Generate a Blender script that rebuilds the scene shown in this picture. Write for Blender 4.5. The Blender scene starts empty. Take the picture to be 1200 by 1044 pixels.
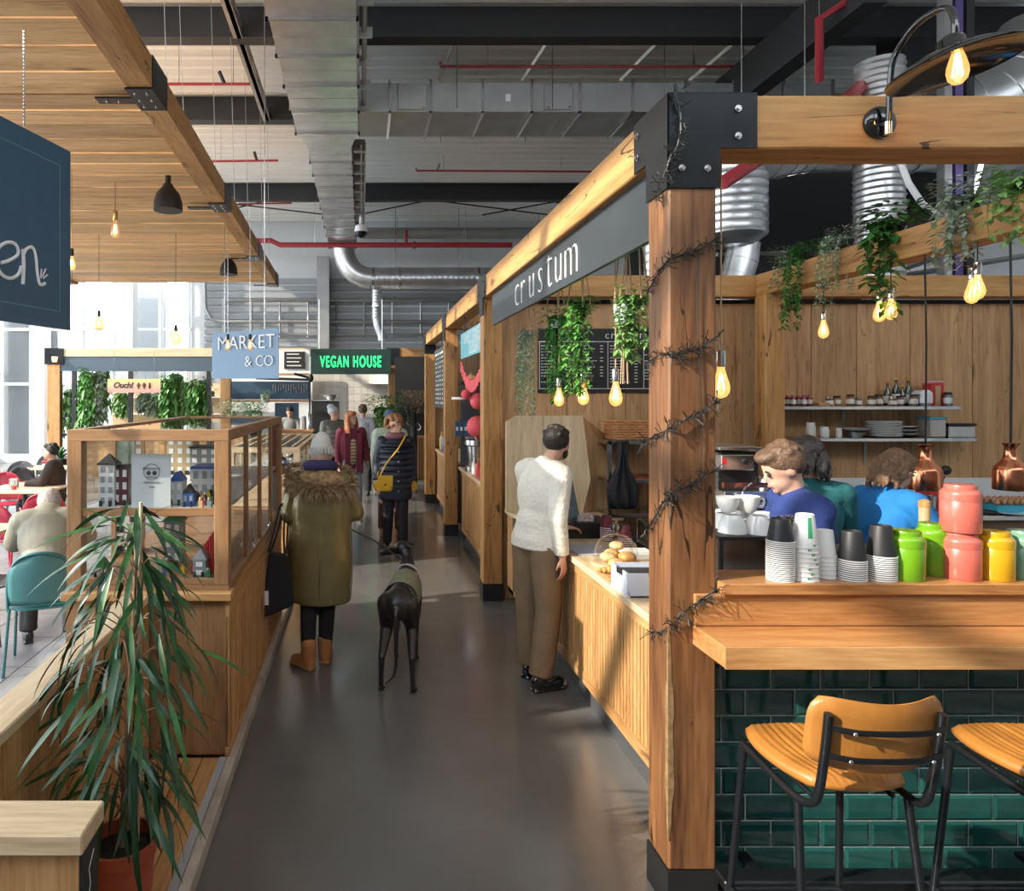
import bpy, math, random
from mathutils import Vector, Matrix, Euler
random.seed(7)
SC = bpy.context.scene
COL = SC.collection
R = math.radians
# ---------------------------------------------------------------- camera, world, sun, exposure
H = 1.95                                   # eye height
cam = bpy.data.cameras.new('camera')
cam.sensor_width = 36.0; cam.lens = 24.0; cam.sensor_fit = 'HORIZONTAL'
cam.shift_x = (600 - 424) / 1200; cam.shift_y = (464 - 522) / 1200
cam.clip_start = 0.05; cam.clip_end = 200
camo = bpy.data.objects.new('camera', cam); COL.objects.link(camo)
camo.location = (0, 0, H); camo.rotation_euler = (R(90), 0, 0)
SC.camera = camo
w = bpy.data.worlds.new('world'); SC.world = w; w.use_nodes = True
bg = w.node_tree.nodes['Background']
bg.inputs[0].default_value = (0.86, 0.93, 1.0, 1); bg.inputs[1].default_value = 4.4
sun = bpy.data.lights.new('sun', 'SUN'); sun.energy = 5.8; sun.angle = R(0.6); sun.color = (1.0, 0.90, 0.76)
suno = bpy.data.objects.new('sun', sun); COL.objects.link(suno)
suno.rotation_euler = Vector((-1, -0.35, 0.6)).to_track_quat('Z', 'Y').to_euler()
SC.view_settings.view_transform = 'Standard'; SC.view_settings.look = 'None'
SC.view_settings.gamma = 1; SC.view_settings.use_curve_mapping = False
SC.view_settings.exposure = 0.46
SC.cycles.max_bounces = 8; SC.cycles.diffuse_bounces = 5; SC.cycles.glossy_bounces = 3
SC.cycles.transparent_max_bounces = 16; SC.cycles.sample_clamp_indirect = 6
SC.cycles.caustics_reflective = False; SC.cycles.caustics_refractive = False

def P(x, y, Y):
    "a point of the place: photograph column and row seen at distance Y"
    return Vector(((x - 424) * Y / 800, Y, H - (y - 464) * Y / 800))

# ---------------------------------------------------------------- mesh builder
ORG = {}                                    # world origin of every container while building
class MB:
    def __init__(s): s.v = []; s.f = []
    def add(s, vs, fs):
        b = len(s.v); s.v += [tuple(v) for v in vs]; s.f += [tuple(b + i for i in f) for f in fs]; return s
    def box(s, x0, x1, y0, y1, z0, z1, bev=0.0, M=None):
        if x0 > x1: x0, x1 = x1, x0
        if y0 > y1: y0, y1 = y1, y0
        if z0 > z1: z0, z1 = z1, z0
        if bev <= 0:
            vs = [Vector((x, y, z)) for x in (x0, x1) for y in (y0, y1) for z in (z0, z1)]
            fs = [(0,1,3,2),(4,6,7,5),(0,4,5,1),(2,3,7,6),(0,2,6,4),(1,5,7,3)]
        else:
            b = min(bev, (x1-x0)*.49, (y1-y0)*.49, (z1-z0)*.49)
            vs = []; idx = {}
            for i, x in enumerate((x0, x1)):
                for j, y in enumerate((y0, y1)):
                    for k, z in enumerate((z0, z1)):
                        sx, sy, sz = (1-2*i), (1-2*j), (1-2*k)
                        idx[i,j,k,'x'] = len(vs); vs.append(Vector((x, y+sy*b, z+sz*b)))
                        idx[i,j,k,'y'] = len(vs); vs.append(Vector((x+sx*b, y, z+sz*b)))
                        idx[i,j,k,'z'] = len(vs); vs.append(Vector((x+sx*b, y+sy*b, z)))
            fs = []
            g = idx
            for i in (0,1):
                q = [g[i,0,0,'x'], g[i,0,1,'x'], g[i,1,1,'x'], g[i,1,0,'x']]; fs.append(q if i == 0 else q[::-1])
                q = [g[0,i,0,'y'], g[1,i,0,'y'], g[1,i,1,'y'], g[0,i,1,'y']]; fs.append(q if i == 0 else q[::-1])
                q = [g[0,0,i,'z'], g[0,1,i,'z'], g[1,1,i,'z'], g[1,0,i,'z']]; fs.append(q if i == 0 else q[::-1])
            for i in (0,1):
                for j in (0,1):
                    fl = (i + j) % 2
                    q = [g[i,j,0,'x'], g[i,j,0,'y'], g[i,j,1,'y'], g[i,j,1,'x']]; fs.append(q if fl == 0 else q[::-1])
                    q = [g[i,0,j,'z'], g[i,0,j,'x'], g[i,1,j,'x'], g[i,1,j,'z']]; fs.append(q if fl == 0 else q[::-1])
                    q = [g[0,i,j,'y'], g[0,i,j,'z'], g[1,i,j,'z'], g[1,i,j,'y']]; fs.append(q if fl == 0 else q[::-1])
            for i in (0,1):
                for j in (0,1):
                    for k in (0,1):
                        q = [g[i,j,k,'x'], g[i,j,k,'y'], g[i,j,k,'z']]
                        fs.append(q if (i+j+k) % 2 else q[::-1])
        if M is not None: vs = [M @ v for v in vs]
        return s.add(vs, fs)
    def tube(s, pts, r, n=8, caps=True, rs=None, sx=1.0):
        pts = [Vector(p) for p in pts]; m = len(pts)
        if rs is None: rs = [r] * m
        up = None; rings = []
        for i, p in enumerate(pts):
            d = (pts[min(i+1, m-1)] - pts[max(i-1, 0)])
            d = d.normalized() if d.length > 1e-9 else Vector((0,0,1))
            if up is None:
                a = Vector((0,0,1)) if abs(d.z) < .9 else Vector((1,0,0))
                u = d.cross(a).normalized()
            else:
                u = (up - d * up.dot(d)); u = u.normalized() if u.length > 1e-6 else d.orthogonal().normalized()
            up = u; v = d.cross(u)
            rings.append([p + (u*math.cos(t)*sx + v*math.sin(t)) * rs[i] for t in [2*math.pi*k/n for k in range(n)]])
        vs = [q for rg in rings for q in rg]; fs = []
        for i in range(m-1):
            for k in range(n):
                a = i*n+k; b = i*n+(k+1) % n
                fs.append((a, b, b+n, a+n))
        if caps: fs.append(tuple(range(n-1, -1, -1))); fs.append(tuple((m-1)*n+k for k in range(n)))
        return s.add(vs, fs)
    def lathe(s, prof, c=(0,0,0), n=20, M=None, caps=True):
        c = Vector(c); vs = []; fs = []
        for (r, z) in prof:
            for k in range(n):
                t = 2*math.pi*k/n; vs.append(Vector((r*math.cos(t), r*math.sin(t), z)))
        for i in range(len(prof)-1):
            for k in range(n):
                a = i*n+k; b = i*n+(k+1) % n; fs.append((a, b, b+n, a+n))
        if caps:
            if prof[0][0] > 1e-5: fs.append(tuple(range(n-1, -1, -1)))
            if prof[-1][0] > 1e-5: fs.append(tuple((len(prof)-1)*n+k for k in range(n)))
        if M is not None: vs = [M @ v for v in vs]
        return s.add([v + c for v in vs], fs)
    def ell(s, c, rad, n=12, m=8, M=None):
        pr = [(math.sin(math.pi*i/m), -math.cos(math.pi*i/m)) for i in range(m+1)]
        pr[0] = (1e-4, -1); pr[-1] = (1e-4, 1)
        S = Matrix.Diagonal((*rad, 1))
        return s.lathe(pr, c, n, (M @ S) if M is not None else S, caps=False)
    def cap(s, p0, r0, p1, r1, n=12, sx=1.0):
        "tapered capsule"
        p0 = Vector(p0); p1 = Vector(p1); d = (p1-p0)
        if d.length < 1e-6: return s.ell(p0, (r0, r0, r0))
        dn = d.normalized()
        pts = [p0-dn*r0*.95, p0-dn*r0*.7, p0-dn*r0*.3, p0, p1, p1+dn*r1*.3, p1+dn*r1*.7, p1+dn*r1*.95]
        rs = [r0*.3, r0*.72, r0*.95, r0, r1, r1*.95, r1*.72, r1*.3]
        return s.tube(pts, 0, n, True, rs, sx)
    def prism(s, poly, axis, d0, d1):
        "extrude a polygon: axis x -> poly is (y,z); y -> (x,z); z -> (x,y)"
        def pt(a, b, d): return {'x': (d, a, b), 'y': (a, d, b), 'z': (a, b, d)}[axis]
        n = len(poly); vs = [pt(a, b, d0) for a, b in poly] + [pt(a, b, d1) for a, b in poly]
        fs = [tuple(range(n-1, -1, -1)), tuple(range(n, 2*n))] + [(i, (i+1) % n, n+(i+1) % n, n+i) for i in range(n)]
        return s.add(vs, fs)
    def quad(s, a, b, c, d): return s.add([a, b, c, d], [(0,1,2,3)])
    def mesh(s, name, mat=None, smooth=None, off=None):
        me = bpy.data.meshes.new(name)
        vs = s.v if off is None else [(x-off[0], y-off[1], z-off[2]) for x, y, z in s.v]
        me.from_pydata(vs, [], s.f); me.validate(); me.update()
        import bmesh
        bm = bmesh.new(); bm.from_mesh(me); bmesh.ops.recalc_face_normals(bm, faces=bm.faces); bm.to_mesh(me); bm.free()
        if mat is not None: me.materials.append(mat)
        if smooth is not None:
            me.polygons.foreach_set('use_smooth', [True]*len(me.polygons))
            me.set_sharp_from_angle(angle=R(smooth))
        return me
    def build(s, name, mat, parent=None, smooth=None, label=None):
        off = ORG.get(parent.name) if parent is not None else None
        o = bpy.data.objects.new(name, s.mesh(name, mat, smooth, off)); COL.objects.link(o)
        if parent is not None: o.parent = parent; ORG[o.name] = off
        if label: o['label'] = label
        return o
    def place(s, name, mat, loc, label, cat, group=None, smooth=None):
        "a thing that is one mesh, with its origin at loc"
        o = bpy.data.objects.new(name, s.mesh(name, mat, smooth, Vector(loc))); COL.objects.link(o); o.location = loc
        ORG[o.name] = Vector(loc)
        return tag(o, label, cat, group)
def tag(o, label=None, cat=None, group=None, kind=None):
    if label: o['label'] = label
    if cat: o['category'] = cat
    if group: o['group'] = group
    if kind: o['kind'] = kind
    return o
def thing(name, loc, label, cat, group=None):
    o = bpy.data.objects.new(name, None); COL.objects.link(o); o.location = loc; o.empty_display_size = .05
    ORG[o.name] = Vector(loc)
    return tag(o, label, cat, group)
def struct(name, mb, mat, smooth=None):
    return tag(mb.build(name, mat, None, smooth), kind='structure')
KIDS = {}
def copy_tree(o, parent=None):
    c = o.copy(); COL.objects.link(c)
    if parent is not None: c.parent = parent
    for ch in list(o.children): copy_tree(ch, c)
    return c
def copy_thing(o, loc, label, rz=None, group=None, scale=None):
    c = copy_tree(o); c.location = loc; c['label'] = label
    if rz is not None: c.rotation_euler.z = rz
    if group: c['group'] = group
    if scale: c.scale = (scale,)*3
    return c
def live(o, voxel, smooth=6, f=.6):
    m = o.modifiers.new('remesh', 'REMESH'); m.mode = 'VOXEL'; m.voxel_size = voxel; m.use_smooth_shade = True
    if smooth:
        q = o.modifiers.new('smooth', 'SMOOTH'); q.iterations = smooth; q.factor = f
    return o
def text_mb(body, size, thick=.004, font_off=0.0, spacing=1.0, align='CENTER', shear=0.0):
    cu = bpy.data.curves.new('t', 'FONT'); cu.body = body; cu.size = size; cu.extrude = thick/2; cu.align_x = align
    cu.space_character = spacing; cu.offset = font_off; cu.resolution_u = 3; cu.shear = shear
    o = bpy.data.objects.new('t', cu); COL.objects.link(o)
    dg = bpy.context.evaluated_depsgraph_get()
    me = bpy.data.meshes.new_from_object(o.evaluated_get(dg))
    mb = MB(); mb.v = [tuple(v.co) for v in me.vertices]; mb.f = [tuple(p.vertices) for p in me.polygons]
    bpy.data.objects.remove(o); bpy.data.curves.remove(cu); bpy.data.meshes.remove(me)
    return mb
def xf(mb, M):
    mb.v = [tuple(M @ Vector(v)) for v in mb.v]; return mb
def frame_M(o, ux, uy):
    ux = Vector(ux).normalized(); uy = Vector(uy).normalized(); uz = ux.cross(uy)
    M = Matrix((ux, uy, uz)).transposed().to_4x4(); M.translation = Vector(o); return M

# ---------------------------------------------------------------- materials
def _nt(name):
    m = bpy.data.materials.new(name); m.use_nodes = True; nt = m.node_tree
    return m, nt, nt.nodes['Principled BSDF']
def N(nt, t, **k):
    n = nt.nodes.new(t)
    for a, b in k.items(): setattr(n, a, b)
    return n
def L(nt, a, b): nt.links.new(a, b)
def ramp(nt, fac, stops):
    r = N(nt, 'ShaderNodeValToRGB'); e = r.color_ramp.elements
    e[0].position, e[0].color = stops[0][0], (*stops[0][1], 1)
    e[1].position, e[1].color = stops[-1][0], (*stops[-1][1], 1)
    for p, c in stops[1:-1]:
        q = e.new(p); q.color = (*c, 1)
    L(nt, fac, r.inputs[0]); return r
def mat(name, col, rough=.5, metal=0.0, var=.0, scale=8.0, bump=0.0, bscale=60.0, spec=.5, coat=0.0, emit=None, es=1.0, rnd=0.0):
    m, nt, b = _nt(name)
    b.inputs['Base Color'].default_value = (*col, 1); b.inputs['Roughness'].default_value = rough
    b.inputs['Metallic'].default_value = metal; b.inputs['Specular IOR Level'].default_value = spec
    b.inputs['Coat Weight'].default_value = coat
    if emit: b.inputs['Emission Color'].default_value = (*emit, 1); b.inputs['Emission Strength'].default_value = es
    tc = N(nt, 'ShaderNodeTexCoord')
    src = None
    if var > 0:
        no = N(nt, 'ShaderNodeTexNoise'); no.inputs['Scale'].default_value = scale; no.inputs['Detail'].default_value = 5
        L(nt, tc.outputs['Object'], no.inputs['Vector'])
        d = tuple(c*(1-var) for c in col); l = tuple(min(1, c*(1+var)) for c in col)
        src = ramp(nt, no.outputs[0], [(.3, d), (.7, l)]).outputs[0]
    if rnd > 0:
        oi = N(nt, 'ShaderNodeObjectInfo'); hs = N(nt, 'ShaderNodeHueSaturation'); mr = N(nt, 'ShaderNodeMapRange')
        mr.inputs[3].default_value = 1-rnd; mr.inputs[4].default_value = 1+rnd
        L(nt, oi.outputs['Random'], mr.inputs[0]); L(nt, mr.outputs[0], hs.inputs['Value'])
        if src: L(nt, src, hs.inputs['Color'])
        else: hs.inputs['Color'].default_value = (*col, 1)
        src = hs.outputs[0]
    if src: L(nt, src, b.inputs['Base Color'])
    if bump > 0:
        n2 = N(nt, 'ShaderNodeTexNoise'); n2.inputs['Scale'].default_value = bscale; n2.inputs['Detail'].default_value = 3
        L(nt, tc.outputs['Object'], n2.inputs['Vector'])
        bp = N(nt, 'ShaderNodeBump'); bp.inputs['Strength'].default_value = bump; bp.inputs['Distance'].default_value = .01
        L(nt, n2.outputs[0], bp.inputs['Height']); L(nt, bp.outputs[0], b.inputs['Normal'])
    return m
def wood(name, light, mid, dark, axis='z', sc=1.0, rough=.5, crack=0.0, rnd=.08, knots=True, coat=0.0):
    m, nt, b = _nt(name)
    b.inputs['Roughness'].default_value = rough; b.inputs['Coat Weight'].default_value = coat
    b.inputs['Coat Roughness'].default_value = .15
    tc = N(nt, 'ShaderNodeTexCoord'); oi = N(nt, 'ShaderNodeObjectInfo')
    ad = N(nt, 'ShaderNodeVectorMath', operation='ADD'); L(nt, tc.outputs['Object'], ad.inputs[0])
    cx = N(nt, 'ShaderNodeCombineXYZ')
    mu = N(nt, 'ShaderNodeMath', operation='MULTIPLY'); mu.inputs[1].default_value = 37.0
    L(nt, oi.outputs['Random'], mu.inputs[0])
    for i in range(3): L(nt, mu.outputs[0], cx.inputs[i])
    L(nt, cx.outputs[0], ad.inputs[1])
    mp = N(nt, 'ShaderNodeMapping'); s = {'x': (.08,1,1), 'y': (1,.08,1), 'z': (1,1,.08)}[axis]
    mp.inputs['Scale'].default_value = tuple(q*sc for q in s); L(nt, ad.outputs[0], mp.inputs[0])
    n1 = N(nt, 'ShaderNodeTexNoise'); n1.inputs['Scale'].default_value = 7; n1.inputs['Detail'].default_value = 6; n1.inputs['Roughness'].default_value = .6
    n1.inputs['Distortion'].default_value = 1.2; L(nt, mp.outputs[0], n1.inputs['Vector'])
    n2 = N(nt, 'ShaderNodeTexNoise'); n2.inputs['Scale'].default_value = 75; n2.inputs['Detail'].default_value = 4; L(nt, mp.outputs[0], n2.inputs['Vector'])
    mx = N(nt, 'ShaderNodeMath', operation='MULTIPLY_ADD'); mx.inputs[1].default_value = .38; L(nt, n2.outputs[0], mx.inputs[0])
    m2 = N(nt, 'ShaderNodeMath', operation='MULTIPLY'); m2.inputs[1].default_value = .62; L(nt, n1.outputs[0], m2.inputs[0]); L(nt, m2.outputs[0], mx.inputs[2])
    rp = ramp(nt, mx.outputs[0], [(.33, dark), (.47, mid), (.64, light)])
    col = rp.outputs[0]
    if knots:
        mk = N(nt, 'ShaderNodeMapping'); k = {'x': (.35,1,1), 'y': (1,.35,1), 'z': (1,1,.35)}[axis]; mk.inputs['Scale'].default_value = k
        L(nt, ad.outputs[0], mk.inputs[0])
        vo = N(nt, 'ShaderNodeTexVoronoi'); vo.inputs['Scale'].default_value = 2.3; L(nt, mk.outputs[0], vo.inputs['Vector'])
        kr = ramp(nt, vo.outputs['Distance'], [(.045, tuple(c*.3 for c in dark)), (.11, (1,1,1))])
        mm = N(nt, 'ShaderNodeMix', data_type='RGBA', blend_type='MULTIPLY'); mm.inputs[0].default_value = .75
        L(nt, col, mm.inputs[6]); L(nt, kr.outputs[0], mm.inputs[7]); col = mm.outputs[2]
    hgt = mx.outputs[0]
    if crack > 0:
        mc = N(nt, 'ShaderNodeMapping'); s = {'x': (.1,1,1), 'y': (1,.1,1), 'z': (1,1,.1)}[axis]; mc.inputs['Scale'].default_value = s
        L(nt, ad.outputs[0], mc.inputs[0])
        nc = N(nt, 'ShaderNodeTexNoise'); nc.inputs['Scale'].default_value = 9; nc.inputs['Detail'].default_value = 3; L(nt, mc.outputs[0], nc.inputs['Vector'])
        ab = N(nt, 'ShaderNodeMath', operation='SUBTRACT'); ab.inputs[1].default_value = .5; L(nt, nc.outputs[0], ab.inputs[0])
        a2 = N(nt, 'ShaderNodeMath', operation='ABSOLUTE'); L(nt, ab.outputs[0], a2.inputs[0])
        nm = N(nt, 'ShaderNodeTexNoise'); nm.inputs['Scale'].default_value = 3; L(nt, ad.outputs[0], nm.inputs['Vector'])
        mr = N(nt, 'ShaderNodeMapRange'); mr.inputs[1].default_value = .5; mr.inputs[2].default_value = .62; mr.inputs[3].default_value = 0; mr.inputs[4].default_value = .012
        L(nt, nm.outputs[0], mr.inputs[0])
        lt = N(nt, 'ShaderNodeMath', operation='LESS_THAN'); L(nt, a2.outputs[0], lt.inputs[0]); L(nt, mr.outputs[0], lt.inputs[1])
        mm = N(nt, 'ShaderNodeMix', data_type='RGBA'); L(nt, col, mm.inputs[6]); mm.inputs[7].default_value = (*[c*.22 for c in dark], 1)
        mf = N(nt, 'ShaderNodeMath', operation='MULTIPLY'); mf.inputs[1].default_value = crack; L(nt, lt.outputs[0], mf.inputs[0]); L(nt, mf.outputs[0], mm.inputs[0])
        col = mm.outputs[2]
    hs = N(nt, 'ShaderNodeHueSaturation'); mr = N(nt, 'ShaderNodeMapRange'); mr.inputs[3].default_value = 1-rnd; mr.inputs[4].default_value = 1+rnd
    L(nt, oi.outputs['Random'], mr.inputs[0]); L(nt, mr.outputs[0], hs.inputs['Value']); L(nt, col, hs.inputs['Color'])
    L(nt, hs.outputs[0], b.inputs['Base Color'])
    bp = N(nt, 'ShaderNodeBump'); bp.inputs['Strength'].default_value = .25; bp.inputs['Distance'].default_value = .006
    L(nt, hgt, bp.inputs['Height']); L(nt, bp.outputs[0], b.inputs['Normal'])
    return m
def glass(name, tint=(.93,.97,.96), refl=1.0):
    m = bpy.data.materials.new(name); m.use_nodes = True; nt = m.node_tree; nt.nodes.clear()
    o = N(nt, 'ShaderNodeOutputMaterial'); mi = N(nt, 'ShaderNodeMixShader'); t = N(nt, 'ShaderNodeBsdfTransparent'); g = N(nt, 'ShaderNodeBsdfGlossy')
    t.inputs[0].default_value = (*tint, 1); g.inputs['Roughness'].default_value = .02
    fr = N(nt, 'ShaderNodeFresnel'); fr.inputs[0].default_value = 1.5
    mu = N(nt, 'ShaderNodeMath', operation='MULTIPLY'); mu.inputs[1].default_value = refl; L(nt, fr.outputs[0], mu.inputs[0])
    L(nt, mu.outputs[0], mi.inputs[0]); L(nt, t.outputs[0], mi.inputs[1]); L(nt, g.outputs[0], mi.inputs[2]); L(nt, mi.outputs[0], o.inputs[0])
    return m
def emis(name, col, s):
    m, nt, b = _nt(name); b.inputs['Base Color'].default_value = (*col, 1)
    b.inputs['Emission Color'].default_value = (*col, 1); b.inputs['Emission Strength'].default_value = s; return m
def bulbglass(name, col, s, tint=(.95, .8, .55)):
    m = bpy.data.materials.new(name); m.use_nodes = True; nt = m.node_tree; nt.nodes.clear()
    o = N(nt, 'ShaderNodeOutputMaterial'); mi = N(nt, 'ShaderNodeMixShader'); t = N(nt, 'ShaderNodeBsdfTransparent'); g = N(nt, 'ShaderNodeBsdfGlossy')
    e = N(nt, 'ShaderNodeEmission'); e.inputs[0].default_value = (*col, 1); e.inputs[1].default_value = s
    ad = N(nt, 'ShaderNodeAddShader'); t.inputs[0].default_value = (*tint, 1); g.inputs['Roughness'].default_value = .03
    mi.inputs[0].default_value = .12
    L(nt, t.outputs[0], mi.inputs[1]); L(nt, g.outputs[0], mi.inputs[2]); L(nt, mi.outputs[0], ad.inputs[0]); L(nt, e.outputs[0], ad.inputs[1]); L(nt, ad.outputs[0], o.inputs[0])
    return m
OL, OM, OD = (.62,.36,.15), (.47,.245,.09), (.28,.13,.04)
ORD = 'lowest second third fourth fifth sixth seventh eighth ninth tenth eleventh twelfth thirteenth fourteenth fifteenth sixteenth seventeenth eighteenth nineteenth twentieth'.split()
oak = {a: wood('oak_'+a, OL, OM, OD, a, 1.0, .5) for a in 'xyz'}
PL, PM, PD = (.60,.33,.12), (.46,.225,.07), (.24,.10,.03)
beam = {a: wood('timber_'+a, PL, PM, PD, a, .7, .55, crack=.9, rnd=.06) for a in 'xyz'}
old = wood('weathered_timber', (.27,.125,.048), (.155,.066,.025), (.06,.023,.010), 'z', .8, .5, crack=.9, rnd=.03)
panel = wood('oak_panel', (.62,.37,.18), (.48,.27,.12), (.30,.15,.06), 'z', .6, .55, crack=.35, rnd=.10)
canopy = wood('canopy_board', (.78,.50,.24), (.62,.36,.15), (.38,.19,.07), 'x', .9, .6, rnd=.24)
pale = {a: wood('pale_oak_'+a, (.78,.62,.41), (.66,.49,.30), (.50,.34,.19), a, 1.0, .45, knots=False) for a in 'xyz'}
barwood = wood('bar_wood', (.55,.28,.11), (.40,.18,.06), (.24,.09,.03), 'x', 1.3, .32, knots=False, coat=.3)
cabw = {a: wood('cabinet_oak_'+a, (.38,.21,.10), (.29,.15,.065), (.19,.09,.04), a, 1.2, .42, knots=False) for a in 'xyz'}
black = mat('black_steel', (.018,.020,.023), .35, .6, var=.2, scale=5)
blackp = mat('black_paint', (.012,.012,.013), .5)
rubber = mat('black_rubber', (.012,.012,.012), .7)
dsteel = mat('dark_beam_paint', (.022,.023,.025), .6)
galv = mat('galvanised_steel', (.60,.61,.62), .32, .9, var=.14, scale=3, bump=.05, bscale=8)
galvd = mat('galvanised_steel_dull', (.36,.36,.35), .5, .8, var=.12, scale=2)
steel = mat('brushed_steel', (.62,.62,.62), .25, 1.0, var=.06, scale=20)
chrome = mat('chrome', (.8,.8,.8), .08, 1.0)
white = mat('white_paint', (.80,.80,.79), .5)
offw = mat('off_white', (.72,.71,.67), .55)
grey = mat('grey_paint', (.38,.39,.40), .5)
redp = mat('red_pipe_paint', (.35,.03,.04), .35)
glz = glass('window_glass', (.97,.98,.98), .8)
cabg = glass('cabinet_glass', (.95,.97,.97), 1.0)
copper = mat('copper', (.70,.27,.14), .2, 1.0, var=.1, scale=10)
navy = mat('navy_board', (.055,.115,.185), .4, var=.05)
leafg = [mat('leaf_green_%d' % i, c, .42, var=.25, scale=20, rnd=.25) for i, c in enumerate([(.05,.20,.035), (.11,.30,.06), (.20,.38,.12), (.30,.40,.27), (.40,.48,.38)])]
# ================================================================ the hall
fl, nt, b = _nt('resin_floor')
tc = N(nt, 'ShaderNodeTexCoord')
n1 = N(nt, 'ShaderNodeTexNoise'); n1.inputs['Scale'].default_value = .9; n1.inputs['Detail'].default_value = 6; L(nt, tc.outputs['Object'], n1.inputs['Vector'])
L(nt, ramp(nt, n1.outputs[0], [(.3, (.105,.102,.100)), (.7, (.165,.158,.152))]).outputs[0], b.inputs['Base Color'])
rr = N(nt, 'ShaderNodeMapRange'); rr.inputs[3].default_value = .14; rr.inputs[4].default_value = .28; b.inputs['Coat Weight'].default_value = .45; b.inputs['Coat Roughness'].default_value = .12; L(nt, n1.outputs[0], rr.inputs[0]); L(nt, rr.outputs[0], b.inputs['Roughness'])
n2 = N(nt, 'ShaderNodeTexNoise'); n2.inputs['Scale'].default_value = 95; n2.inputs['Detail'].default_value = 2; L(nt, tc.outputs['Object'], n2.inputs['Vector'])
bp = N(nt, 'ShaderNodeBump'); bp.inputs['Strength'].default_value = .32; bp.inputs['Distance'].default_value = .004
L(nt, n2.outputs[0], bp.inputs['Height']); L(nt, bp.outputs[0], b.inputs['Normal'])
floor = struct('floor', MB().box(-10.8, 9, -2.2, 20.3, -.2, 0), fl)
tilem = mat('grey_floor_tile', (.27,.27,.28), .35, var=.12, scale=4, rnd=.07)
tm = MB().box(.004, .596, .004, .596, 0, .006).mesh('floor_tile', tilem)
for i in range(10):
    for j in range(17):
        o = bpy.data.objects.new('floor_tile', tm); COL.objects.link(o); o.location = (-7.25+i*.6, 1.9+j*.6, 0); o.parent = floor
# ceiling: trapezoid steel deck, ribs running across the aisle
mb = MB(); prof = []
y = -2.2
while y < 20.3:
    prof += [(y, 7.15), (y+.15, 7.15), (y+.18, 7.06), (y+.27, 7.06)]; y += .30
vs = []; fs = []
for (yy, zz) in prof: vs += [(-5.3, yy, zz), (9, yy, zz)]
for i in range(len(prof)-1): fs.append((2*i, 2*i+1, 2*i+3, 2*i+2))
mb.add(vs, fs); mb.box(-5.3, 9, -2.2, 20.3, 7.16, 7.3)
struct('ceiling', mb, mat('deck_white', (.80,.81,.79), .5))
# walls
wallm = mat('plaster_grey_white', (.60,.61,.62), .7, var=.04)
struct('wall_right', MB().box(8.8, 9, -2.2, 20.3, 0, 7.1), wallm)
mb = MB().box(-5.0, 9, 20, 20.2, 0, 7.12); mb.box(-10.8, -5.0, 20, 20.2, 5.9, 7.12); mb.box(-10.8, -5, 20, 20.2, 0, .25)
wb = struct('wall_back', mb, mat('back_wall_white', (.66,.67,.68), .7, var=.03))
mb = MB()
for i in range(10): mb.box(-4.6, 8.8, 19.93, 20.0, 3.35+i*.21, 3.49+i*.21)
mb.build('cladding', mat('grey_cladding', (.33,.34,.35), .5), wb)
# back-left glazing
fr = MB()
for x in (-10.7, -9.2, -8.2, -6.9, -5.9, -5.08): fr.box(x-.05, x+.05, 19.95, 20.1, .25, 5.9)
for z in (2.3, 3.9, 5.85): fr.box(-10.7, -5, 19.96, 20.08, z-.04, z+.04)
w1 = struct('window_1', fr, white); MB().box(-10.7, -5, 20.05, 20.06, .25, 5.9).build('pane', glz, w1)
mb = MB().box(-10.6, -9.0, 20.2, 20.3, 0, 6.2).box(-7.9, -6.2, 21.6, 21.8, 0, 6.2).box(-5.6, -4.0, 22.6, 22.8, 0, 6.2).box(-12, -3, 23, 23.2, 0, 2.4)
struct('wall_outside', mb, grey)
for i, x in enumerate((-9.0, -6.55)):
    MB().box(x-.22, x+.22, 18.9, 19.3, 0, 6.9, .02).place('white_column', white, (x, 19.1, 0),
        ['wide white building column in front of the glazing, left of the plant stall', 'wide white building column in front of the glazing, above the plant stall'][i], 'column')
# left glazed facade
fr = MB()
for i in range(11): fr.box(-10.8, -10.65, -2.2+i*2.25-.045, -2.2+i*2.25+.045, 0, 7.1)
for z in (.1, 2.6, 4.9): fr.box(-10.8, -10.66, -2.2, 20.2, z-.06, z+.06)
struct('wall_left_sun_block', MB().box(-10.8, -10.66, -2.2, .75, 5.7, 7.1), mat('left_band', (.5,.5,.5), .6))  # unseen solid band, added to keep sun off the near aisle floor
w2 = struct('window_2', fr, white); MB().box(-10.74, -10.73, -2.2, 20.2, 0, 7.0).build('pane', glz, w2)
# unseen roof opening with bars, added to let sun onto the beams
fr = MB()
for i in range(12): fr.box(-10.8, -5.3, -2.2+i*2.04-.05, -2.2+i*2.04+.05, 7.1, 7.28)
fr.box(-5.4, -5.25, -2.2, 20.3, 6.95, 7.3); fr.box(-8.1, -8.0, -2.2, 20.3, 7.12, 7.26)
w3 = struct('roof_sun_opening', fr, grey)
# front of the hall behind the camera: glazing below and above a solid band
mb = MB().box(-10.8, -2, -2.2, -2.0, 0, 3.72).box(-2, 9, -2.2, -2.0, 0, 5.4)
wf = struct('wall_front_light_block', mb, mat('band_grey', (.30,.31,.32), .6))
fr = MB()
for x in (-10.7, -8.9, -7.6, -6.3, -5.25, -3.6, -2.2, 0, 2.2, 4.4, 6.6, 8.9):
    fr.box(x-.04, x+.04, -2.15, -2.05, 3.72, 7.0)
for z in (5.0, 6.3): fr.box(-10.8, 9, -2.14, -2.06, z-.03, z+.03)
w4 = struct('window_4', fr, grey)
struct('trim_1', MB().box(-10.8, 9, -2.2, -2, 7.0, 7.14), grey)

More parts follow.
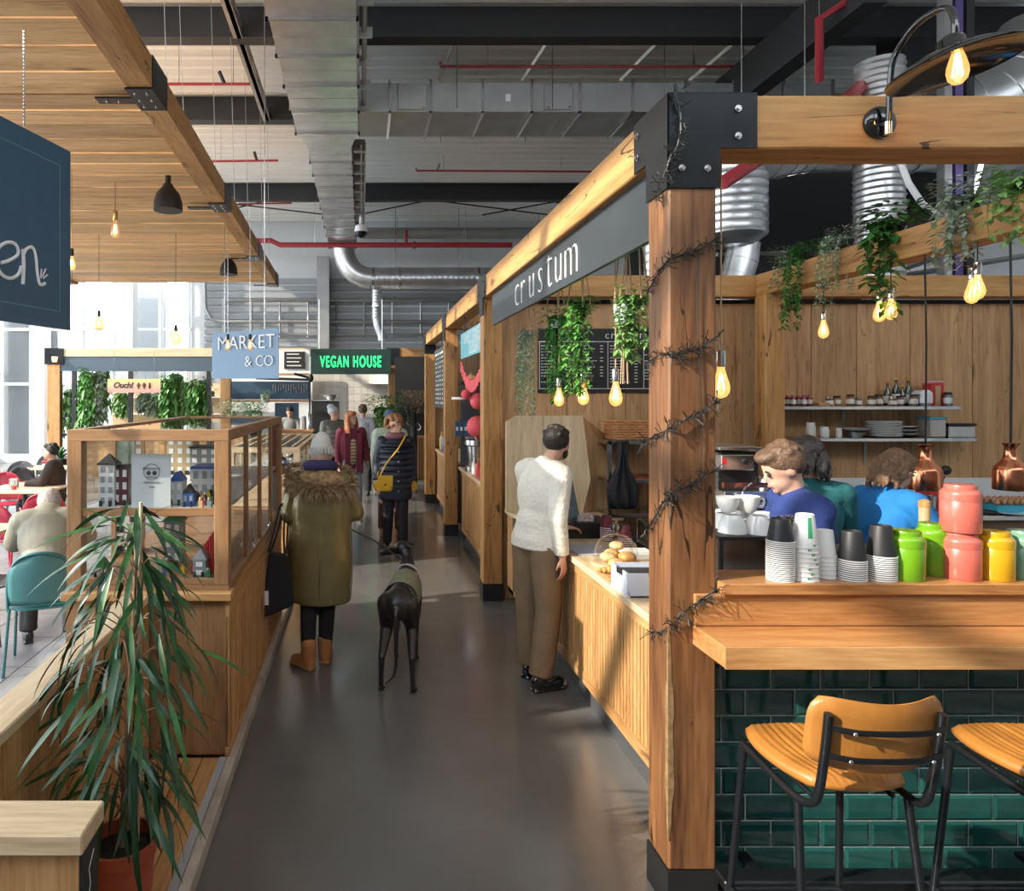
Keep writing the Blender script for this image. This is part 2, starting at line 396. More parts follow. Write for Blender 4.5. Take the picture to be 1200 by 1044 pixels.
# ---- steel roof beams
def ibeam_x(y, x0, x1, zb, zt, wd=.22):
    m = MB().box(x0, x1, y-wd/2, y+wd/2, zb, zb+.03).box(x0, x1, y-wd/2, y+wd/2, zt-.03, zt).box(x0, x1, y-.015, y+.015, zb, zt); return m
for i, (y, lab) in enumerate([(4.6, 'black roof beam nearest overhead, above the front of the stall'), (9.1, 'black steel roof beam crossing in front of the square duct'),
                              (11.8, 'black steel roof beam crossing behind the square duct'), (16.55, 'farthest black steel roof beam, above the bracing rods')]):
    MB().box(-5.3, 8.8, y-.11, y+.11, 6.68, 7.08).place('roof_beam', dsteel, (0, y, 6.68), lab, 'steel beam', 'black roof beams')
for i, (x, y0, y1, lab) in enumerate([(-1.63, 4.7, 9.0, 'near slim steel tie beam beside the big duct'), (-1.63, 9.2, 11.7, 'far slim steel tie beam ending at a shackle left of the big duct')]):
    m = MB().box(x-.06, x+.06, y0, y1, 6.66, 6.68).box(x-.06, x+.06, y0, y1, 6.82, 6.84).box(x-.01, x+.05, y0, y1, 6.66, 6.84)
    m.place('tie_beam', galvd, (x, y0, 6.66), lab, 'steel beam')
MB().box(5.3, 5.55, 7.2, 16.4, 6.1, 6.66).place('roof_beam', dsteel, (5.4, 7.2, 6.1), 'deep black beam running away above the spiral ducts', 'steel beam')
# diagonal bracing rods
def rod(name, a, b, r, m, lab, cat, grp=None, n=6):
    a = Vector(a); return MB().tube([a, b], r, n).place(name, m, a, lab, cat, grp)
br = [(P(455,228,17.2), P(645,252,17.2)), (P(428,250,17.2), P(525,230,17.2)), (P(610,229,17.2), P(720,250,17.2)), (P(565,252,17.2), P(690,229,17.2)), (P(195,230,17), P(378,251,17.2)), (P(280,243,17.2),P(330,231,17.2))]
labs = ['long bracing rod falling right above the spiral duct', 'bracing rod rising right beside the domed camera', 'bracing rod falling right at the timber beam', 'bracing rod rising right behind the timber beam', 'bracing rod left of the big duct', 'short bracing rod left of the big duct']
for (a, b_), lb in zip(br, labs): rod('bracing_rod', a, b_, .018, blackp, lb, 'rod', 'bracing rods under the far roof')

# ---- rectangular duct running away, with flanges
def rect_duct_y(name, x0, x1, ysegs, z0, z1, lab):
    root = thing(name, (x0, ysegs[0], z0), lab, 'air duct')
    for i in range(len(ysegs)-1):
        a, c = ysegs[i], ysegs[i+1]
        m = MB().box(x0, x1, a, c, z0, z1)
        m.box(x0-.004, x1+.004, a+(c-a)*.5-.006, a+(c-a)*.5+.006, z0-.006, z1)
        m.build('duct_section', galv, root)
        m = MB().box(x0-.03, x1+.03, c-.02, c+.02, z0-.035, z0).box(x0-.03, x0, c-.02, c+.02, z0-.035, z1).box(x1, x1+.03, c-.02, c+.02, z0-.035, z1)
        m.build('flange', steel, root)
        for k in range(5):
            xx = x0 + (x1-x0)*(k+.5)/5
    return root
d = rect_duct_y('square_duct', -1.0, -.06, [3.6, 4.6, 5.6, 6.5, 7.3, 8.1, 8.9, 9.7, 10.5], 6.0, 6.5, 'wide galvanised square duct running away overhead')
MB().add([(-1.0,10.5,6.0),(-.06,10.5,6.0),(-.17,11.1,6.0),(-.88,11.1,6.0),(-1.0,10.5,6.5),(-.06,10.5,6.5),(-.17,11.1,6.5),(-.88,11.1,6.5)],
    [(0,1,2,3),(4,5,6,7),(0,3,7,4),(1,2,6,5),(0,1,5,4),(2,3,7,6)]).build('taper', galv, d)
d2 = rect_duct_y('square_duct', -.88, -.17, [11.1, 11.8, 12.5, 13.2, 13.9, 14.7, 15.5, 16.3, 17.2, 18.0, 18.6], 6.0, 6.45, 'narrower far run of the square duct, ending above the spiral duct')
# side rail of the duct
m = MB().tube([(.03, 4, 6.1), (.03, 10.6, 6.1)], .03, 6); 
for k in range(10): m.box(-.03, .12, 4.5+k*.65, 4.53+k*.65, 6.02, 6.14)
m.place('cable_conduit', galvd, (.03, 4, 6.1), 'grey conduit strapped along the right side of the wide duct', 'conduit')
m = MB()
for k in range(11): m.box(-.14, .06, 11.3+k*.55, 11.33+k*.55, 5.98, 6.2)
m.box(-.02, .0, 11, 17.4, 6.0, 6.03).box(.05, .07, 11, 17.4, 6.0, 6.03)
m.place('cable_tray', galvd, (0, 11, 6), 'slotted cable tray beside the narrower far duct', 'cable tray')
# transverse duct
root = thing('square_duct', (0, 9.73, 6.0), 'square duct branching right across the aisle with bolted access panels', 'air duct')
xs = [-.05, .40, .98, 1.72, 2.42, 3.1, 3.85, 4.6, 5.3, 6.0, 6.7]
for i in range(len(xs)-1):
    a, c = xs[i], xs[i+1]
    m = MB().box(a, c, 9.73, 10.66, 6.0, 6.41); 
    m.box(a+(c-a)*.33-.004, a+(c-a)*.33+.004, 9.726, 10.66, 5.996, 6.41); m.box(a+(c-a)*.66-.004, a+(c-a)*.66+.004, 9.726, 10.66, 5.996, 6.41)
    m.build('duct_section', galvd, root)
    m = MB().box(c-.018, c+.018, 9.70, 9.73, 5.97, 6.45).box(c-.018, c+.018, 9.70, 10.68, 5.965, 6.0); m.build('flange', steel, root)
for x in (.72, 2.8):
    p = MB().box(x-.21, x+.21, 9.705, 9.728, 6.02, 6.40, .01).build('access_panel', galvd, root)
    m = MB()
    for sx in (-1, 1):
        for sz in (-1, 1): m.tube([(x+sx*.17, 9.69, 6.21+sz*.15), (x+sx*.13, 9.69, 6.21+sz*.17)], .012, 6)
    m.build('clamp', steel, p)
MB().box(2.05, 2.12, 9.72, 9.728, 6.15, 6.25).build('sticker', white, root)
# hangers for the transverse duct
hx = [(540,27,1), (655,27,0), (790,27,0), (885,27,0)]
for i, (px, py, q) in enumerate(hx):
    x = (px-424)*9.3/800
    r_ = thing('duct_hanger', (x, 9.3, 6.5), ['slotted duct hanger nearest the big duct', 'second duct hanger from the big duct', 'third duct hanger from the big duct', 'rightmost duct hanger, near the dark beam'][i], 'hanger', 'duct hangers')
    a = Vector((x-.12, 10.9, 7.0)); b_ = Vector((x+.0, 9.25, 7.0))
    MB().tube([b_, a], .03, 4).build('channel', galv, r_)
    MB().tube([(x-.02, 9.55, 7.0), (x-.02, 9.55, 5.97)], .008, 5).build('threaded_rod', steel, r_)
    MB().tube([(x-.1, 10.8, 7.0), (x-.1, 10.8, 5.97)], .008, 5).build('threaded_rod', steel, r_)
# round spiral ducts
def spiral(pts, r, pitch=.05, n=24, amp=.006, sharp=False):
    pts = [Vector(p) for p in pts]; out = []; rs = []
    for i in range(len(pts)-1):
        L_ = (pts[i+1]-pts[i]).length; k = max(2, int(L_/pitch))
        for j in range(k):
            t = j/k; out.append(pts[i].lerp(pts[i+1], t)); rs.append(r)
            out.append(pts[i].lerp(pts[i+1], t+.25/k)); rs.append(r+amp)
            out.append(pts[i].lerp(pts[i+1], t+.4/k)); rs.append(r)
    out.append(pts[-1]); rs.append(r)
    return MB().tube(out, r, n, True, rs)
def elbow(c0, d0, c1, d1, r, seg=5, n=24):
    c0, c1, d0, d1 = map(Vector, (c0, c1, d0, d1)); pts = []
    for i in range(seg+1):
        t = i/seg; h = 1.1*(c1-c0).length*.75
        p = (1-t)**3*c0 + 3*(1-t)**2*t*(c0+d0*h*.5) + 3*(1-t)*t*t*(c1-d1*h*.5) + t**3*c1; pts.append(p)
    m = MB().tube(pts, r, n, True)
    for p, q in zip(pts[:-1], pts[1:]): m.tube([p, p.lerp(q, .06)], r*1.03, n, True)
    return m
root = thing('spiral_duct', (-.5, 18.3, 5.1), 'galvanised spiral duct elbowing down and away to the right at the far wall', 'air duct')
elbow((-.5, 18.3, 6.0), (0,0,-1), (.25, 18.3, 5.1), (1,0,0), .29, 6).build('elbow', galv, root, 30)
spiral([(.25, 18.3, 5.1), (4.6, 18.3, 5.1)], .29, .14).build('duct_section', galv, root, 30)
for x in (.3, 1.0, 3.1): MB().tube([(x-.03, 18.3, 5.1), (x+.03, 18.3, 5.1)], .31, 24).build('collar', steel, root)
for x in (.9, 2.6): MB().tube([(x, 18.3, 5.2), (x, 18.3, 7.0)], .012, 5).build('hanger_wire', steel, root)
root = thing('spiral_duct', (.4, 18.4, 3.4), 'slim round duct dropping to the vegan stall from the spiral duct', 'air duct')
spiral([(.4, 18.4, 4.9), (.4, 18.4, 4.0)], .13, .08).build('duct_section', galv, root, 30)
elbow((.4, 18.4, 4.0), (0,0,-1), (.55, 18.4, 3.45), (0,0,-1), .12, 4).build('elbow', galv, root, 30)
MB().tube([(.4,18.4,4.35),(.4,18.4,4.4)], .15, 20).build('collar', steel, root)
# big pale transverse pipe under roof, back
MB().tube([(0, 19.3, 6.55), (6, 19.3, 6.55)], .16, 16).tube([(1, 19.3, 6.7), (1, 19.3, 7.1)], .01, 5).tube([(5, 19.3, 6.7), (5, 19.3, 7.1)], .01, 5).place('insulated_duct', galvd, (0, 19.3, 6.55), 'dull grey round duct high on the far wall', 'air duct', None, 40)
# red sprinkler pipes
def pipe(pts, r, m, lab, name='sprinkler_pipe', cat='pipe', grp=None, n=8):
    root = thing(name, pts[0], lab, cat, grp); MB().tube(pts, r, n).build('pipe_run', m, root, 40)
    if name == 'sprinkler_pipe':
        q = max(zip(pts, pts[1:]), key=lambda e: (e[0]-e[1]).length)
        for t in (.15, .8): c = q[0].lerp(q[1], t); MB().tube([c, (c.x, c.y, 7.1)], .006, 4).build('hanger_rod', steel, root)
    return root
q = pipe([P(277,282,18), P(318,282,18), P(328,287,18), P(600,287,18)], .07, redp, 'thick dark red pipe crossing the far wall below the roof')
MB().tube([P(476,287,18), P(476,270,18)], .04, 8).build('branch', redp, q); MB().tube([P(484,287,18),P(487,287,18)], .1, 8).build('coupling', redp, q)
g = 'thin red sprinkler pipes'
q = pipe([P(516,73,9.9), P(516,78,9.9), P(887,78,9.9), P(887,96,9.9)], .022, redp, 'thin red sprinkler pipe above the cross duct', grp=g); MB().tube([P(813,78,9.9),P(813,64,9.9)], .02, 6).build('sprinkler_head', steel, q)
q = pipe([P(488,197,14.5), P(488,200,14.5), P(700,201,14.5)], .022, redp, 'thin red sprinkler pipe beyond the cross duct', grp=g); MB().tube([P(512,200,14.5),P(515,192,14.5)], .03, 6).build('sprinkler_head', steel, q)
q = pipe([P(195,98.5,9.5), P(293,98.5,9.5)], .022, redp, 'red sprinkler pipe left of the big duct, nearer', grp=g); MB().tube([P(263,98,9.5),P(257,84,9.5)], .03, 6).build('sprinkler_head', blackp, q)
q = pipe([P(247,189,13), P(326,188,13)], .022, redp, 'red sprinkler pipe left of the big duct, farther', grp=g); MB().tube([P(301,188,13),P(298,178,13)], .03, 6).build('sprinkler_head', blackp, q)
q = pipe([P(280,239,17), P(342,238,17)], .022, redp, 'short red sprinkler pipe beyond the canopy corner', grp=g)
pipe([P(993,2,7.5), P(960,22,7.6), P(960,95,8.0)], .045, redp, 'dark red pipe dropping behind the big timber beam')
pipe([P(1021,72,7.6), P(1018,92,7.6), P(995,115,7.3), P(960,140,7.0), P(846,215,6.9)], .07, redp, 'thick red pipe angled down behind the black corner plate')
# dome security camera and its drop rod
root = thing('security_camera', P(367, 272, 15.5), 'white dome security camera hanging beside the big duct', 'camera')
c0 = P(423, 272, 15.5); root.location = c0; ORG[root.name] = c0.copy()
MB().tube([c0+Vector((0,0,.15)), c0+Vector((0,0,1.1))], .04, 8).build('drop_rod', white, root)
MB().lathe([(.06,.18),(.13,.14),(.15,.02),(.15,0)], c0, 16).build('housing', white, root, 40)
MB().lathe([(.005,-.14),(.08,-.11),(.13,-.05),(.14,0)], c0, 16).build('dome', black, root, 40)
# cable trays and conduits on the back wall
for i, (y, r_) in enumerate([(352, .05), (377, .05), (392, .035)]):
    a = P(250 if i else 262, y, 19.7); b_ = P(560, y, 19.7)
    pts = ([P(240, 330, 19.7), P(241, 362, 19.7), P(248, 374, 19.7), P(262, 377, 19.7)] if i == 1 else [a]) + [b_]
    pipe(pts, r_, galvd, ['grey conduit highest on the far cladding', 'grey conduit that bends down beside the white wall', 'lowest thin conduit on the far cladding'][i], 'wall_conduit', 'conduit')
root = thing('conduit_bracket_set', P(262, 350, 19.8), 'upright brackets holding the conduits on the far cladding', 'brackets')
for k in range(9): MB().tube([P(262+k*33, 350, 19.82), P(262+k*33, 395, 19.82)], .03, 5).build('bracket', galvd, root)
MB().box(P(372,0,19.5).x, P(386,0,19.5).x, 19.3, 19.9, 3.3, 5.9).place('riser_duct', galvd, P(378, 400, 19.5), 'grey upright duct on the far wall above the neon sign', 'air duct')
# canopy suspension wires are things of their own: they hang from the roof steel
k = 0
for i, (x0, y0, x1, y1) in enumerate([(150,0,197,150), (198,0,215,135),(229,0,253,205),(255,0,275,240),(276,60,291,275),(296,80,308,300),(309,140,316,320)]):
    Yt = 5.4+i*1.3
    a = P(x1, y1, Yt); t = Vector((a.x-.0, Yt-.35, 7.05))
    rod('suspension_wire', a, t, .0032, galvd, '%s suspension wire of the timber canopy, counted from the near end' % ['first','second','third','fourth','fifth','sixth','seventh'][i], 'wire', 'canopy suspension wires', 5)
# spiral ducts, steel and skylight above the stall on the right
root = thing('spiral_duct', (3.4, 8.0, 3.6), 'fat spiral duct with curved branches above the kitchen', 'air duct')
spiral([(4.35, 8, 3.82), (4.35, 8, 5.2)], .36, .09).build('duct_section', galv, root, 30)
MB().lathe([(.36, 3.82), (.20, 3.70)], (4.35, 8, 0), 24).build('reducer', galv, root, 30)
elbow((4.35, 7.9, 4.7), (1,0,.1), (5.6, 8.2, 4.95), (1,0,0), .30, 5).build('elbow', galv, root, 30)
spiral([(5.6, 8.2, 4.95), (7.8, 8.2, 4.95)], .30, .3).build('duct_section', galv, root, 30)
elbow((4.2, 8.1, 4.55), (-1,0,0), (3.55, 8.1, 3.75), (0,0,-1), .24, 5).build('elbow', galv, root, 30)
spiral([(3.55, 8.1, 3.75), (3.55, 8.1, 3.05)], .19, .1).build('duct_section', galv, root, 30)
elbow((4.5, 8.05, 3.75), (0,0,-1), (4.35, 8.05, 3.0), (0,0,-1), .18, 4).build('elbow', galv, root, 30)
root = thing('spiral_duct', (5.3, 7.5, 3.3), 'upright ribbed spiral duct standing alone above the plant beam', 'air duct')
spiral([(5.68, 7.5, 3.05), (5.68, 7.5, 5.6)], .235, .07, amp=.012).build('duct_section', galv, root, 30)
root = thing('spiral_duct', (6.6, 7.5, 5.5), 'large shiny duct bend behind the black wall lamp', 'air duct')
elbow((5.9, 7.9, 4.95), (1,0,.2), (7.6, 7.5, 5.9), (.3,0,1), .5, 7).build('elbow', galv, root, 30)
MB().box(P(1060,0,9).x, P(1100,0,9).x, 9, 9.5, 4.1, 7).place('equipment_riser', blackp, (7.4, 9, 4.1), 'black steel riser beside the white roof hatch', 'steel frame')
for i, px in enumerate((1107, 1120, 1133)):
    MB().box(P(px,0,7.2).x, P(px+9,0,7.2).x, 7.2, 7.3, 3.2, 7.05).place('cable_riser', [galvd, mat('violet_cable', (.10,.07,.22), .5), dsteel][i], P(px, 300, 7.2),
        ['slotted grey cable riser above the plant beam', 'violet cable riser between grey and black ones', 'black cable riser above the plant beam'][i], 'cable tray')
m = MB().box(5.6, 7.9, 10.2, 11.5, 6.2, 6.25).box(5.6, 7.9, 10.2, 10.25, 5.9, 6.2)
m.place('roof_hatch', white, (5.6, 10.2, 5.9), 'white boxed roof hatch seen between the ducts', 'roof hatch')
MB().tube([P(1055,190,7), P(1065,215,7), P(1080,238,7), P(1098,252,7)], .03, 8).place('white_hose', white, P(1055,190,7), 'white hose sagging above the plant beam', 'hose')
for i, (a, b_, r_) in enumerate([(P(1045,318,7.6), P(1200,268,7.2), .045), (P(1040,326,7.8), P(1200,300,7.6), .035), (P(840,298,9), P(1060,294,9), .03)]):
    rod('service_pipe', a, b_, r_, galvd, ['upper silver service pipe behind the plant beam', 'lower silver service pipe behind the plant beam', 'thin grey pipe behind the spiral ducts'][i], 'pipe')
rod('strip_light', P(1150,192,7), P(1142,225,7.3), .02, emis('tube_light', (.9,.95,1), 4), 'short bright tube light angled above the plant beam', 'light', n=8)
m = MB().box(4.2, 7.9, 10.8, 10.9, 0, 5.9)
m.place('plant_room_panel', dsteel, (4.2, 10.8, 3.2), 'dark panel behind the spiral ducts', 'panel')
# ================================================================ timber frames of the market stalls
XL, XR, ZB, ZT = 1.158, 1.34, 2.885, 3.086
def bolt(root, c, d, r=.014, parent=None, m=None):
    c = Vector(c); d = Vector(d)
    MB().tube([c, c+d*.006], r, 8).tube([c+d*.006, c+d*.014], r*.6, 6).build('bolt', m or steel, parent or root, 40)
YP = [2.579, 6.50, 9.51, 12.44]
plabs = ['big knotty oak corner post with black steel corner plate, wound with twig lights', 'oak post at the far end of the lettered black fascia', 'sunlit oak post between the coloured banner and the next stall', 'farthest oak post of the right-hand row, by the dark board']
for i, y in enumerate(YP):
    root = thing('timber_post', (XL, y, 0), plabs[i], 'post')
    if i == 0:
        mb = MB().box(XL, XR, y, y+.182, .156, 3.05, .008); mb.build('timber', old, root)
        # bright waney edge split of the left corner
        mw = mat('waney_edge', (.24,.15,.07), .7, var=.4, scale=25)
        rnd = random.Random(4)
        zs = [0.27+.032*k for k in range(26)]
        m = MB(); vs = []; 
        for z in zs:
            t = math.sin(math.pi*min(1,max(0,(z-.25)/.85))**.8); wv = .002+.014*t+.010*rnd.random()*t
            vs += [(XL-.0015, y+wv*1.1, z), (XL-.002, y-.0018, z), (XL+wv, y-.0015, z)]
        fs = []
        for k in range(len(zs)-1):
            a = 3*k; fs += [(a, a+1, a+4, a+3), (a+1, a+2, a+5, a+4)]
        m.add(vs, fs).build('waney_edge', mw, root)
    else:
        MB().box(XL, XR, y, y+.182, .156 if i else .156, ZB, .006).build('timber', beam['z'], root)
    MB().box(XL-.004, XR+.004, y-.004, y+.186, 0, .156).build('steel_shoe', blackp, root)
    # corner plates
    if i == 0:
        p = MB().prism([(XL-.006, ZT+.006), (1.49, ZT+.006), (1.49, 2.885), (1.35, 2.885), (1.35, 2.735), (XL-.006, 2.735)], 'y', y-.008, y).build('corner_plate', black, root)
        for (px, py) in ((864.5,127.5), (864.5,159.5), (798.5,197), (828.5,197.5)): bolt(root, P(px, py, y-.008), (0,-1,0), .0135, p)
        p = MB().prism([(y-.008, ZT+.006), (2.886, ZT+.006), (2.886, 2.885-.0), (2.765, 2.885), (2.765, 2.73), (y-.008, 2.735)], 'x', XL-.008, XL-.001).build('side_plate', black, root)
        for (yy, zz) in ((2.84, 3.03), (2.84, 2.94)): bolt(root, (XL-.008, yy, zz), (-1,0,0), .013, p)
        MB().box(XL-.006, 1.49, y-.008, y+.19, ZT+.004, ZT+.008).build('cap_plate', black, root)
    else:
        p = MB().prism([(y-.13, ZT+.004), (y+.3, ZT+.004), (y+.3, ZB), (y+.186, ZB), (y+.186, 2.72), (y-.004, 2.72), (y-.004, ZB), (y-.13, ZB)], 'x', XL-.008, XL-.001).build('side_plate', black, root)
        for (yy, zz) in ((y-.07,3.03),(y-.07,2.94),(y+.22,3.03),(y+.22,2.94),(y+.09,2.78)): bolt(root, (XL-.008, yy, zz), (-1,0,0), .012, p)
        if i == 3: MB().box(XL-.006, XR+.01, y-.008, y, 2.72, ZT+.004).build('corner_plate', black, root)
for i in range(3):
    y0 = YP[i]+(.185 if i == 0 else 0.0); y1 = YP[i+1] if i < 2 else YP[3]+.18
    MB().box(XL, XR, y0, y1-.003, ZB, ZT, .006).place('timber_beam', beam['y'], (XL, y0, ZB),
        ['long pale oak beam above the lettered black fascia', 'middle oak beam above the coloured banner', 'far oak beam ending at the dark board'][i], 'beam', 'oak beams of the right-hand row')
MB().box(XR+.001, 5.2, 2.579, 2.761, ZB, ZT, .006).place('timber_beam', beam['x'], (XR, 2.579, ZB), 'thick orange oak beam across the front of the bar, carrying the black lamp', 'beam')
MB().box(XR+.001, 8.2, 6.42, 6.60, ZB, ZT, .006).place('timber_beam', beam['x'], (XR, 6.42, ZB), 'dark stained oak beam at the top of the kitchen back wall', 'beam')
MB().box(XR+.001, 5, 9.52, 9.69, ZB, ZT, .006).place('timber_beam', beam['x'], (XR, 9.52, ZB), 'oak cross beam behind the coloured banner', 'beam')
MB().box(3.70, 3.88, 2.77, 6.41, ZB, ZT, .006).place('timber_beam', beam['y'], (3.7, 2.77, ZB), 'oak beam running back through the kitchen with trailing plants on top', 'beam')
MB().box(3.69, 3.87, 6.24, 6.415, 0, ZB-.002, .006).place('timber_post', beam['z'], (3.69, 6.24, 0), 'oak post standing against the kitchen back wall', 'post')
# lettered fascia
root = thing('stall_fascia', (1.2, 2.84, 2.6), 'long black fascia board lettered crustum under the oak beam', 'sign')
MB().box(1.20, 1.225, 2.78, 6.29, 2.60, 2.882).build('board', mat('fascia_grey', (.045,.055,.062), .38, .3, var=.2, scale=2), root)
for k, (ch, px, top, bot) in enumerate([('c',606.5,331,356),('r',613.5,322,348),('u',623.6,316,346),('s',634,309,340),('t',644.5,297,334),('u',655,294,330),('m',670,283,324)]):
    Yc = 1.2*800/(px-424)
    hgt = {'t': .205}.get(ch, .160); z = 2.645
    m = text_mb(ch, .30, .006, -.008)
    xs_ = [v[0] for v in m.v]; ys_ = [v[1] for v in m.v]; sy = hgt/(max(ys_)-min(ys_)); cx_ = (max(xs_)+min(xs_))/2; my = min(ys_)
    m.v = [((x-cx_)*sy*.95, (yy-my)*sy, zz) for x, yy, zz in m.v]
    xf(m, frame_M((1.196, Yc, z), (0,-1,0), (0,0,1))).build('letter', mat('letter_white', (.9,.9,.88), .4) if k == 0 else bpy.data.materials['letter_white'], root)

# ---- green tiled bar front
grout = mat('tile_grout', (.66,.68,.66), .8)
tileg = mat('glazed_green_tile', (.012,.075,.066), .07, var=.25, scale=6, coat=.6, rnd=.18)
root = thing('tiled_counter', (1.345, 2.72, 0), 'bar counter front of glossy dark green brick-shaped wall tiles', 'counter')
MB().box(1.342, 4.2, 2.722, 2.85, 0, 1.2).build('grout_wall', grout, root)
tw, th = .1918, .0995
def tile_mesh(wd):
    b = .011
    vs = [(0,0,0),(wd,0,0),(wd,0,th),(0,0,th),(b,-.007,b),(wd-b,-.007,b),(wd-b,-.007,th-b),(b,-.007,th-b),(0,-.0015,0),(wd,-.0015,0),(wd,-.0015,th),(0,-.0015,th)]
    fs = [(4,5,6,7),(8,9,5,4),(9,10,6,5),(10,11,7,6),(11,8,4,7),(0,1,9,8),(1,2,10,9),(2,3,11,10),(3,0,8,11)]
    return MB().add(vs, fs).mesh('tile', tileg)
tmesh = {}
for r in range(10):
    z = .052 + r*(th+.005)
    off = P(846 if r % 2 else 874, 0, 2.72).x - (.197)
    c = 0
    x = off - (0 if off >= 1.343 else 0)
    x0 = x
    while x0 < 4.0:
        a = max(x0, 1.3435); wd = x0+tw-a
        if wd > .02:
            key = round(wd, 4)
            if key not in tmesh: tmesh[key] = tile_mesh(wd)
            o = bpy.data.objects.new('tile', tmesh[key]); COL.objects.link(o); o.parent = root; o.location = (a-1.345, .001, z)
        x0 += tw+.0052
tpl = MB().box(1.343, 4.2, 2.70, 2.722, 0, .05).build('plinth', blackp, root)
root = thing('foot_rail', (1.33, 2.55, 0), 'black steel foot rail along the bottom of the tiled bar', 'foot rail')
MB().box(1.33, 4.1, 2.50, 2.58, .13, .17, .006).build('rail', black, root)
for x in (1.5, 2.6, 3.7): MB().box(x-.02, x+.02, 2.51, 2.57, 0, .13).box(x-.02, x+.02, 2.55, 2.70, .13, .15).build('bracket', black, root)
# bar top, fascia and lower ledge
root = thing('drinks_ledge', (1.25, 2.35, 1.0), 'lower reddish oak drinks ledge jutting out above the bar stools', 'counter')
MB().box(1.25, 4.2, 2.35, 2.585, 1.010, 1.085, .004).build('ledge_board', barwood, root)
MB().box(1.25, 4.2, 2.346, 2.35, 1.010, 1.085).build('front_edge', oak['x'], root)
MB().box(1.345, 4.2, 2.62, 2.72, .93, 1.01).build('support_rail', barwood, root)
root = thing('bar_counter', (1.25, 2.54, 1.08), 'reddish oak bar top holding paper cups and tea canisters', 'counter')
MB().box(1.345, 4.2, 2.54, 2.755, 1.208, 1.2505, .004).build('top_board', barwood, root)
MB().box(1.25, 4.2, 2.56, 2.578, 1.087, 1.206, .003).build('fascia_board', barwood, root)
MB().box(1.345, 4.2, 2.58, 2.71, 1.087, 1.2).build('core', barwood, root)

# ---- serving counter along the aisle (barista leans on it)
slat_m = MB().box(0, .018, 0, .028, 0, 1.0, .003).mesh('slat', oak['z'])
def slatted_counter(name, x0, x1, y0, y1, ztop, zlo, lab, pitch=.042, ends=False, top_mat=None, plinth=True):
    root = thing(name, (x0, y0, 0), lab, 'counter')
    MB().box(x0+.02, x1, y0+.002, y1-.002, zlo, ztop-.045).build('carcass', mat('counter_backing', (.10,.06,.035), .7) if 'counter_backing' not in bpy.data.materials else bpy.data.materials['counter_backing'], root)
    MB().box(x0-.03, x1+.02, y0, y1, ztop-.04, ztop, .004).build('worktop', top_mat or pale['y'], root)
    MB().box(x0-.004, x0+.02, y0, y1, zlo, zlo+.07).build('bottom_rail', oak['y'], root)
    MB().box(x0-.004, x0+.02, y0, y1, ztop-.10, ztop-.041).build('top_rail', oak['y'], root)
    if plinth: MB().box(x0+.05, x1, y0, y1, 0, zlo).build('plinth', mat('plinth_grey', (.07,.075,.08), .4) if 'plinth_grey' not in bpy.data.materials else bpy.data.materials['plinth_grey'], root)
    n = int((y1-y0-.02)/pitch); me = slat_m
    for k in range(n):
        o = bpy.data.objects.new('slat', me); COL.objects.link(o); o.parent = root
        o.location = (.0, .01+k*pitch, zlo+.07); o.scale = (1, 1, ztop-.10-zlo-.07)
    return root
slatted_counter('serving_counter', 1.385, 1.84, 3.18, 5.45, .915, .16, 'slatted oak serving counter where the man in the cream jumper leans', .044)
# far return counter of the first stall with a rounded corner
root = thing('side_counter', (1.36, 5.9, 0), 'short slatted oak counter with a rounded corner below the pale timber screen', 'counter')
pts = [(1.36, 6.35), (1.36, 6.12), (1.39, 6.02), (1.46, 5.96), (1.56, 5.95), (2.3, 5.95), (2.3, 6.35)]
MB().prism([(a+.015*(a > 1.37), b_) for a, b_ in pts], 'z', .15, .86).build('carcass', bpy.data.materials['counter_backing'], root)
MB().prism([(a-.03, b_-.03 if b_ < 6.3 else b_) for a, b_ in pts], 'z', .87, .905).build('worktop', pale['y'], root)
MB().prism(pts, 'z', .15, .2).build('bottom_rail', oak['y'], root)
for k in range(5):
    o = bpy.data.objects.new('slat', slat_m); COL.objects.link(o); o.parent = root; o.location = (-.01, .22+k*.044, .2); o.scale = (1,1,.66)
for k in range(16):
    t = k/16; x = 1.37+.9*t; y = 5.955 if x > 1.56 else 5.955+(1.56-x)*.5
    o = bpy.data.objects.new('slat', slat_m); COL.objects.link(o); o.parent = root; o.location = (x-1.36, y-5.9-.03, .2); o.scale = (1,1,.66)
MB().box(1.40, 1.45, 6.0, 6.05, 0, .15).build('foot', galv, root)
# pale timber screen above it
root = thing('timber_screen', (1.3, 6.12, .91), 'pale oak plywood screen with a sloping top corner behind the man', 'screen')
for k, (a, b_) in enumerate([(593, 636), (636.5, 683)]):
    xa, xb = P(a,0,6.1).x, P(b_,0,6.1).x
    za = P(0,492 if k == 0 else 487,6.1).z
    MB().prism([(xa, .91), (xb, .91), (xb+(.07 if k else 0), 1.2 if k else 1.2), (xb, P(0,487,6.1).z), (xa+(.09 if k == 0 else 0), P(0,487,6.1).z), (xa, za-.02)], 'y', 6.10, 6.125).build('panel', pale['z'], root)
a, b_ = P(684,489,6.1), P(714,512,6.4); 
MB().add([(a.x,6.1,.91),(b_.x+.3,6.4,.91),(b_.x+.3,6.4,b_.z-.05),(b_.x,6.4,b_.z),(a.x,6.1,a.z)] + [(q[0],q[1]+.02,q[2]) for q in [(a.x,6.1,.91),(b_.x+.3,6.4,.91),(b_.x+.3,6.4,b_.z-.05),(b_.x,6.4,b_.z),(a.x,6.1,a.z)]],
   [(0,1,2,3,4),(9,8,7,6,5),(0,5,6,1),(1,6,7,2),(2,7,8,3),(3,8,9,4),(4,9,5,0)]).build('side_panel', panel, root)
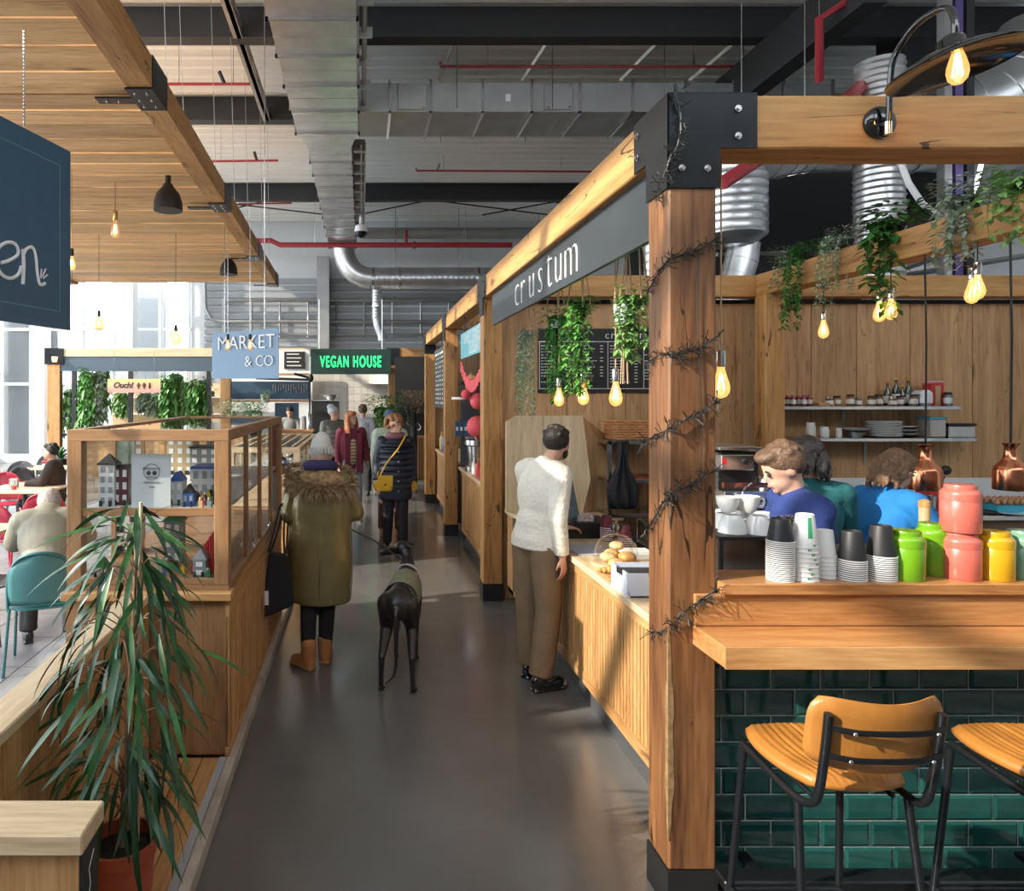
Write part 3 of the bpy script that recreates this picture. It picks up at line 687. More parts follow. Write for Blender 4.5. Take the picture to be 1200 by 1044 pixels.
# oak panelled back wall: each board a part
root = struct('wall_panelled', MB().box(1.35, 8.2, 6.62, 6.7, 0, 2.884), blackp)
xs_ = [1.345, 1.98, 2.55, 3.05, 3.38, 3.68]
x = 3.9; rnd = random.Random(3)
while x < 8.0: xs_.append(x); x += rnd.choice((.36, .44, .52, .6))
for a, b_ in zip(xs_[:-1], xs_[1:]):
    MB().box(a+.003, b_-.003, 6.595, 6.62, 0, 2.84, .002).build('panel', panel, root)
# boards of the far row stalls back walls
root = struct('wall_stall', MB().box(1.35, 4.2, 9.30, 9.34, 0, 2.15), blackp)
pdk = mat('stall_dark_panel', (.05,.055,.06), .5, rnd=.3)
for k in range(6): MB().box(1.36+k*.45, 1.80+k*.45, 9.27, 9.30, 0, 2.1).build('panel', pdk, root)
slatted_counter('serving_counter', 1.36, 2.0, 6.95, 9.40, .98, .12, 'slatted oak counter of the coloured stall with a blue panel', .06)
slatted_counter('serving_counter', 1.36, 2.0, 9.85, 12.35, 1.0, .12, 'far slatted oak counter with a blue poster, behind the third post', .06)
MB().box(1.335, 1.352, 7.05, 7.45, .18, .85).place('blue_panel', mat('turquoise', (.05,.42,.58), .4), (1.34, 7.05, .18), 'turquoise panel on the front of the coloured stall counter', 'panel')
MB().box(1.335, 1.352, 10.3, 10.8, .35, .9).place('blue_panel', bpy.data.materials['turquoise'], (1.34, 10.3, .35), 'turquoise panel on the far stall counter', 'panel')

# ---- hanging slatted timber canopy on the left
def cx_at(y): return -1.5 - (y-5.06)*.0215
root = thing('timber_canopy', (-1.5, 3.7, 4.15), 'big slatted oak canopy hanging on wires over the seating', 'canopy')
mb = MB()
ya, yb = 3.72, 13.55
segs = [3.72, 5.06, 7.96, 10.9, 13.55]
for a, b_ in zip(segs[:-1], segs[1:]):
    xa, xb = cx_at(a), cx_at(b_)
    m = MB().add([(xa-.18,a+.004,4.15),(xa,a+.004,4.15),(xb,b_-.004,4.15),(xb-.18,b_-.004,4.15),(xa-.18,a+.004,4.37),(xa,a+.004,4.37),(xb,b_-.004,4.37),(xb-.18,b_-.004,4.37)],
        [(0,1,2,3),(4,5,6,7),(0,1,5,4),(1,2,6,5),(2,3,7,6),(3,0,4,7)])
    m.build('edge_beam', beam['y'], root)
    MB().box(-5.8, -5.62, a, b_-.01, 4.15, 4.37).build('edge_beam', beam['y'], root)
for y in segs[1:]:
    x = cx_at(y)
    p = MB().box(x-.19, x+.006, y-.2, y+.17, 4.135, 4.148).box(x-.46, x-.19, y-.05, y+.05, 4.135, 4.148).build('bracket_plate', black, root)
    MB().box(x+.002, x+.012, y-.2, y+.17, 4.14, 4.38).build('side_plate', black, root)
    for k in range(3):
        for j in range(2): bolt(root, (x-.05-j*.09, y-.13+k*.11, 4.135), (0,0,-1), .010, p)
    for j in range(2): bolt(root, (x-.3-j*.09, y, 4.135), (0,0,-1), .010, p)
rnd = random.Random(11)
y = 3.76
while y < 13.45:
    wd = rnd.choice((.26, .33, .38, .30)); gap = .018 if rnd.random() > .15 else .04
    x1 = cx_at(y)-.17; z = 4.20+rnd.uniform(-.006, .006)
    if y+wd > 13.5: wd = 13.5-y
    MB().box(-5.62, x1, y, y+wd, z, z+.03, .003).build('board', canopy, root)
    y += wd+gap
for y in (5.06, 7.96, 10.9, 13.4): MB().box(-5.62, cx_at(y)-.18, y-.07, y+.07, 4.25, 4.37).build('joist', beam['x'], root)
# ================================================================ left side: planter walls, glass cabinet
root = thing('planter_wall', (-1.165, 1.6, 0), 'low oak planter wall with pale worn capping beside the seating', 'planter')
MB().box(-1.215, -1.115, 1.73, 3.53, 0, .89).build('core', cabw['z'], root)
k = 0; y = 1.73
while y < 3.5:
    MB().box(-1.118, -1.10, y+.002, min(y+.12, 3.53)-.002, .08, .885).build('plank', oak['z'], root); y += .12
MB().box(-1.23, -1.095, 1.73, 3.55, .885, .925, .005).build('capping', pale['y'], root)
root = thing('planter_pier', (-.9, 1.65, 0), 'oak end pier of the planter with a sunlit thick pale cap, nearest the camera', 'planter')
MB().box(-1.25, -.672, 1.62, 1.72, 0, .88).build('core', oak['z'], root)
MB().box(-1.26, -.65, 1.585, 1.725, .88, .93, .004).build('capping', pale['x'], root)
m = MB().box(-.672, -.664, 1.625, 1.715, .62, .865).build('chalkboard', blackp, root)
MB().tube([(-.6635, 1.64, .70), (-.6635, 1.67, .76), (-.6635, 1.66, .80), (-.6635, 1.69, .83)], .0012, 4).tube([(-.6635, 1.65, .74), (-.6635, 1.69, .72)], .0012, 4).build('chalk_drawing', white, m)
root = thing('planter_trough', (-.9, 2.6, 0), 'oak planked planter floor edged with a scuffed metal kerb', 'planter')
for i in range(4): MB().box(-1.09+i*.09, -1.005+i*.09, 1.73, 3.53, .0, .08).build('plank', oak['y'], root)
kerbm = mat('kerb_metal', (.52,.47,.41), .4, .3, var=.25, scale=6)
MB().box(-.735, -.70, 1.0, 3.53, 0, .085).build('kerb_strip', grey, root)
MB().box(-.70, -.655, .8, 11.5, 0, .075, .004).place('floor_kerb', kerbm, (-.68, .8, 0), 'scuffed pale metal kerb running along the left edge of the aisle', 'kerb')

XC0, XC1, YC0, YC1, ZC = -1.53, -.69, 3.54, 5.90, 1.775
def cabinet(name, x0, x1, y0, y1, zb, zt, lab, mullions, midz, wm, basem=True):
    root = thing(name, (x0, y0, 0), lab, 'display cabinet')
    s = .075
    for (x, y) in ((x0, y0), (x1-s, y0), (x0, y1-s), (x1-s, y1-s)): MB().box(x, x+s, y, y+s, zb, zt-.06, .003).build('corner_stile', wm['z'], root)
    MB().box(x0, x1, y0, y0+.05, zt-.06, zt, .003).build('top_rail', wm['x'], root)
    MB().box(x0, x1, y1-.05, y1, zt-.06, zt, .003).build('top_rail', wm['x'], root)
    MB().box(x0, x0+.05, y0+.05, y1-.05, zt-.06, zt, .003).build('top_rail', wm['y'], root)
    MB().box(x1-.05, x1, y0+.05, y1-.05, zt-.06, zt, .003).build('top_rail', wm['y'], root)
    MB().quad((x0+.03,y0+.03,zt-.01),(x1-.03,y0+.03,zt-.01),(x1-.03,y1-.03,zt-.01),(x0+.03,y1-.03,zt-.01)).build('top_glass', cabg, root)
    MB().box(x0+s, x1-s, y0+.01, y0+.04, midz-.02, midz+.02, .002).build('mid_rail', wm['x'], root)
    MB().box(x0+s, x1-s, y0+.01, y0+.04, zb, zb+.03, .002).build('bottom_rail', wm['x'], root)
    MB().quad((x0+s,y0+.025,zb+.03),(x1-s,y0+.025,zb+.03),(x1-s,y0+.025,zt-.06),(x0+s,y0+.025,zt-.06)).build('pane', cabg, root)
    for k in range(mullions):
        a = y0+s+(y1-y0-2*s)*k/mullions; b_ = y0+s+(y1-y0-2*s)*(k+1)/mullions
        MB().quad((x1-.02,a+.003,zb),(x1-.02,b_-.003,zb),(x1-.02,b_-.003,zt-.06),(x1-.02,a+.003,zt-.06)).build('pane', cabg, root)
        MB().quad((x0+.02,a+.003,zb),(x0+.02,b_-.003,zb),(x0+.02,b_-.003,zt-.06),(x0+.02,a+.003,zt-.06)).build('pane', cabg, root)
        if k: MB().box(x1-.03, x1-.004, a-.012, a+.012, zb, zt-.06).build('mullion', wm['z'], root); MB().box(x0+.004, x0+.03, a-.012, a+.012, zb, zt-.06).build('mullion', wm['z'], root)
    MB().box(x0+.04, x1-.04, y0+.05, y1-.05, midz-.012, midz+.006).build('shelf', mat('shelf_white', (.7,.7,.68), .5) if 'shelf_white' not in bpy.data.materials else bpy.data.materials['shelf_white'], root)
    MB().box(x0, x1, y0, y1, zb-.03, zb).build('deck', wm['x'], root)
    return root
cab = cabinet('display_cabinet', XC0, XC1, YC0, YC1, .97, ZC, 'near oak framed glass display cabinet full of brick-built models', 4, 1.345, cabw)
MB().box(-1.10, -.70, 3.56, 3.60, .08, .89).build('end_panel', cabw['z'], cab)
MB().box(XC0-.02, XC1+.02, 3.50, 3.60, .895, .94, .005).build('front_ledge', oak['x'], cab)
MB().box(XC0, -1.23, 3.53, 3.62, 0, .895).build('left_panel', cabw['x'], cab)
MB().box(-1.44, -1.36, 3.522, 3.53, .62, .75).build('socket_plate', blackp, cab)
MB().box(XC0, -.705, 3.62, 5.9, .0, .94).build('base', cabw['y'], cab)
MB().box(-.71, -.69, 3.55, 5.9, .80, .935).build('side_rail', oak['y'], cab)
MB().box(-.71, -.69, 3.55, 5.9, .075, .12).build('side_rail', oak['y'], cab)
for k in range(38): 
    o = bpy.data.objects.new('slat', slat_m); COL.objects.link(o); o.parent = cab; o.location = (-.708-XC0, .02+k*.0615, .12); o.scale = (.9, 1.3, .68)
for k in range(2):
    MB().tube([(-.685, 4.25+k*.75, 1.0), (-.67, 4.25+k*.75, 1.02), (-.685, 4.25+k*.75, 1.04)], .006, 6).build('latch', chrome, cab)
cab2 = cabinet('display_cabinet', -1.50, -.69, 7.62, 10.4, .75, 1.375, 'far pale oak glass display cabinet beyond the woman in the parka', 4, 1.05, pale)
MB().box(-1.5, -.70, 7.63, 10.4, 0, .72).build('base', oak['y'], cab2)
for k in range(6): MB().box(-1.45+k*.13, -1.42+k*.13, 7.7, 10.3, 1.377, 1.385).build('top_slat', pale['y'], cab2)
# small things in the cabinet, each brick-built model on its own
def house(name, c, w, d, h, m, lab, roof=None, wins=(2,3), roofm=None, winm=None, tier=None):
    root = thing(name, c, lab, 'model building'); x, y, z = c
    MB().box(x-w/2, x+w/2, y-d/2, y+d/2, z, z+h).build('wall', m, root)
    nx, nz = wins
    for i in range(nx):
        for j in range(nz):
            wx = x-w/2+w*(i+.5)/nx; wz = z+h*(j+.55)/nz
            MB().box(wx-w/nx*.25, wx+w/nx*.25, y-d/2-.003, y-d/2+.002, wz-h/nz*.28, wz+h/nz*.28).build('window', winm or white, root)
    if roof == 'spire': MB().box(x-w*.6, x+w*.6, y-d*.6, y+d*.6, z+h, z+h+.008).add([(x-w*.55,y-d*.55,z+h+.008),(x+w*.55,y-d*.55,z+h+.008),(x+w*.55,y+d*.55,z+h+.008),(x-w*.55,y+d*.55,z+h+.008),(x,y,z+h+.06)], [(0,1,4),(1,2,4),(2,3,4),(3,0,4),(3,2,1,0)]).build('roof', roofm or blackp, root)
    elif roof == 'gable': MB().prism([(x-w*.56, z+h), (x+w*.56, z+h), (x, z+h+.05)], 'y', y-d*.55, y+d*.55).build('roof', roofm or blackp, root)
    else: MB().box(x-w*.53, x+w*.53, y-d*.53, y+d*.53, z+h, z+h+.012).build('roof', roofm or blackp, root)
    for i in range(3): MB().box(x-w*.4+w*.3*i, x-w*.25+w*.3*i, y-d*.5-.02, y-d*.5-.004, z, z+.03).build('shopfront', blackp, root) if i != 1 else None
    return root
zs_, zb_ = 1.352, .971
bro = mat('brick_dark_red', (.10,.02,.02), .4); bw = mat('brick_white', (.62,.62,.60), .35); bblue = mat('brick_blue', (.03,.12,.42), .35); byel = mat('brick_yellow', (.65,.42,.03), .35); bred = mat('brick_red', (.55,.03,.03), .35); bgrn = mat('brick_green', (.04,.22,.07), .35); bgry = mat('brick_grey', (.25,.26,.27), .4); btan = mat('brick_tan', (.5,.36,.2), .4)
house('model_building', P(128,594,3.75)*1 + Vector((0,0,zs_-P(128,594,3.75).z)), .085, .08, .225, bw, 'white brick-built tower with a black spire in the cabinet', 'spire', (2,4), winm=bgry)
house('model_building', (P(144.5,0,3.78).x, 3.78, zs_), .085, .08, .205, bro, 'dark red brick-built town house beside the white tower', None, (2,3))
house('model_building', (P(209,0,3.8).x, 3.8, zs_), .07, .1, .13, bw, 'brick-built hut with a blue striped gable roof', 'gable', (2,2), roofm=bblue)
house('model_building', (P(244,0,4.2).x, 4.2, zs_), .16, .2, .16, bw, 'wide white brick-built building with a flat blue roof', None, (3,2), roofm=bblue, winm=bgry)
house('model_building', (P(222,0,3.72).x, 3.72, zs_), .06, .05, .07, bblue, 'small navy brick-built kiosk at the front of the shelf', 'gable', (2,1), winm=bgry)
house('model_building', (-1.41, 4.3, zs_), .12, .1, .10, bgry, 'low grey brick-built station at the left of the shelf', 'gable', (3,1))
house('model_building', (P(243,0,4.9).x, 4.9, zs_), .2, .2, .23, bgry, 'grey brick-built block deep inside the cabinet', None, (3,4))
house('model_building', (P(215,0,5.3).x, 5.3, zs_), .2, .2, .28, btan, 'tan brick-built block farthest in the cabinet', 'gable', (3,4))
house('model_building', (P(205,0,4.0).x, 4.0, zb_), .10, .1, .25, bgry, 'grey brick-built castle tower on the lower shelf', 'spire', (2,3), roofm=bgrn)
house('model_building', (P(152,0,4.3).x, 4.3, zb_), .15, .12, .30, bw, 'white and black brick-built tower on the lower shelf', None, (2,5), winm=blackp)
house('model_building', (P(235,0,3.72).x, 3.72, zb_), .07, .06, .09, bgry, 'small grey brick-built turret at lower right of the cabinet', 'spire', (1,2), roofm=bgry)
house('model_building', (P(120,0,3.7).x, 3.7, zb_), .07, .06, .055, btan, 'little tan brick-built cottage at lower left of the cabinet', 'gable', (2,1), roofm=bgrn)
rnd = random.Random(5)
cols = [bro, bw, bblue, byel, bred, bgrn, bgry, blackp, btan]; cn = ['dark red', 'white', 'blue', 'yellow', 'red', 'green', 'grey', 'black', 'tan']
figs = {}; seen_ = {}
def fig(ci):
    m = MB().box(-.008, .008, -.005, .005, 0, .014).box(-.009, .009, -.006, .006, .015, .03); m.lathe([(.006,.03),(.007,.032),(.007,.040),(.005,.043)], (0,0,0), 8); return m
for k in range(46):
    ci = k % 9; up = k % 2 == 0
    if up: x, y, z = P(225+rnd.uniform(-5, 25), 0, 3.66).x + rnd.uniform(-.01,.02), 3.64+rnd.random()*.35, zs_
    else: x, y, z = P(rnd.uniform(175, 248), 0, 3.68).x, 3.63+rnd.random()*.4, zb_
    if not up and k % 4 == 3: z += 0
    if ci in figs: o = figs[ci].copy(); COL.objects.link(o)
    else:
        o = bpy.data.objects.new('toy_figure', fig(ci).mesh('toy_figure', cols[ci])); COL.objects.link(o); figs[ci] = o
    o.location = (x, y, z); o.scale = (1.3,)*3
    q_ = seen_[ci, up] = seen_.get((ci, up), -1)+1
    tag(o, '%s tiny %s toy figure on the %s shelf of the near cabinet' % (['one', 'another', 'a third', 'a fourth'][q_], cn[ci], 'upper' if up else 'lower'), 'toy figure', 'tiny %s toy figures on the %s shelf' % (cn[ci], 'upper' if up else 'lower'))
# red brick staircase with slope
root = thing('model_coaster', (P(240,0,3.8).x, 3.8, zb_), 'red brick-built ramp climbing at lower right of the cabinet', 'model')
for k in range(9): MB().box(P(226+k*3,0,3.8).x, P(228+k*3,0,3.8).x, 3.75, 3.85, zb_, zb_+.05+k*.022).build('brick_pillar', bred, root)
# certificate
root = thing('certificate', (P(180,0,3.68).x, 3.68, zs_), 'pale grey award certificate standing inside the cabinet', 'certificate')
a, b_ = P(154,532,3.66), P(200,594,3.66)
MB().box(a.x, b_.x, 3.66, 3.665, zs_, a.z).build('card', mat('certificate_grey', (.50,.52,.52), .5), root)
ink = mat('ink_dark', (.03,.03,.03), .6)
cx_ = P(177.5,553,3.655)
ring = MB(); n = 28
for k in range(n):
    t0, t1 = 2*math.pi*k/n, 2*math.pi*(k+1)/n
    ring.add([(cx_.x+.044*math.cos(t0),3.657,cx_.z+.044*math.sin(t0)),(cx_.x+.044*math.cos(t1),3.657,cx_.z+.044*math.sin(t1)),(cx_.x+.041*math.cos(t1),3.657,cx_.z+.041*math.sin(t1)),(cx_.x+.041*math.cos(t0),3.657,cx_.z+.041*math.sin(t0))], [(0,1,2,3)])
ring.build('round_emblem', ink, root)
for s_ in (-1, 1): MB().lathe([(.008,0),(.012,0),(.012,.002),(.008,.002)], (0,0,0), 14, Matrix.Translation((cx_.x+s_*.016,3.657,cx_.z-.006)) @ Matrix.Rotation(R(90),4,'X')).build('owl_eye', ink, root)
for (tx, z, s_) in (('EXCELLENCE', .012, .016), ('WINNER', -.034, .014), ('CERTIFICATE', -.062, .014), ('2019', -.086, .014)):
    xf(text_mb(tx, s_, .001), frame_M((cx_.x, 3.657, cx_.z+z), (1,0,0), (0,0,1))).build('lettering', ink, root)
# a few dark models in the far cabinet
for k in range(7):
    house('model_building', (-.9-.08*(k%3), 7.9+k*.34, 1.056), .12, .12, .10+.03*(k%3), cols[(k*2) % 9], '%s brick-built model in the far cabinet, %s from the near end' % (cn[(k*2) % 9], ['first','second','third','fourth','fifth','sixth','seventh'][k]), 'gable' if k % 2 else None, (2,2))

# ---- navy hanging sign at far left
root = thing('hanging_sign', (-2.05, 4.3, 2.39), 'large navy hanging sign with white curly letters at the left edge', 'sign')
p0 = Vector((-1.95, 4.57, 0)); dv = (Vector((-2.11, 3.98, 0))-p0).normalized(); nrm = Vector((-dv.y, dv.x, 0));
if nrm.dot(-p0) < 0: nrm = -nrm
def sp(s, z, o=0): q = p0+dv*s+nrm*o; return (q.x, q.y, z)
def sbox(m, s0, s1, z0, z1, o0, o1):
    vs = [sp(s, z, o) for s in (s0, s1) for o in (o0, o1) for z in (z0, z1)]
    return m.add(vs, [(0,1,3,2),(4,6,7,5),(0,4,5,1),(2,3,7,6),(0,2,6,4),(1,5,7,3)])
sbox(MB(), 0, 1.5, 2.39, 3.585, -.02, 0).build('board', navy, root)
teal = mat('teal_line', (.10,.25,.25), .5)
m = MB(); sbox(m, .10, .108, 2.50, 3.46, 0, .002); sbox(m, .1, 1.4, 3.455, 3.463, 0, .002); sbox(m, .1, 1.4, 2.50, 2.508, 0, .002); m.build('border_line', teal, root)
m = MB()
def stroke(m, pts, r): m.tube([sp(a, z, .004) for a, z in pts], r, 5)
def spx(px, py):   # sign coordinates of a photograph point on its plane
    d = Vector(((px-424)/800, 1, 0)); A = d.cross(dv).z; t = p0.cross(dv).z/A; q = d*t; return ((q-p0).dot(dv), H-(py-464)*q.y/800)
def curve(pts, n=6):
    out = []
    for i in range(len(pts)-1):
        p_ = [Vector(pts[max(i-1,0)]), Vector(pts[i]), Vector(pts[i+1]), Vector(pts[min(i+2,len(pts)-1)])]
        for k in range(n):
            t = k/n; out.append(.5*((2*p_[1]) + (-p_[0]+p_[2])*t + (2*p_[0]-5*p_[1]+4*p_[2]-p_[3])*t*t + (-p_[0]+3*p_[1]-3*p_[2]+p_[3])*t**3))
    out.append(Vector(pts[-1])); return out
for st in ([(0,308),(10,305),(20,298),(18,287),(8,284),(-2,290),(-6,305),(0,320),(10,326),(20,322),(24,312)], [(26,333),(27,310),(26,292)], [(26,300),(30,292),(37,290),(41,300),(43,320),(46,333),(52,332)]):
    stroke(m, [spx(*q) for q in curve([(a, b_) for a, b_ in st])], .011)
m.build('lettering', white, root)
m = MB()
for st in ([(47,326),(48,315)], [(49,324),(53,315)], [(50,326),(55,322)]): stroke(m, [spx(*q) for q in st], .005)
m.build('leaf_drawing', white, root)
# chain holding it
root = thing('sign_chain', P(28,148,4.2), 'bright beaded chain holding the navy sign', 'chain')
a = P(28,148,4.2)
for k in range(34):
    MB().ell((a.x, a.y, a.z+.015+k*.022), (.009,.009,.012), 6, 4).build('link', chrome, root)
MB().tube([a, (a.x, a.y, 4.2)], .003, 4).build('core_wire', steel, root)

# ---- pendants under the canopy
def dome(c, r, lab):
    r *= 1.12
    root = thing('dome_pendant', c, lab, 'lamp', 'black dome pendants under the canopy')
    MB().lathe([(r,0),(r*.98,.06*r/.1),(r*.8,.12*r/.1),(r*.45,.16*r/.1),(r*.3,.19*r/.1)], c, 24).build('shade', blackp, root, 40)
    MB().lathe([(r*.96,.002),(r*.4,.1*r/.1)], c, 20, caps=False).build('inner_shade', white, root, 40)
    MB().tube([(c[0],c[1],c[2]+.19*r/.1),(c[0],c[1],c[2]+.25*r/.1)], r*.2, 10).tube([(c[0],c[1],c[2]+.25*r/.1),(c[0]+.02,c[1],c[2]+.33*r/.1)], .006, 5).build('socket', blackp, root)
    return root
c = P(197,247,7.0); dome(c, .13, 'nearer black dome pendant under the canopy')
MB().tube([c+Vector((0,0,.4)), (c.x, c.y, 4.2)], .008, 5).place('pendant_rod', blackp, c+Vector((0,0,.4)), 'short black rod above the nearer dome pendant', 'rod')
c = P(268,322,11.2); dome(c, .13, 'farther black dome pendant under the canopy')
MB().tube([c+Vector((0,0,.4)), (c.x, c.y, 4.2)], .008, 5).place('pendant_rod', blackp, c+Vector((0,0,.4)), 'short black rod above the farther dome pendant', 'rod')
brass = mat('brass', (.55,.36,.12), .25, 1.0)
filam = emis('filament', (1.0,.50,.13), 45); bulbg = bulbglass('bulb_glass', (1.0,.55,.18), .5); bulbp = bulbglass('bulb_glass_pale', (1.0,.6,.3), .25, (.62,.45,.28))
def bulb(name, top, ztop, s, lab, cat='light bulb', grp=None, cordm=None, pale_=False, globe=False, sock=None, cord=True):
    "pendant bulb: top = point where the bulb meets its socket"
    x, y, z = top; root = thing(name, top, lab, cat, grp)
    if cord: MB().tube([(x, y, z+.05*s), (x, y, ztop)], .0035, 5).build('cord', cordm or blackp, root)
    MB().lathe([(.012*s,.062*s),(.016*s,.058*s),(.017*s,.01*s),(.014*s,0)], top, 12).build('socket', sock or blackp, root, 40)
    pr = [(.013,0),(.014,-.012),(.020,-.035),(.028,-.06),(.031,-.08),(.028,-.098),(.018,-.112),(.004,-.118)] if not globe else [(.013,0),(.015,-.015),(.035,-.035),(.055,-.07),(.058,-.095),(.045,-.125),(.02,-.142),(.004,-.146)]
    MB().lathe([(a*s, b_*s) for a, b_ in pr], top, 16, caps=False).build('glass_bulb', bulbp if pale_ else bulbg, root, 60)
    m = MB(); n = 4
    for k in range(n):
        t = 2*math.pi*k/n; dx, dy = math.cos(t)*.008*s, math.sin(t)*.008*s
        m.tube([(x+dx*.6, y+dy*.6, z-.03*s), (x+dx*1.6, y+dy*1.6, z-.085*s), ], .0016*s, 4)
    m.build('filament', filam, root)
    return root
bl = [((135,258),7.2,1.9,'bulb pendant hanging left of the nearer dome pendant','brass'), ((116,371),9.5,1.6,'clear globe bulb hanging low beside the navy sign','g'), ((206,388),9.5,1.6,'clear star-shaped globe bulb above the plant stall beam','g')]
for (px, py), Y_, s_, lab, kd in bl:
    bulb('pendant_bulb', P(px, py, Y_), 4.2, s_*.85, lab, 'lamp', None, blackp, True, kd == 'g', brass if kd == 'brass' else None)
for (px, py, Y_, lab) in ((84,300,6.8,'warm bulb half hidden behind the navy sign'),):
    bulb('pendant_bulb', P(px, py, Y_), 4.2, 1.2, lab, 'lamp', None, brass)
# fairy lights beside navy sign
m = MB()
root = thing('fairy_lights', P(84,330,7.2), 'thin string of warm fairy lights behind the navy sign', 'string lights')
for k in range(14): MB().ell(P(84.5+math.sin(k*1.7)*1.2, 345+k*3.4, 7.2), (.012,.012,.016), 6, 4).build('bulb', emis('fairy_bulb', (1,.75,.4), 3) if k == 0 else bpy.data.materials['fairy_bulb'], root)
MB().tube([P(84.5, 290, 7.2), P(84.5, 392, 7.2)], .003, 4).build('wire', blackp, root)

# ---- MARKET hanging sign
root = thing('hanging_sign', P(288,414,9.2), 'blue MARKET sign hanging in the sun above the far cabinet', 'sign')
mkm = mat('slate_blue_board', (.16,.27,.40), .45)
A, B_, C_, D_ = P(248.5,390.5,9.2), P(326.5,384.5,8.6), P(326.5,443.5,8.6), P(248.5,443.5,9.2)
nv = Vector((0,1,0))*.03
MB().add([A, B_, C_, D_, A+nv, B_+nv, C_+nv, D_+nv], [(0,1,2,3),(7,6,5,4),(0,4,5,1),(1,5,6,2),(2,6,7,3),(3,7,4,0)]).build('board', mkm, root)
ux = (B_-A).normalized(); ux.z = 0; ux.normalize()
xf(text_mb('MARKET', .26, .006, -.002), frame_M((A+(B_-A)*.52)+Vector((0,-.02,-.24)), ux, (0,0,1))).build('lettering', white, root)
xf(text_mb('& CO', .20, .006, -.002), frame_M((A+(B_-A)*.72)+Vector((0,-.02,-.47)), ux, (0,0,1))).build('lettering', white, root)
for t in (.2, .8):
    q = A.lerp(B_, t); MB().tube([q, (q.x, q.y, 4.3 if q.x < -1.6 else 7.08)], .006, 5).build('hanging_wire', steel, root)
for i, (px, py) in enumerate(((267,398),(293,398))):
    bulb('pendant_bulb', P(px, py, 8.2), 4.2, 1.1, ['clear bulb hanging in front of the MARKET sign, left', 'clear bulb hanging in front of the MARKET sign, right'][i], 'lamp', None, steel, True)
# ================================================================ right-hand stall contents
def lamp_wall():
    root = thing('gooseneck_lamp', (1.95, 2.575, 2.98), 'black gooseneck lamp with wide glossy dish shade on the front beam', 'lamp')
    gl = mat('gloss_black', (.010,.010,.011), .08, 0, coat=.6)
    MB().lathe([(.060,0),(.060,.012),(.05,.022),(.018,.026)], (0,0,0), 28, Matrix.Translation((1.95,2.577,2.98)) @ Matrix.Rotation(R(90),4,'X')).build('wall_plate', gl, root, 40)
    pts = curve([(1.95,2.53,2.94),(1.95,2.525,3.0),(1.95,2.52,3.10),(1.95,2.50,3.19),(1.95,2.42,3.25),(1.95,2.34,3.26),(1.95,2.27,3.24),(1.95,2.245,3.18),(1.95,2.245,3.12)], 5)
    MB().tube(pts, .011, 10).tube([(1.95,2.575,2.96),(1.95,2.53,2.96)], .014, 8).build('arm', gl, root, 60)
    MB().tube([(1.95,2.53,2.92),(1.95,2.53,2.965)], .014, 10).build('joint', chrome, root, 40)
    M = Matrix.Translation((1.955, 2.245, 3.035)) @ Matrix.Scale(.90, 4) @ Matrix.Rotation(R(-10),4,'Y') @ Matrix.Rotation(R(-3),4,'X')
    MB().lathe([(.212,-.004),(.214,0),(.20,.012),(.13,.045),(.06,.062),(.045,.07),(.042,.10),(.022,.115)], (0,0,0), 48, M, caps=False).lathe([(.212,-.004),(.198,.004),(.12,.034),(.05,.05),(.002,.05)], (0,0,0), 48, M, caps=False).build('dish_shade', gl, root, 60)
    B = Matrix.Translation((1.955, 2.24, 3.10)) @ Matrix.Scale(.88, 4)
    pr = [(.013,.0),(.015,-.02),(.024,-.045),(.033,-.08),(.035,-.10),(.030,-.125),(.016,-.142),(.003,-.146)]
    MB().lathe([(.017,.04),(.018,0),(.014,-.005)], (0,0,0), 14, B).build('socket', brass, root, 40)
    MB().lathe(pr, (0,0,0), 20, B, caps=False).build('glass_bulb', bulbg, root, 60)
    m = MB()
    for k in range(6):
        t = 2*math.pi*k/6; m.tube([B @ Vector((math.cos(t)*.006, math.sin(t)*.006, -.03)), B @ Vector((math.cos(t)*.017, math.sin(t)*.017, -.115))], .0018, 4)
    m.build('filament', filam, root)
lamp_wall()
# ---- tea canisters
def canister(loc, r, h, m, lab):
    root = thing('tea_canister', loc, lab, 'canister', 'coloured canisters on the bar top')
    MB().lathe([(r*.96,0),(r,.004),(r,h*.66),(r*.99,h*.665)], loc, 36).build('body', m, root, 40)
    MB().lathe([(r*1.012,h*.665),(r*1.012,h*.80),(r*.99,h*.84),(r*.84,h*.90),(r*.80,h*.91),(r*.80,h*.975),(r*.77,h),(.001,h*1.002)], loc, 36).build('lid', m, root, 40)
lime = mat('lime_enamel', (.14,.33,.010), .22, coat=.4); pinkm = mat('salmon_enamel', (.55,.13,.095), .3, coat=.3); yel = mat('yellow_enamel', (.55,.31,.010), .25, coat=.3); sage = mat('sage_enamel', (.16,.32,.22), .3, coat=.3)
ZBT = 1.2507
def bt(px, Y): return (P(px,0,Y).x, Y, ZBT)
canister(bt(1061,2.62), .0625, .185, lime, 'lime green tea canister beside the paper cups')
canister(bt(1092.5,2.685), .0555, .20, lime, 'smaller lime green canister next to the salmon pair')
canister(bt(1125.5,2.63), .0645, .178, pinkm, 'lower of the two stacked salmon pink canisters')
c = bt(1125.5,2.63); canister((c[0], c[1], c[2]+.179), .0638, .180, pinkm, 'upper of the two stacked salmon pink canisters')
canister(bt(1165.5,2.62), .0605, .182, yel, 'mustard yellow tea canister right of the salmon pair')
canister(bt(1200,2.63), .062, .182, sage, 'sage green tea canister at the right edge')
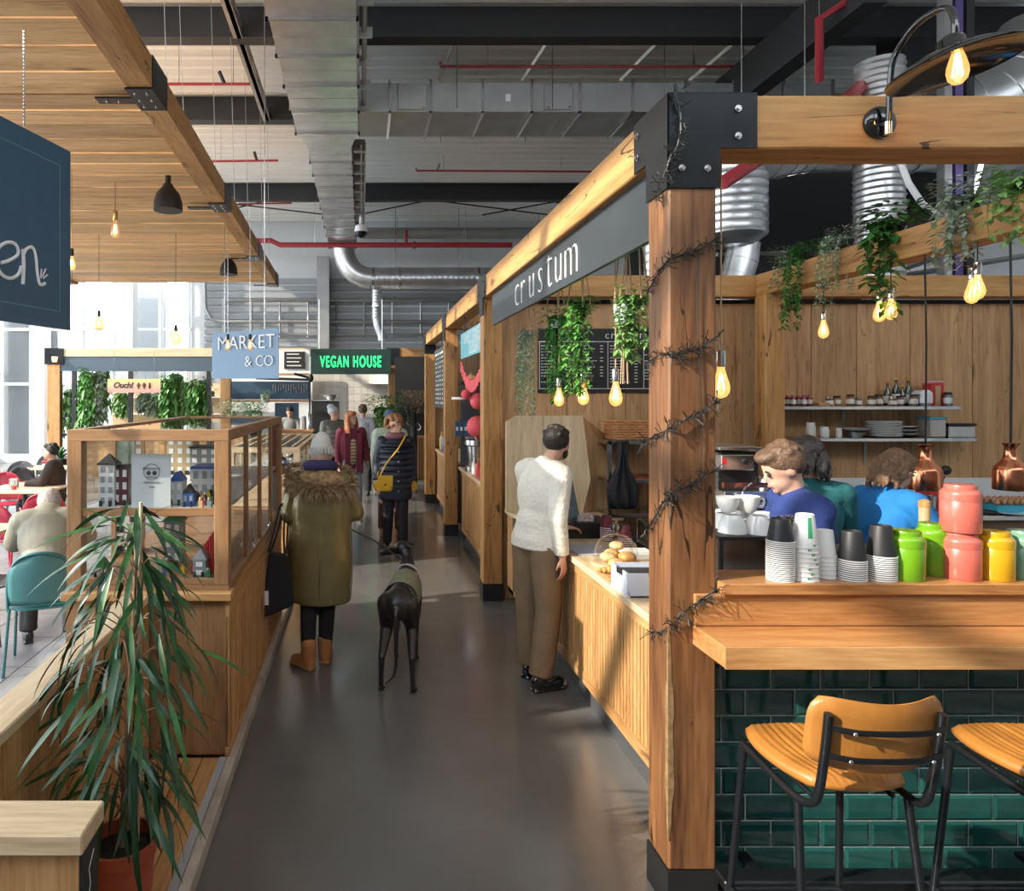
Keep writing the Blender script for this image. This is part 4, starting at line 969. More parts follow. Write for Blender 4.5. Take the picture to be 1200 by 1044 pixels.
# ---- paper cups
cupblk = mat('cup_black', (.015,.016,.018), .5); cupwht = mat('cup_white', (.78,.78,.76), .5); cupgrn = mat('cup_green_print', (.06,.38,.18), .5); rimw = mat('cup_rim', (.85,.85,.83), .4)
def cup_proto(r0, r1, h, m, lab, grp, print_=False):
    root = thing('paper_cup', (0,0,0), lab, 'paper cup', grp)
    MB().lathe([(r0,0),(r1,h-.003),(r1*.96,h),(r1*.94,h-.006),(.001,h-.006)], (0,0,0), 24, caps=False).build('cup_wall', m, root, 40)
    MB().lathe([(r0*.99,-.0),(r0*1.045,.001),(r0*1.045,.0045),(r0*.99,.005)], (0,0,0), 24).build('rim', rimw, root, 40)
    if print_:
        g = MB()
        for (a0, a1, z0, z1) in ((-108, -84, h*.30, h*.92), ):
            for t in range(4):
                t0, t1 = R(a0+(a1-a0)*t/4), R(a0+(a1-a0)*(t+1)/4)
                q = lambda t_, z: ((r0+(r1-r0)*z/h)*1.006*math.cos(t_), (r0+(r1-r0)*z/h)*1.006*math.sin(t_), z)
                g.add([q(t0,z0), q(t1,z0), q(t1,z1), q(t0,z1)], [(0,1,2,3)])
        g.build('green_stripe', cupgrn, root)
        g = MB(); t0, t1 = R(-86), R(-70); g.add([q(t0,.008), q(t1,.008), q(t1,.016), q(t0,.016)], [(0,1,2,3)]); g.build('green_mark', cupgrn, root)
    return root
def stack(px, Y, n, pitch, r0, r1, h, m, lab1, labtop, grp, pr=False):
    c = bt(px, Y); proto = cup_proto(r0, r1, h, m, lab1, grp, pr)
    for k in range(n):
        o = proto if k == 0 else copy_tree(proto)
        o.location = (c[0]+random.uniform(-.0008,.0008), c[1], c[2]+k*pitch); o.rotation_euler.z = random.uniform(-.5,.5) if pr and k < n-1 else 0
        o['label'] = labtop if k == n-1 else ORD[k]+' '+lab1+' from the bottom' if k else 'lowest '+lab1
stack(914.5, 2.60, 20, .0077, .047, .033, .087, cupblk, 'cup in the tallest black stack, nearest the oak post', 'topmost cup of the black stack nearest the oak post', 'black cups in the stack nearest the oak post')
stack(943.5, 2.60, 8, .0180, .044, .031, .125, cupwht, 'cup in the taller white stack with green marks', 'topmost white cup with a tall green stripe', 'white cups in the taller white stack', True)
stack(966.5, 2.64, 6, .0165, .038, .028, .100, cupwht, 'cup in the shorter white stack', 'topmost cup of the shorter white stack', 'small white cups in the shorter stack', False)
stack(998.5, 2.61, 10, .0080, .0475, .034, .112, cupblk, 'cup in the shortest black stack', 'topmost cup of the shortest black stack', 'black cups in the shortest black stack')
stack(1032.5, 2.61, 12, .0080, .050, .034, .118, cupblk, 'cup in the black stack beside the lime canister', 'topmost cup of the black stack beside the lime canister', 'black cups in the stack beside the lime canister')
def lathe_thing(name, prof, loc, m, lab, cat, grp=None, n=20, sm=40): return MB().lathe(prof, loc, n, caps=False).place(name, m, loc, lab, cat, grp, sm)
tumb = [(.03,0),(.040,.002),(.046,.11),(.043,.11),(.034,.006),(.001,.006)]
for i in range(2): lathe_thing('plastic_tumbler', tumb, (bt(980,2.68)[0], 2.69, ZBT+i*.05), glz, ['lower clear plastic tumbler behind the white cups', 'upper clear plastic tumbler behind the white cups'][i], 'tumbler')
# ---- rack, mugs, beakers behind the bar
root = thing('mug_rack', (1.55, 2.9, 0), 'black framed steel rack behind the bar carrying white mugs', 'rack')
MB().box(1.5, 1.86, 2.86, 3.14, 1.345, 1.36).build('tray', blackp, root)
MB().box(1.52, 1.84, 2.90, 3.13, .92, 1.344).build('steel_case', mat('dark_brushed', (.22,.18,.16), .25, .9, var=.3, scale=3), root)
for x in (1.5, 1.845):
    for y in (2.86, 3.125): MB().box(x, x+.015, y, y+.015, 0, 1.345).build('leg', blackp, root)
mugm = mat('china_white', (.82,.82,.80), .12, coat=.4)
def mug(loc, s, lab, tilt=0, rz=0, up=True):
    root = thing('coffee_mug', (0,0,0), lab, 'mug', 'white mugs on the rack')
    MB().lathe([(.024*s,0),(.028*s,.0),(.044*s,.03*s),(.050*s,.066*s),(.046*s,.066*s),(.04*s,.03*s),(.001,.008*s)], (0,0,0), 20, caps=False).build('cup_body', mugm, root, 50)
    MB().tube(curve([(.044*s,0,.056*s),(.068*s,0,.05*s),(.068*s,0,.028*s),(.040*s,0,.02*s)], 4), .005*s, 6).build('handle', mugm, root, 50)
    root.location = loc; root.rotation_euler = (R(180) if not up else R(tilt), R(tilt)*.5, rz); 
    return root
mugz = 1.361
for i, (px, Y, dz, s, up, rz) in enumerate([(858,2.95,.066,1.15,0,.3),(889,2.93,.066,1.15,0,2.4),(848,3.06,.066,1.0,0,1),(873,3.08,.066,1.1,0,2),(853,3.02,.075,1.0,1,.4),(876,3.02,.078,1.05,1,0)]):
    s_ = s; mug((P(px,0,Y).x, Y, mugz+(0.066*s_ if not up else .078)), s_, ['upside-down white mug at the front of the rack, next to the post','upside-down white mug at the front of the rack, next to the black cups','upside-down white mug behind, next to the post','upside-down white mug at the back middle of the rack','white mug standing on the others, left','white mug with its handle right, topmost on the pile'][i], 0, rz, bool(up))
for i, (px, Y, r) in enumerate(((920,2.98,.036),(931,3.0,.034))):
    x = P(px,0,Y).x
    lathe_thing('steel_beaker', [(r*.8,0),(r,.12),(r*.94,.12),(r*.74,.004),(.001,.004)], (x, Y, 1.301), chrome, ['polished steel beaker behind the tallest black cups', 'second polished steel beaker, next to the white cups'][i], 'beaker')
root = thing('prep_counter', (1.88, 2.9, 0), 'stainless counter just behind the bar', 'counter')
MB().box(1.88, 4.2, 2.87, 3.0, 1.26, 1.30).box(1.88, 4.2, 2.88, 2.99, 0, 1.26).build('cabinet', steel, root)
# ---- espresso machine
root = thing('espresso_machine', (1.6, 3.55, .9), 'silver espresso machine beside the oak post', 'espresso machine')
Ye = 3.55
X0, X1 = 1.87, P(901,0,Ye).x
def ez(py): return P(0,py,Ye).z
MB().box(X0, X1-.02, Ye+.05, Ye+.45, 1.05, ez(531), .01).build('body', blackp, root)
MB().box(X0, P(884,0,Ye).x, Ye, Ye+.1, ez(551), ez(533), .004).build('top_panel', steel, root)
MB().box(X0, X1, Ye-.03, Ye+.1, ez(594), ez(575), .004).build('control_panel', steel, root)
MB().box(X0, X1, Ye-.05, Ye+.1, ez(613), ez(598), .006).build('drip_tray', white, root)
MB().box(X0, X1-.02, Ye+.02, Ye+.35, ez(528), ez(524), .003).build('top_rail', steel, root)
MB().box(P(902,0,Ye).x-.02, P(906,0,Ye).x, Ye, Ye+.4, ez(600), ez(562)).build('side_panel', white, root)
for px in (851, 868.5, 878, 892):
    MB().lathe([(.018,0),(.018,.012),(.010,.02),(.001,.021)], (0,0,0), 14, Matrix.Translation(P(px,585,Ye-.03)) @ Matrix.Rotation(R(90),4,'X')).build('knob', chrome if px > 855 else blackp, root, 40)
MB().lathe([(.014,0),(.014,.01),(.001,.012)], (0,0,0), 14, Matrix.Translation(P(873,541,Ye)) @ Matrix.Rotation(R(90),4,'X')).build('gauge', blackp, root, 40)
MB().box(P(846,0,Ye).x, P(851,0,Ye).x, Ye-.006, Ye, ez(544), ez(537)).build('red_switch', bred, root)
MB().tube(curve([P(880,566,Ye-.03),P(873,572,Ye-.06),P(870,582,Ye-.06)],4), .006, 6).build('steam_wand', chrome, root, 40)
MB().box(P(846,0,Ye).x, P(898,0,Ye).x, Ye-.02, Ye+.0, ez(571), ez(565)).build('brew_head', copper, root)
MB().box(X0-.005, X1+.1, Ye-.1, Ye+.5, .86, .90).box(X0, X1+.08, Ye-.06, Ye+.48, 0, .86).place('machine_counter', steel, (X0, Ye, 0), 'steel counter carrying the espresso machine', 'counter')
MB().box(X0, X1, Ye, Ye+.42, .901, 1.049).build('machine_base', steel, root)
# ---- back wall shelves
for nm, (pa, pb_, py, d) in {'upper': (910,1127,478,.34), 'lower': (945,1145,515.5,.34)}.items():
    a, b_ = P(pa, py, 6.25), P(pb_, py, 6.25)
    root = thing('wall_shelf', (a.x, 6.25, a.z), '%s steel wall shelf on the kitchen back wall' % nm, 'shelf')
    MB().box(a.x, b_.x, 6.25, 6.59, a.z-.015, a.z+.015, .003).build('shelf_board', steel, root)
    for t in (.12, .5, .88):
        x = a.x+(b_.x-a.x)*t
        if nm == 'upper' and t > .8: continue
        MB().prism([(6.57, a.z-.015), (6.59, a.z-.26), (6.59, a.z-.015), (6.33, a.z-.015)], 'x', x-.012, x+.012).build('bracket', galvd, root)
ZU = P(0,478,6.25).z+.0155; ZL = P(0,515.5,6.25).z+.0155
def sx(px, Y=6.4): return P(px,0,Y).x
jamred = mat('jam_red', (.14,.01,.015), .15, coat=.4); jamlid = mat('gingham_lid', (.55,.12,.14), .5); spice = mat('spice_brown', (.20,.09,.03), .3, var=.5, scale=60); labw = mat('label_paper', (.75,.73,.68), .6)
def jar(loc, r, h, m, lid, lab, grp):
    root = thing('jar', loc, lab, 'jar', grp)
    MB().lathe([(r*.9,0),(r,.006),(r,h*.72),(r*.8,h*.82)], loc, 16).build('glass_body', m, root, 40)
    MB().lathe([(r*.86,h*.82),(r*.88,h),(.001,h)], loc, 16).build('lid', lid, root, 40)
    MB().lathe([(r*1.01,h*.2),(r*1.01,h*.6)], loc, 16, caps=False).build('paper_label', labw, root, 40)
pos = ['leftmost','second','third','fourth','fifth','sixth','seventh','eighth','ninth','tenth','eleventh','twelfth']
for i in range(6): jar((sx(917+i*6.3, 6.36+.07*(i%2)), 6.36+.07*(i%2), ZU), .024, .10, jamred, jamlid, '%s red jam jar with checked lid on the upper shelf' % pos[i], 'jam jars on the upper shelf')
for i in range(10): jar((sx(972+i*12.3, 6.38), 6.38+.04*(i%2), ZU), .034, .085+.012*(i%3), spice, blackp if i % 3 else steel, '%s spice jar from the left on the upper shelf' % pos[i], 'spice jars on the upper shelf')
bottleg = mat('dark_bottle', (.02,.03,.012), .08, coat=.5)
def bottle(loc, r, h, m, capm, lab, grp=None):
    root = thing('bottle', loc, lab, 'bottle', grp)
    MB().lathe([(r*.9,0),(r,.006),(r,h*.55),(r*.35,h*.75),(r*.32,h*.93)], loc, 16).build('glass_body', m, root, 40)
    MB().lathe([(r*.38,h*.92),(r*.38,h),(.001,h)], loc, 12).build('cap', capm, root, 40)
    MB().lathe([(r*1.02,h*.12),(r*1.02,h*.42)], loc, 16, caps=False).build('paper_label', labw, root, 40)
for i, (px, hh) in enumerate(((1040,.22),(1050,.27),(1057,.20),(1064.5,.26))):
    bottle((sx(px,6.5), 6.5, ZU), .032, hh, bottleg, redp if i == 0 else byel, ['dark bottle with a red cap on the upper shelf','tallest dark bottle with a yellow cap on the upper shelf','short dark bottle between the two tall ones','dark bottle with a pale label, rightmost of four'][i], 'bottles on the upper shelf')
MB().box(sx(1075), sx(1090), 6.34, 6.5, ZU, ZU+.15, .03).place('flour_bag', mat('white_plastic', (.75,.75,.75), .5), (sx(1082), 6.4, ZU), 'white crumpled plastic bag on the upper shelf', 'bag')
root = thing('food_box', (sx(1099), 6.4, ZU), 'orange and red food packet standing on the upper shelf', 'box')
MB().box(sx(1091), sx(1106), 6.4, 6.5, ZU, ZU+.21).build('carton', bred, root); MB().box(sx(1096), sx(1102), 6.395, 6.4, ZU, ZU+.19).build('side_band', btan, root)
MB().box(sx(1090), sx(1107), 6.4, 6.5, ZU+.211, ZU+.235, .01).build('pink_flap', mat('pink_print', (.8,.4,.45), .5), root)
jar((sx(1111,6.35), 6.35, ZU), .035, .13, mat('smoked_glass', (.1,.11,.13), .1, coat=.5), blackp, 'smoked glass jar at the right end of the upper shelf', None)
MB().box(sx(956), sx(974), 6.35, 6.5, ZU, ZU+.03).place('wooden_tray', oak['x'], (sx(956), 6.4, ZU), 'small wooden tray beside the jam jars', 'tray')
# plates
pl = lambda r: [(r*.5,0),(r*.6,.004),(r,.016),(r,.020),(r*.55,.008),(.001,.008)]
for i in range(11):
    lathe_thing('dinner_plate', pl(.15), (sx(1035,6.42), 6.42, ZL+i*.0135), mugm, ORD[i]+' white dinner plate in the tall stack on the lower shelf' if i < 10 else 'topmost white dinner plate on the lower shelf', 'plate', 'stacked dinner plates on the lower shelf', 28)
for i in range(6):
    lathe_thing('side_plate', pl(.075), (sx(1064,6.42), 6.42, ZL+i*.017), mugm if i % 2 else blackp, ORD[i]+(' white' if i % 2 else ' black') + ' small plate in the short stack on the lower shelf' if i < 5 else 'topmost small white plate in the short stack', 'plate', 'small plates on the lower shelf', 24)
root = thing('food_container', (sx(1094), 6.42, ZL), 'clear tall food tub with a blue lid on the lower shelf', 'container')
MB().box(sx(1085), sx(1103), 6.34, 6.5, ZL, ZL+.17, .01).build('tub', mat('cloudy_plastic', (.45,.42,.38), .2), root); MB().box(sx(1084), sx(1104), 6.335, 6.505, ZL+.17, ZL+.19, .004).build('lid', bpy.data.materials['turquoise'], root)
root = thing('food_container', (sx(1122), 6.42, ZL), 'low steel food tray with a dark lid on the lower shelf', 'container')
MB().box(sx(1106), sx(1137), 6.34, 6.5, ZL, ZL+.11, .008).build('tub', steel, root); MB().box(sx(1105), sx(1138), 6.335, 6.505, ZL+.11, ZL+.13, .004).build('lid', blackp, root)
for i in range(3): lathe_thing('mixing_bowl', [(.05,0),(.11,.05),(.105,.05),(.045,.006),(.001,.006)], (sx(1001+i*1,6.4), 6.4, ZL+i*.018), steel if i < 2 else offw, ['lowest steel bowl on the lower shelf','middle steel bowl on the lower shelf','pale bowl topmost on the steel ones'][i], 'bowl')
for i, px in enumerate((950, 966, 983)):
    jar((sx(px,6.36), 6.36, ZL), .04 if i < 2 else .025, [.14,.10,.09][i], offw, white, ['tall white tub at the left of the lower shelf','white tub behind the teal shirt','small white pill pot on the lower shelf'][i], 'white tubs on the lower shelf')
# kitchen back bench and things on it
root = thing('back_bench', (2.96, 5.75, 0), 'stainless steel bench along the kitchen back wall', 'counter')
MB().box(2.96, 7.2, 5.75, 6.59, .90, .94, .004).build('worktop', steel, root)
MB().box(2.96, 7.2, 5.8, 6.58, .0, .90).build('cupboard', mat('bench_wood', (.16,.10,.06), .5), root)
m = MB().box(4.2, 7.2, 6.575, 6.594, .96, 1.16); sp_ = m.place('splash_panel', white, (4.2, 6.58, .96), 'white socket trunking along the back bench', 'panel')
for i, x in enumerate((5.55, 5.75)): MB().box(x, x+.13, 6.565, 6.575, 1.03, 1.11).build('socket', grey, sp_)
eggm = mat('egg_brown', (.5,.25,.13), .5)
root = thing('egg_tray', (P(1180,0,5.9).x, 5.95, .941), 'teal egg tray full of brown eggs on the back bench', 'egg tray')
ex0 = P(1162,0,5.9).x
MB().box(ex0, ex0+.5, 5.85, 6.15, .95, 1.01).build('tray', bpy.data.materials['turquoise'], root)
for i in range(9):
    for j in range(3): MB().ell((ex0+.03+i*.055, 5.88+j*.1, 1.035), (.022,.022,.028), 8, 6).build('egg', eggm, root, 60)
MB().box(P(1145,0,5.8).x, P(1170,0,5.8).x, 5.8, 6.1, .941, .97, .004).place('dark_tray', blackp, (P(1145,0,5.8).x, 5.8, .941), 'dark oven tray lying beside the egg tray', 'tray')
lathe_thing('dinner_plate', pl(.14), (P(1190,0,5.8).x, 5.85-.03, .941), mugm, 'white plate lying at the right of the back bench', 'plate')
# red slicer/mixer + ladle
root = thing('red_mixer', (P(1098,0,5.9).x, 5.95, .941), 'red kitchen appliance behind the copper lamp', 'appliance')
a = P(1092,0,5.9).x; b2 = P(1108,0,5.9).x
MB().box(a, b2, 5.9, 6.1, .941, 1.17, .02).build('body', bred, root); MB().box(a-.1, b2, 5.85, 6.1, .941, .97, .01).build('base', bred, root)
root = thing('ladle', P(1103,560,5.6), 'black ladle standing up behind the copper lamp', 'ladle')
MB().tube([P(1100,575,5.6), P(1107,558,5.6)], .006, 6).build('handle', blackp, root); MB().ell(P(1108.5,551,5.6), (.04,.035,.04), 12, 8).build('bowl', blackp, root, 60)
MB().lathe([(.05,0),(.055,.14),(.05,.14),(.045,.01),(.001,.01)], (P(1100,0,5.6).x, 5.7, .98), 16, caps=False).place('utensil_pot', steel, (P(1100,0,5.6).x, 5.7, .98), 'steel pot holding the ladle', 'pot', None, 40)
MB().box(P(1085,0,5.6).x, P(1115,0,5.6).x, 5.5, 5.75-.005, .94, .978).place('pink_board', mat('pink_board', (.75,.2,.25), .5), (P(1085,0,5.6).x, 5.6, .94), 'red chopping board under the utensil pot', 'board')
# centre island counter the staff work at
root = thing('prep_counter', (2.0, 3.95, 0), 'low prep counter with shiny trays in front of the blue-shirted worker', 'counter')
MB().box(2.75, 3.75, 3.5, 3.72, .86, .90).box(2.77, 3.73, 3.52, 3.7, 0, .86).build('cabinet', steel, root)
root = thing('pepper_mill', (P(1083.5,0,3.6).x, 3.6, .901), 'tall pale wooden pepper mill beside the salmon canisters', 'pepper mill')
zt_ = P(0,585,3.6).z
MB().lathe([(.032,0),(.034,.02),(.020,.10),(.026,.17),(.018,.22),(.024,.26),(.026,zt_-.901-.04)], (P(1083.5,0,3.6).x, 3.6, .901), 18).build('body', pale['z'], root, 50)
MB().lathe([(.028,zt_-.901-.04),(.028,zt_-.901-.01),(.012,zt_-.901)], (P(1083.5,0,3.6).x, 3.6, .901), 18).build('cap', oak['z'], root, 50)
# ---- copper heat lamps
for i, (px, pt, pbt, Y) in enumerate(((1084.5,521,574,4.49),(1184.5,519,574,3.9))):
    c = P(px, pbt, Y); s_ = 34*Y/800/2*(1.0 if i == 0 else 1.0); s_ = (1101-1068)/2*Y/800; hh = (pbt-pt)*Y/800
    root = thing('heat_lamp', c, ['lit copper heat lamp hanging in front of the blue-shirted worker', 'copper heat lamp at the right edge'][i], 'lamp', 'copper heat lamps')
    MB().lathe([(s_,0),(s_*1.02,.006),(s_*.99,hh*.42),(s_*.9,hh*.50),(s_*.55,hh*.62),(s_*.42,hh*.70),(s_*.36,hh*.80),(s_*.36,hh*.92),(s_*.52,hh)], c, 32, caps=False).build('copper_shade', copper, root, 50)
    MB().lathe([(s_*.97,.004),(s_*.92,hh*.45),(s_*.5,hh*.6),(.002,hh*.62)], c, 28, caps=False).build('inner_shade', mat('copper_glow_liner', (.8,.4,.2), .4, .6) if i == 0 else bpy.data.materials['copper_glow_liner'], root, 50)
    MB().ell((c.x, c.y, c.z+.07), (.035,.035,.05), 12, 8).build('heat_bulb', emis('heat_bulb_on', (1,.45,.15), 12) if i == 0 else bpy.data.materials['heat_bulb_on'], root, 60)
    MB().tube([(c.x, c.y, c.z+hh), (c.x+.006, c.y, 2.3), (c.x-.004, c.y, 2.88)], .006, 6).build('cord', blackp, root)
# ---- bulbs from the plant beam
for i, (px, py, Y, lab) in enumerate(((965,375,5.47,'warm bulb hanging alone from the left of the plant beam'), (1030.5,353,4.88,'left bulb of the close pair under the plant beam'), (1044,350,4.77,'right bulb of the close pair under the plant beam'),
    (1145.5,322,4.11,'front bulb of the overlapping pair near the right edge'), (1139,328,4.25,'rear bulb of the overlapping pair near the right edge'))):
    c = P(px, py, Y); bulb('pendant_bulb', c, 2.9 if i < 5 else 2.9, Y*.19+.25 if False else 1.25, lab, 'lamp', 'pendant bulbs under the plant beam', blackp, False, False, chrome)
# ---- serving counter goods
ZCt = .9155
def cp(px, py, z=ZCt): Y = (H-z)*800/(py-464); return Vector((P(px,0,Y).x, Y, z))
domeg = glass('dome_glass', (.97,.98,.98), .35)
root = thing('cake_dome', cp(713,668), 'glass cake dome with a round knob over the pastries', 'cake dome')
c = Vector((1.545, 4.15, ZCt+.03))
MB().lathe([(.128,0),(.13,.004),(.128,.06),(.115,.11),(.075,.15),(.02,.165),(.012,.17)], c, 32, caps=False).build('dome', domeg, root, 60)
MB().lathe([(.012,.17),(.012,.178),(.03,.19),(.036,.21),(.03,.232),(.002,.242)], c, 20, caps=False).build('knob', cabg, root, 60)
MB().lathe([(.02,-.03),(.14,-.028),(.15,-.01),(.15,-.002),(.001,-.002)], c, 32, caps=False).build('stand', pale['x'], root, 40)
c2 = Vector((1.72, 3.78, ZCt+.03)); root = thing('cake_dome', c2, 'second glass cake dome half hidden by the oak post', 'cake dome')
MB().lathe([(.118,0),(.12,.004),(.118,.05),(.105,.10),(.07,.135),(.02,.15),(.012,.155),(.03,.175),(.002,.2)], c2, 32, caps=False).build('dome', domeg, root, 60)
MB().lathe([(.02,-.03),(.13,-.028),(.14,-.002),(.001,-.002)], c2, 32, caps=False).build('stand', pale['x'], root, 40)
root = MB().box(1.375, 1.62, 3.80, 4.02, ZCt, ZCt+.018, .008).place('wooden_board', oak['x'], (1.4, 3.8, ZCt), 'round-cornered wooden board under the nearest pastries', 'board')
crust = [mat('pastry_crust_%d' % i, c, .45, var=.3, scale=25, bump=.3, bscale=50) for i, c in enumerate([(.55,.27,.08), (.72,.48,.22), (.62,.36,.14)])]
pst = [((1.435,3.90,.02),.062,'croissant at the front left of the wooden board',0,1),((1.545,3.88,.02),.055,'sugared bun at the front right of the wooden board',1,0),((1.50,4.02,.02),.05,'golden pastry behind the croissant',2,0),
       ((1.49,4.13,.033),.05,'bun under the left of the cake dome',1,0),((1.60,4.12,.033),.055,'brown bun under the right of the cake dome',0,0),((1.545,4.22,.033),.05,'bun at the back under the cake dome',2,0),((1.55,4.15,.10),.045,'pale bun topmost under the cake dome',1,0),
       ((1.71,3.79,.033),.05,'bun under the second cake dome',2,0)]
for (q, r, lab, k, cr) in pst:
    loc = Vector((q[0], q[1], ZCt+q[2])); root = thing('croissant' if cr else 'bun', loc, lab, 'pastry', 'pastries on the counter')
    m = MB()
    if cr:
        for j in range(7):
            t = (j-3)/3; m.ell((loc.x+t*.065, loc.y+abs(t)**2*.03, loc.z+.028*(1-.5*abs(t))), (.016, .034*(1-.55*abs(t)), .028*(1-.5*abs(t))), 10, 8)
    else: m.ell((loc.x, loc.y, loc.z+r*.55), (r, r, r*.6), 16, 10)
    o = m.build('crust', crust[k], root, 60)
    if not cr: MB().ell((loc.x, loc.y, loc.z+r*.62), (r*.7, r*.7, r*.56), 12, 8).build('topping', crust[1] if k != 1 else crust[0], root, 60)
# white basket
root = thing('plastic_basket', (1.36, 3.5, ZCt), 'white plastic basket with cut-out handles at the counter edge', 'basket')
wp = mat('basket_white', (.62,.66,.74), .35)
x0, x1, y0, y1, zb2, zt2 = 1.365, 1.72, 3.50, 3.74, ZCt, ZCt+.125
MB().box(x0, x1, y0, y1, zb2, zb2+.008).build('base', wp, root)
MB().prism([(x0-.008, zt2), (x0+.012, zb2), (x1-.012, zb2), (x1+.008, zt2), (x1-.10, zt2), (x1-.10, zt2-.018), (x1-.13, zt2-.035), (x1-.22, zt2-.035), (x1-.25, zt2-.018), (x1-.25, zt2)], 'y', y0, y0+.006).build('side', wp, root)
MB().box(x0, x1, y1-.006, y1, zb2, zt2-.0).build('side', wp, root)
MB().box(x0-.002, x0+.005, y0+.006, y1-.006, zb2, zt2-.035).box(x0-.002, x0+.005, y0+.006, y0+.07, zt2-.035, zt2).box(x0-.002, x0+.005, y1-.07, y1-.006, zt2-.035, zt2).build('side', wp, root)
MB().box(x1-.005, x1+.002, y0+.006, y1-.006, zb2, zt2).build('side', wp, root)
MB().box(x0+.01, x1-.01, y0+.012, y1-.012, zb2+.03, zb2+.10).build('dark_bag', blackp, root)
# till
root = thing('cash_till', (1.45, 5.0, ZCt), 'black cash till with a dark screen facing away, in front of the man', 'till')
MB().box(1.40, 1.84, 4.95, 5.3, ZCt, ZCt+.11, .006).build('drawer', blackp, root)
Ms = Matrix.Translation((1.47, 5.0, ZCt+.27)) @ Matrix.Rotation(R(35),4,'Z') @ Matrix.Rotation(R(-14),4,'X')
MB().box(-.15, .15, -.012, .012, -.15, .15, .008, Ms).build('screen', mat('screen_slate', (.10,.14,.17), .3), root)
MB().box(1.46, 1.52, 5.05, 5.12, ZCt+.11, ZCt+.25).build('stand', blackp, root)
for i in range(5): MB().tube([Ms @ Vector((-.09, -.0135, .08-i*.035)), Ms @ Vector((.07-.02*(i%2), -.0135, .08-i*.035))], .0025, 4).build('screen_line', grey, root)
MB().box(1.58, 1.70, 5.0, 5.12, ZCt+.111, ZCt+.16, .006, None).place('receipt_pile', mat('papers', (.6,.5,.48), .6, var=.4, scale=40), (1.6, 5.0, ZCt+.111), 'pile of receipts and leaflets on the cash till', 'papers')
MB().box(1.40, 1.66, 4.42, 4.72, ZCt, ZCt+.010, .003).place('order_pad', mat('grey_pad', (.42,.42,.48), .5), (1.42, 4.5, ZCt), 'grey pad under the hand of the man in the cream jumper', 'pad')
cupr = mat('cup_red_pattern', (.16,.02,.03), .5, var=.6, scale=60)
for j, (x, y, n) in enumerate(((1.78, 4.62, 6), (1.74, 4.85, 8))):
    pr = None
    for k in range(n):
        if pr is None: pr = cup_proto(.043, .032, .09, cupr, 'a', 'dark red cups in the %s stack' % ['nearer', 'farther'][j]); o = pr
        else: o = copy_tree(pr)
        o.location = (x, y, ZCt+k*.014); o['label'] = (ORD[k]+' dark red patterned cup in the %s stack by the till' if k < n-1 else 'topmost dark red patterned cup of the %s stack by the till') % ['nearer', 'farther'][j]
MB().box(1.66, 1.85, 4.28, 4.44, ZCt, ZCt+.05, .012).place('card_reader', offw, (1.7, 4.3, ZCt), 'white card machine behind the cake dome', 'card machine')
MB().box(1.99, 2.08, 4.75, 4.95, .915, 1.07, .01).place('napkin_holder', glz, (2.0, 4.8, .915), 'clear napkin holder near the post', 'holder')
MB().box(1.96, 2.3, 4.6, 5.1, .87, .912).box(2.021, 2.28, 4.62, 5.08, 0, .87).place('side_table', steel, (2.1, 4.8, 0), 'steel side table behind the serving counter', 'table')
# steel rack with baskets and apron
root = thing('steel_rack', (2.13, 5.85, 0), 'open steel rack by the back wall with a wicker basket on top', 'rack')
for x in (2.13, 2.9):
    for y in (5.9, 6.35): MB().box(x, x+.03, y, y+.03, 0, 1.56).build('upright', steel, root)
for z in (1.53, 1.20, .9): MB().box(2.13, 2.93, 5.9, 6.38, z, z+.03, .003).build('shelf', steel, root)
wick = mat('wicker', (.62,.30,.12), .6, var=.4, scale=60, bump=.5, bscale=80)
root = thing('wicker_basket', (2.4, 6.1, 1.561), 'orange wicker basket lying on top of the steel rack', 'basket')
for k in range(8): MB().box(2.22-.004*k, 2.66+.004*k, 5.97, 6.25, 1.563+k*.022, 1.581+k*.022, .008).build('woven_row', wick, root)
lathe_thing('round_tray', [(.001,0),(.16,0),(.17,.012),(.16,.012),(.001,.004)], (2.5, 6.1, 1.231), copper, 'round copper tray on the middle rack shelf', 'tray')
root = thing('apron', (2.22, 5.84, 1.55), 'black apron hanging by its strap from the steel rack', 'apron')
fab = mat('black_fabric', (.018,.018,.020), .85, bump=.2, bscale=200)
m = MB(); rows = [(1.56,.035),(1.45,.04),(1.33,.06),(1.24,.12),(1.15,.17),(1.05,.16),(.98,.13)]; nn = 9; vs = []
for (z, wd) in rows:
    for k in range(nn): t = k/(nn-1)-.5; vs.append((2.24+t*2*wd*.8, 5.86+.02*math.sin(k*2.3+z*6), z))
fs = [(r*nn+k, r*nn+k+1, (r+1)*nn+k+1, (r+1)*nn+k) for r in range(len(rows)-1) for k in range(nn-1)]
o = m.add(vs, fs).build('cloth', fab, root, 60); s_ = o.modifiers.new('thick', 'SOLIDIFY'); s_.thickness = .012
MB().tube([(2.20,5.86,1.56),(2.215,5.85,1.40),(2.20,5.85,1.28)], .012, 6).build('strap', fab, root); MB().tube([(2.28,5.86,1.56),(2.265,5.85,1.40),(2.29,5.85,1.28)], .012, 6).build('strap', fab, root)
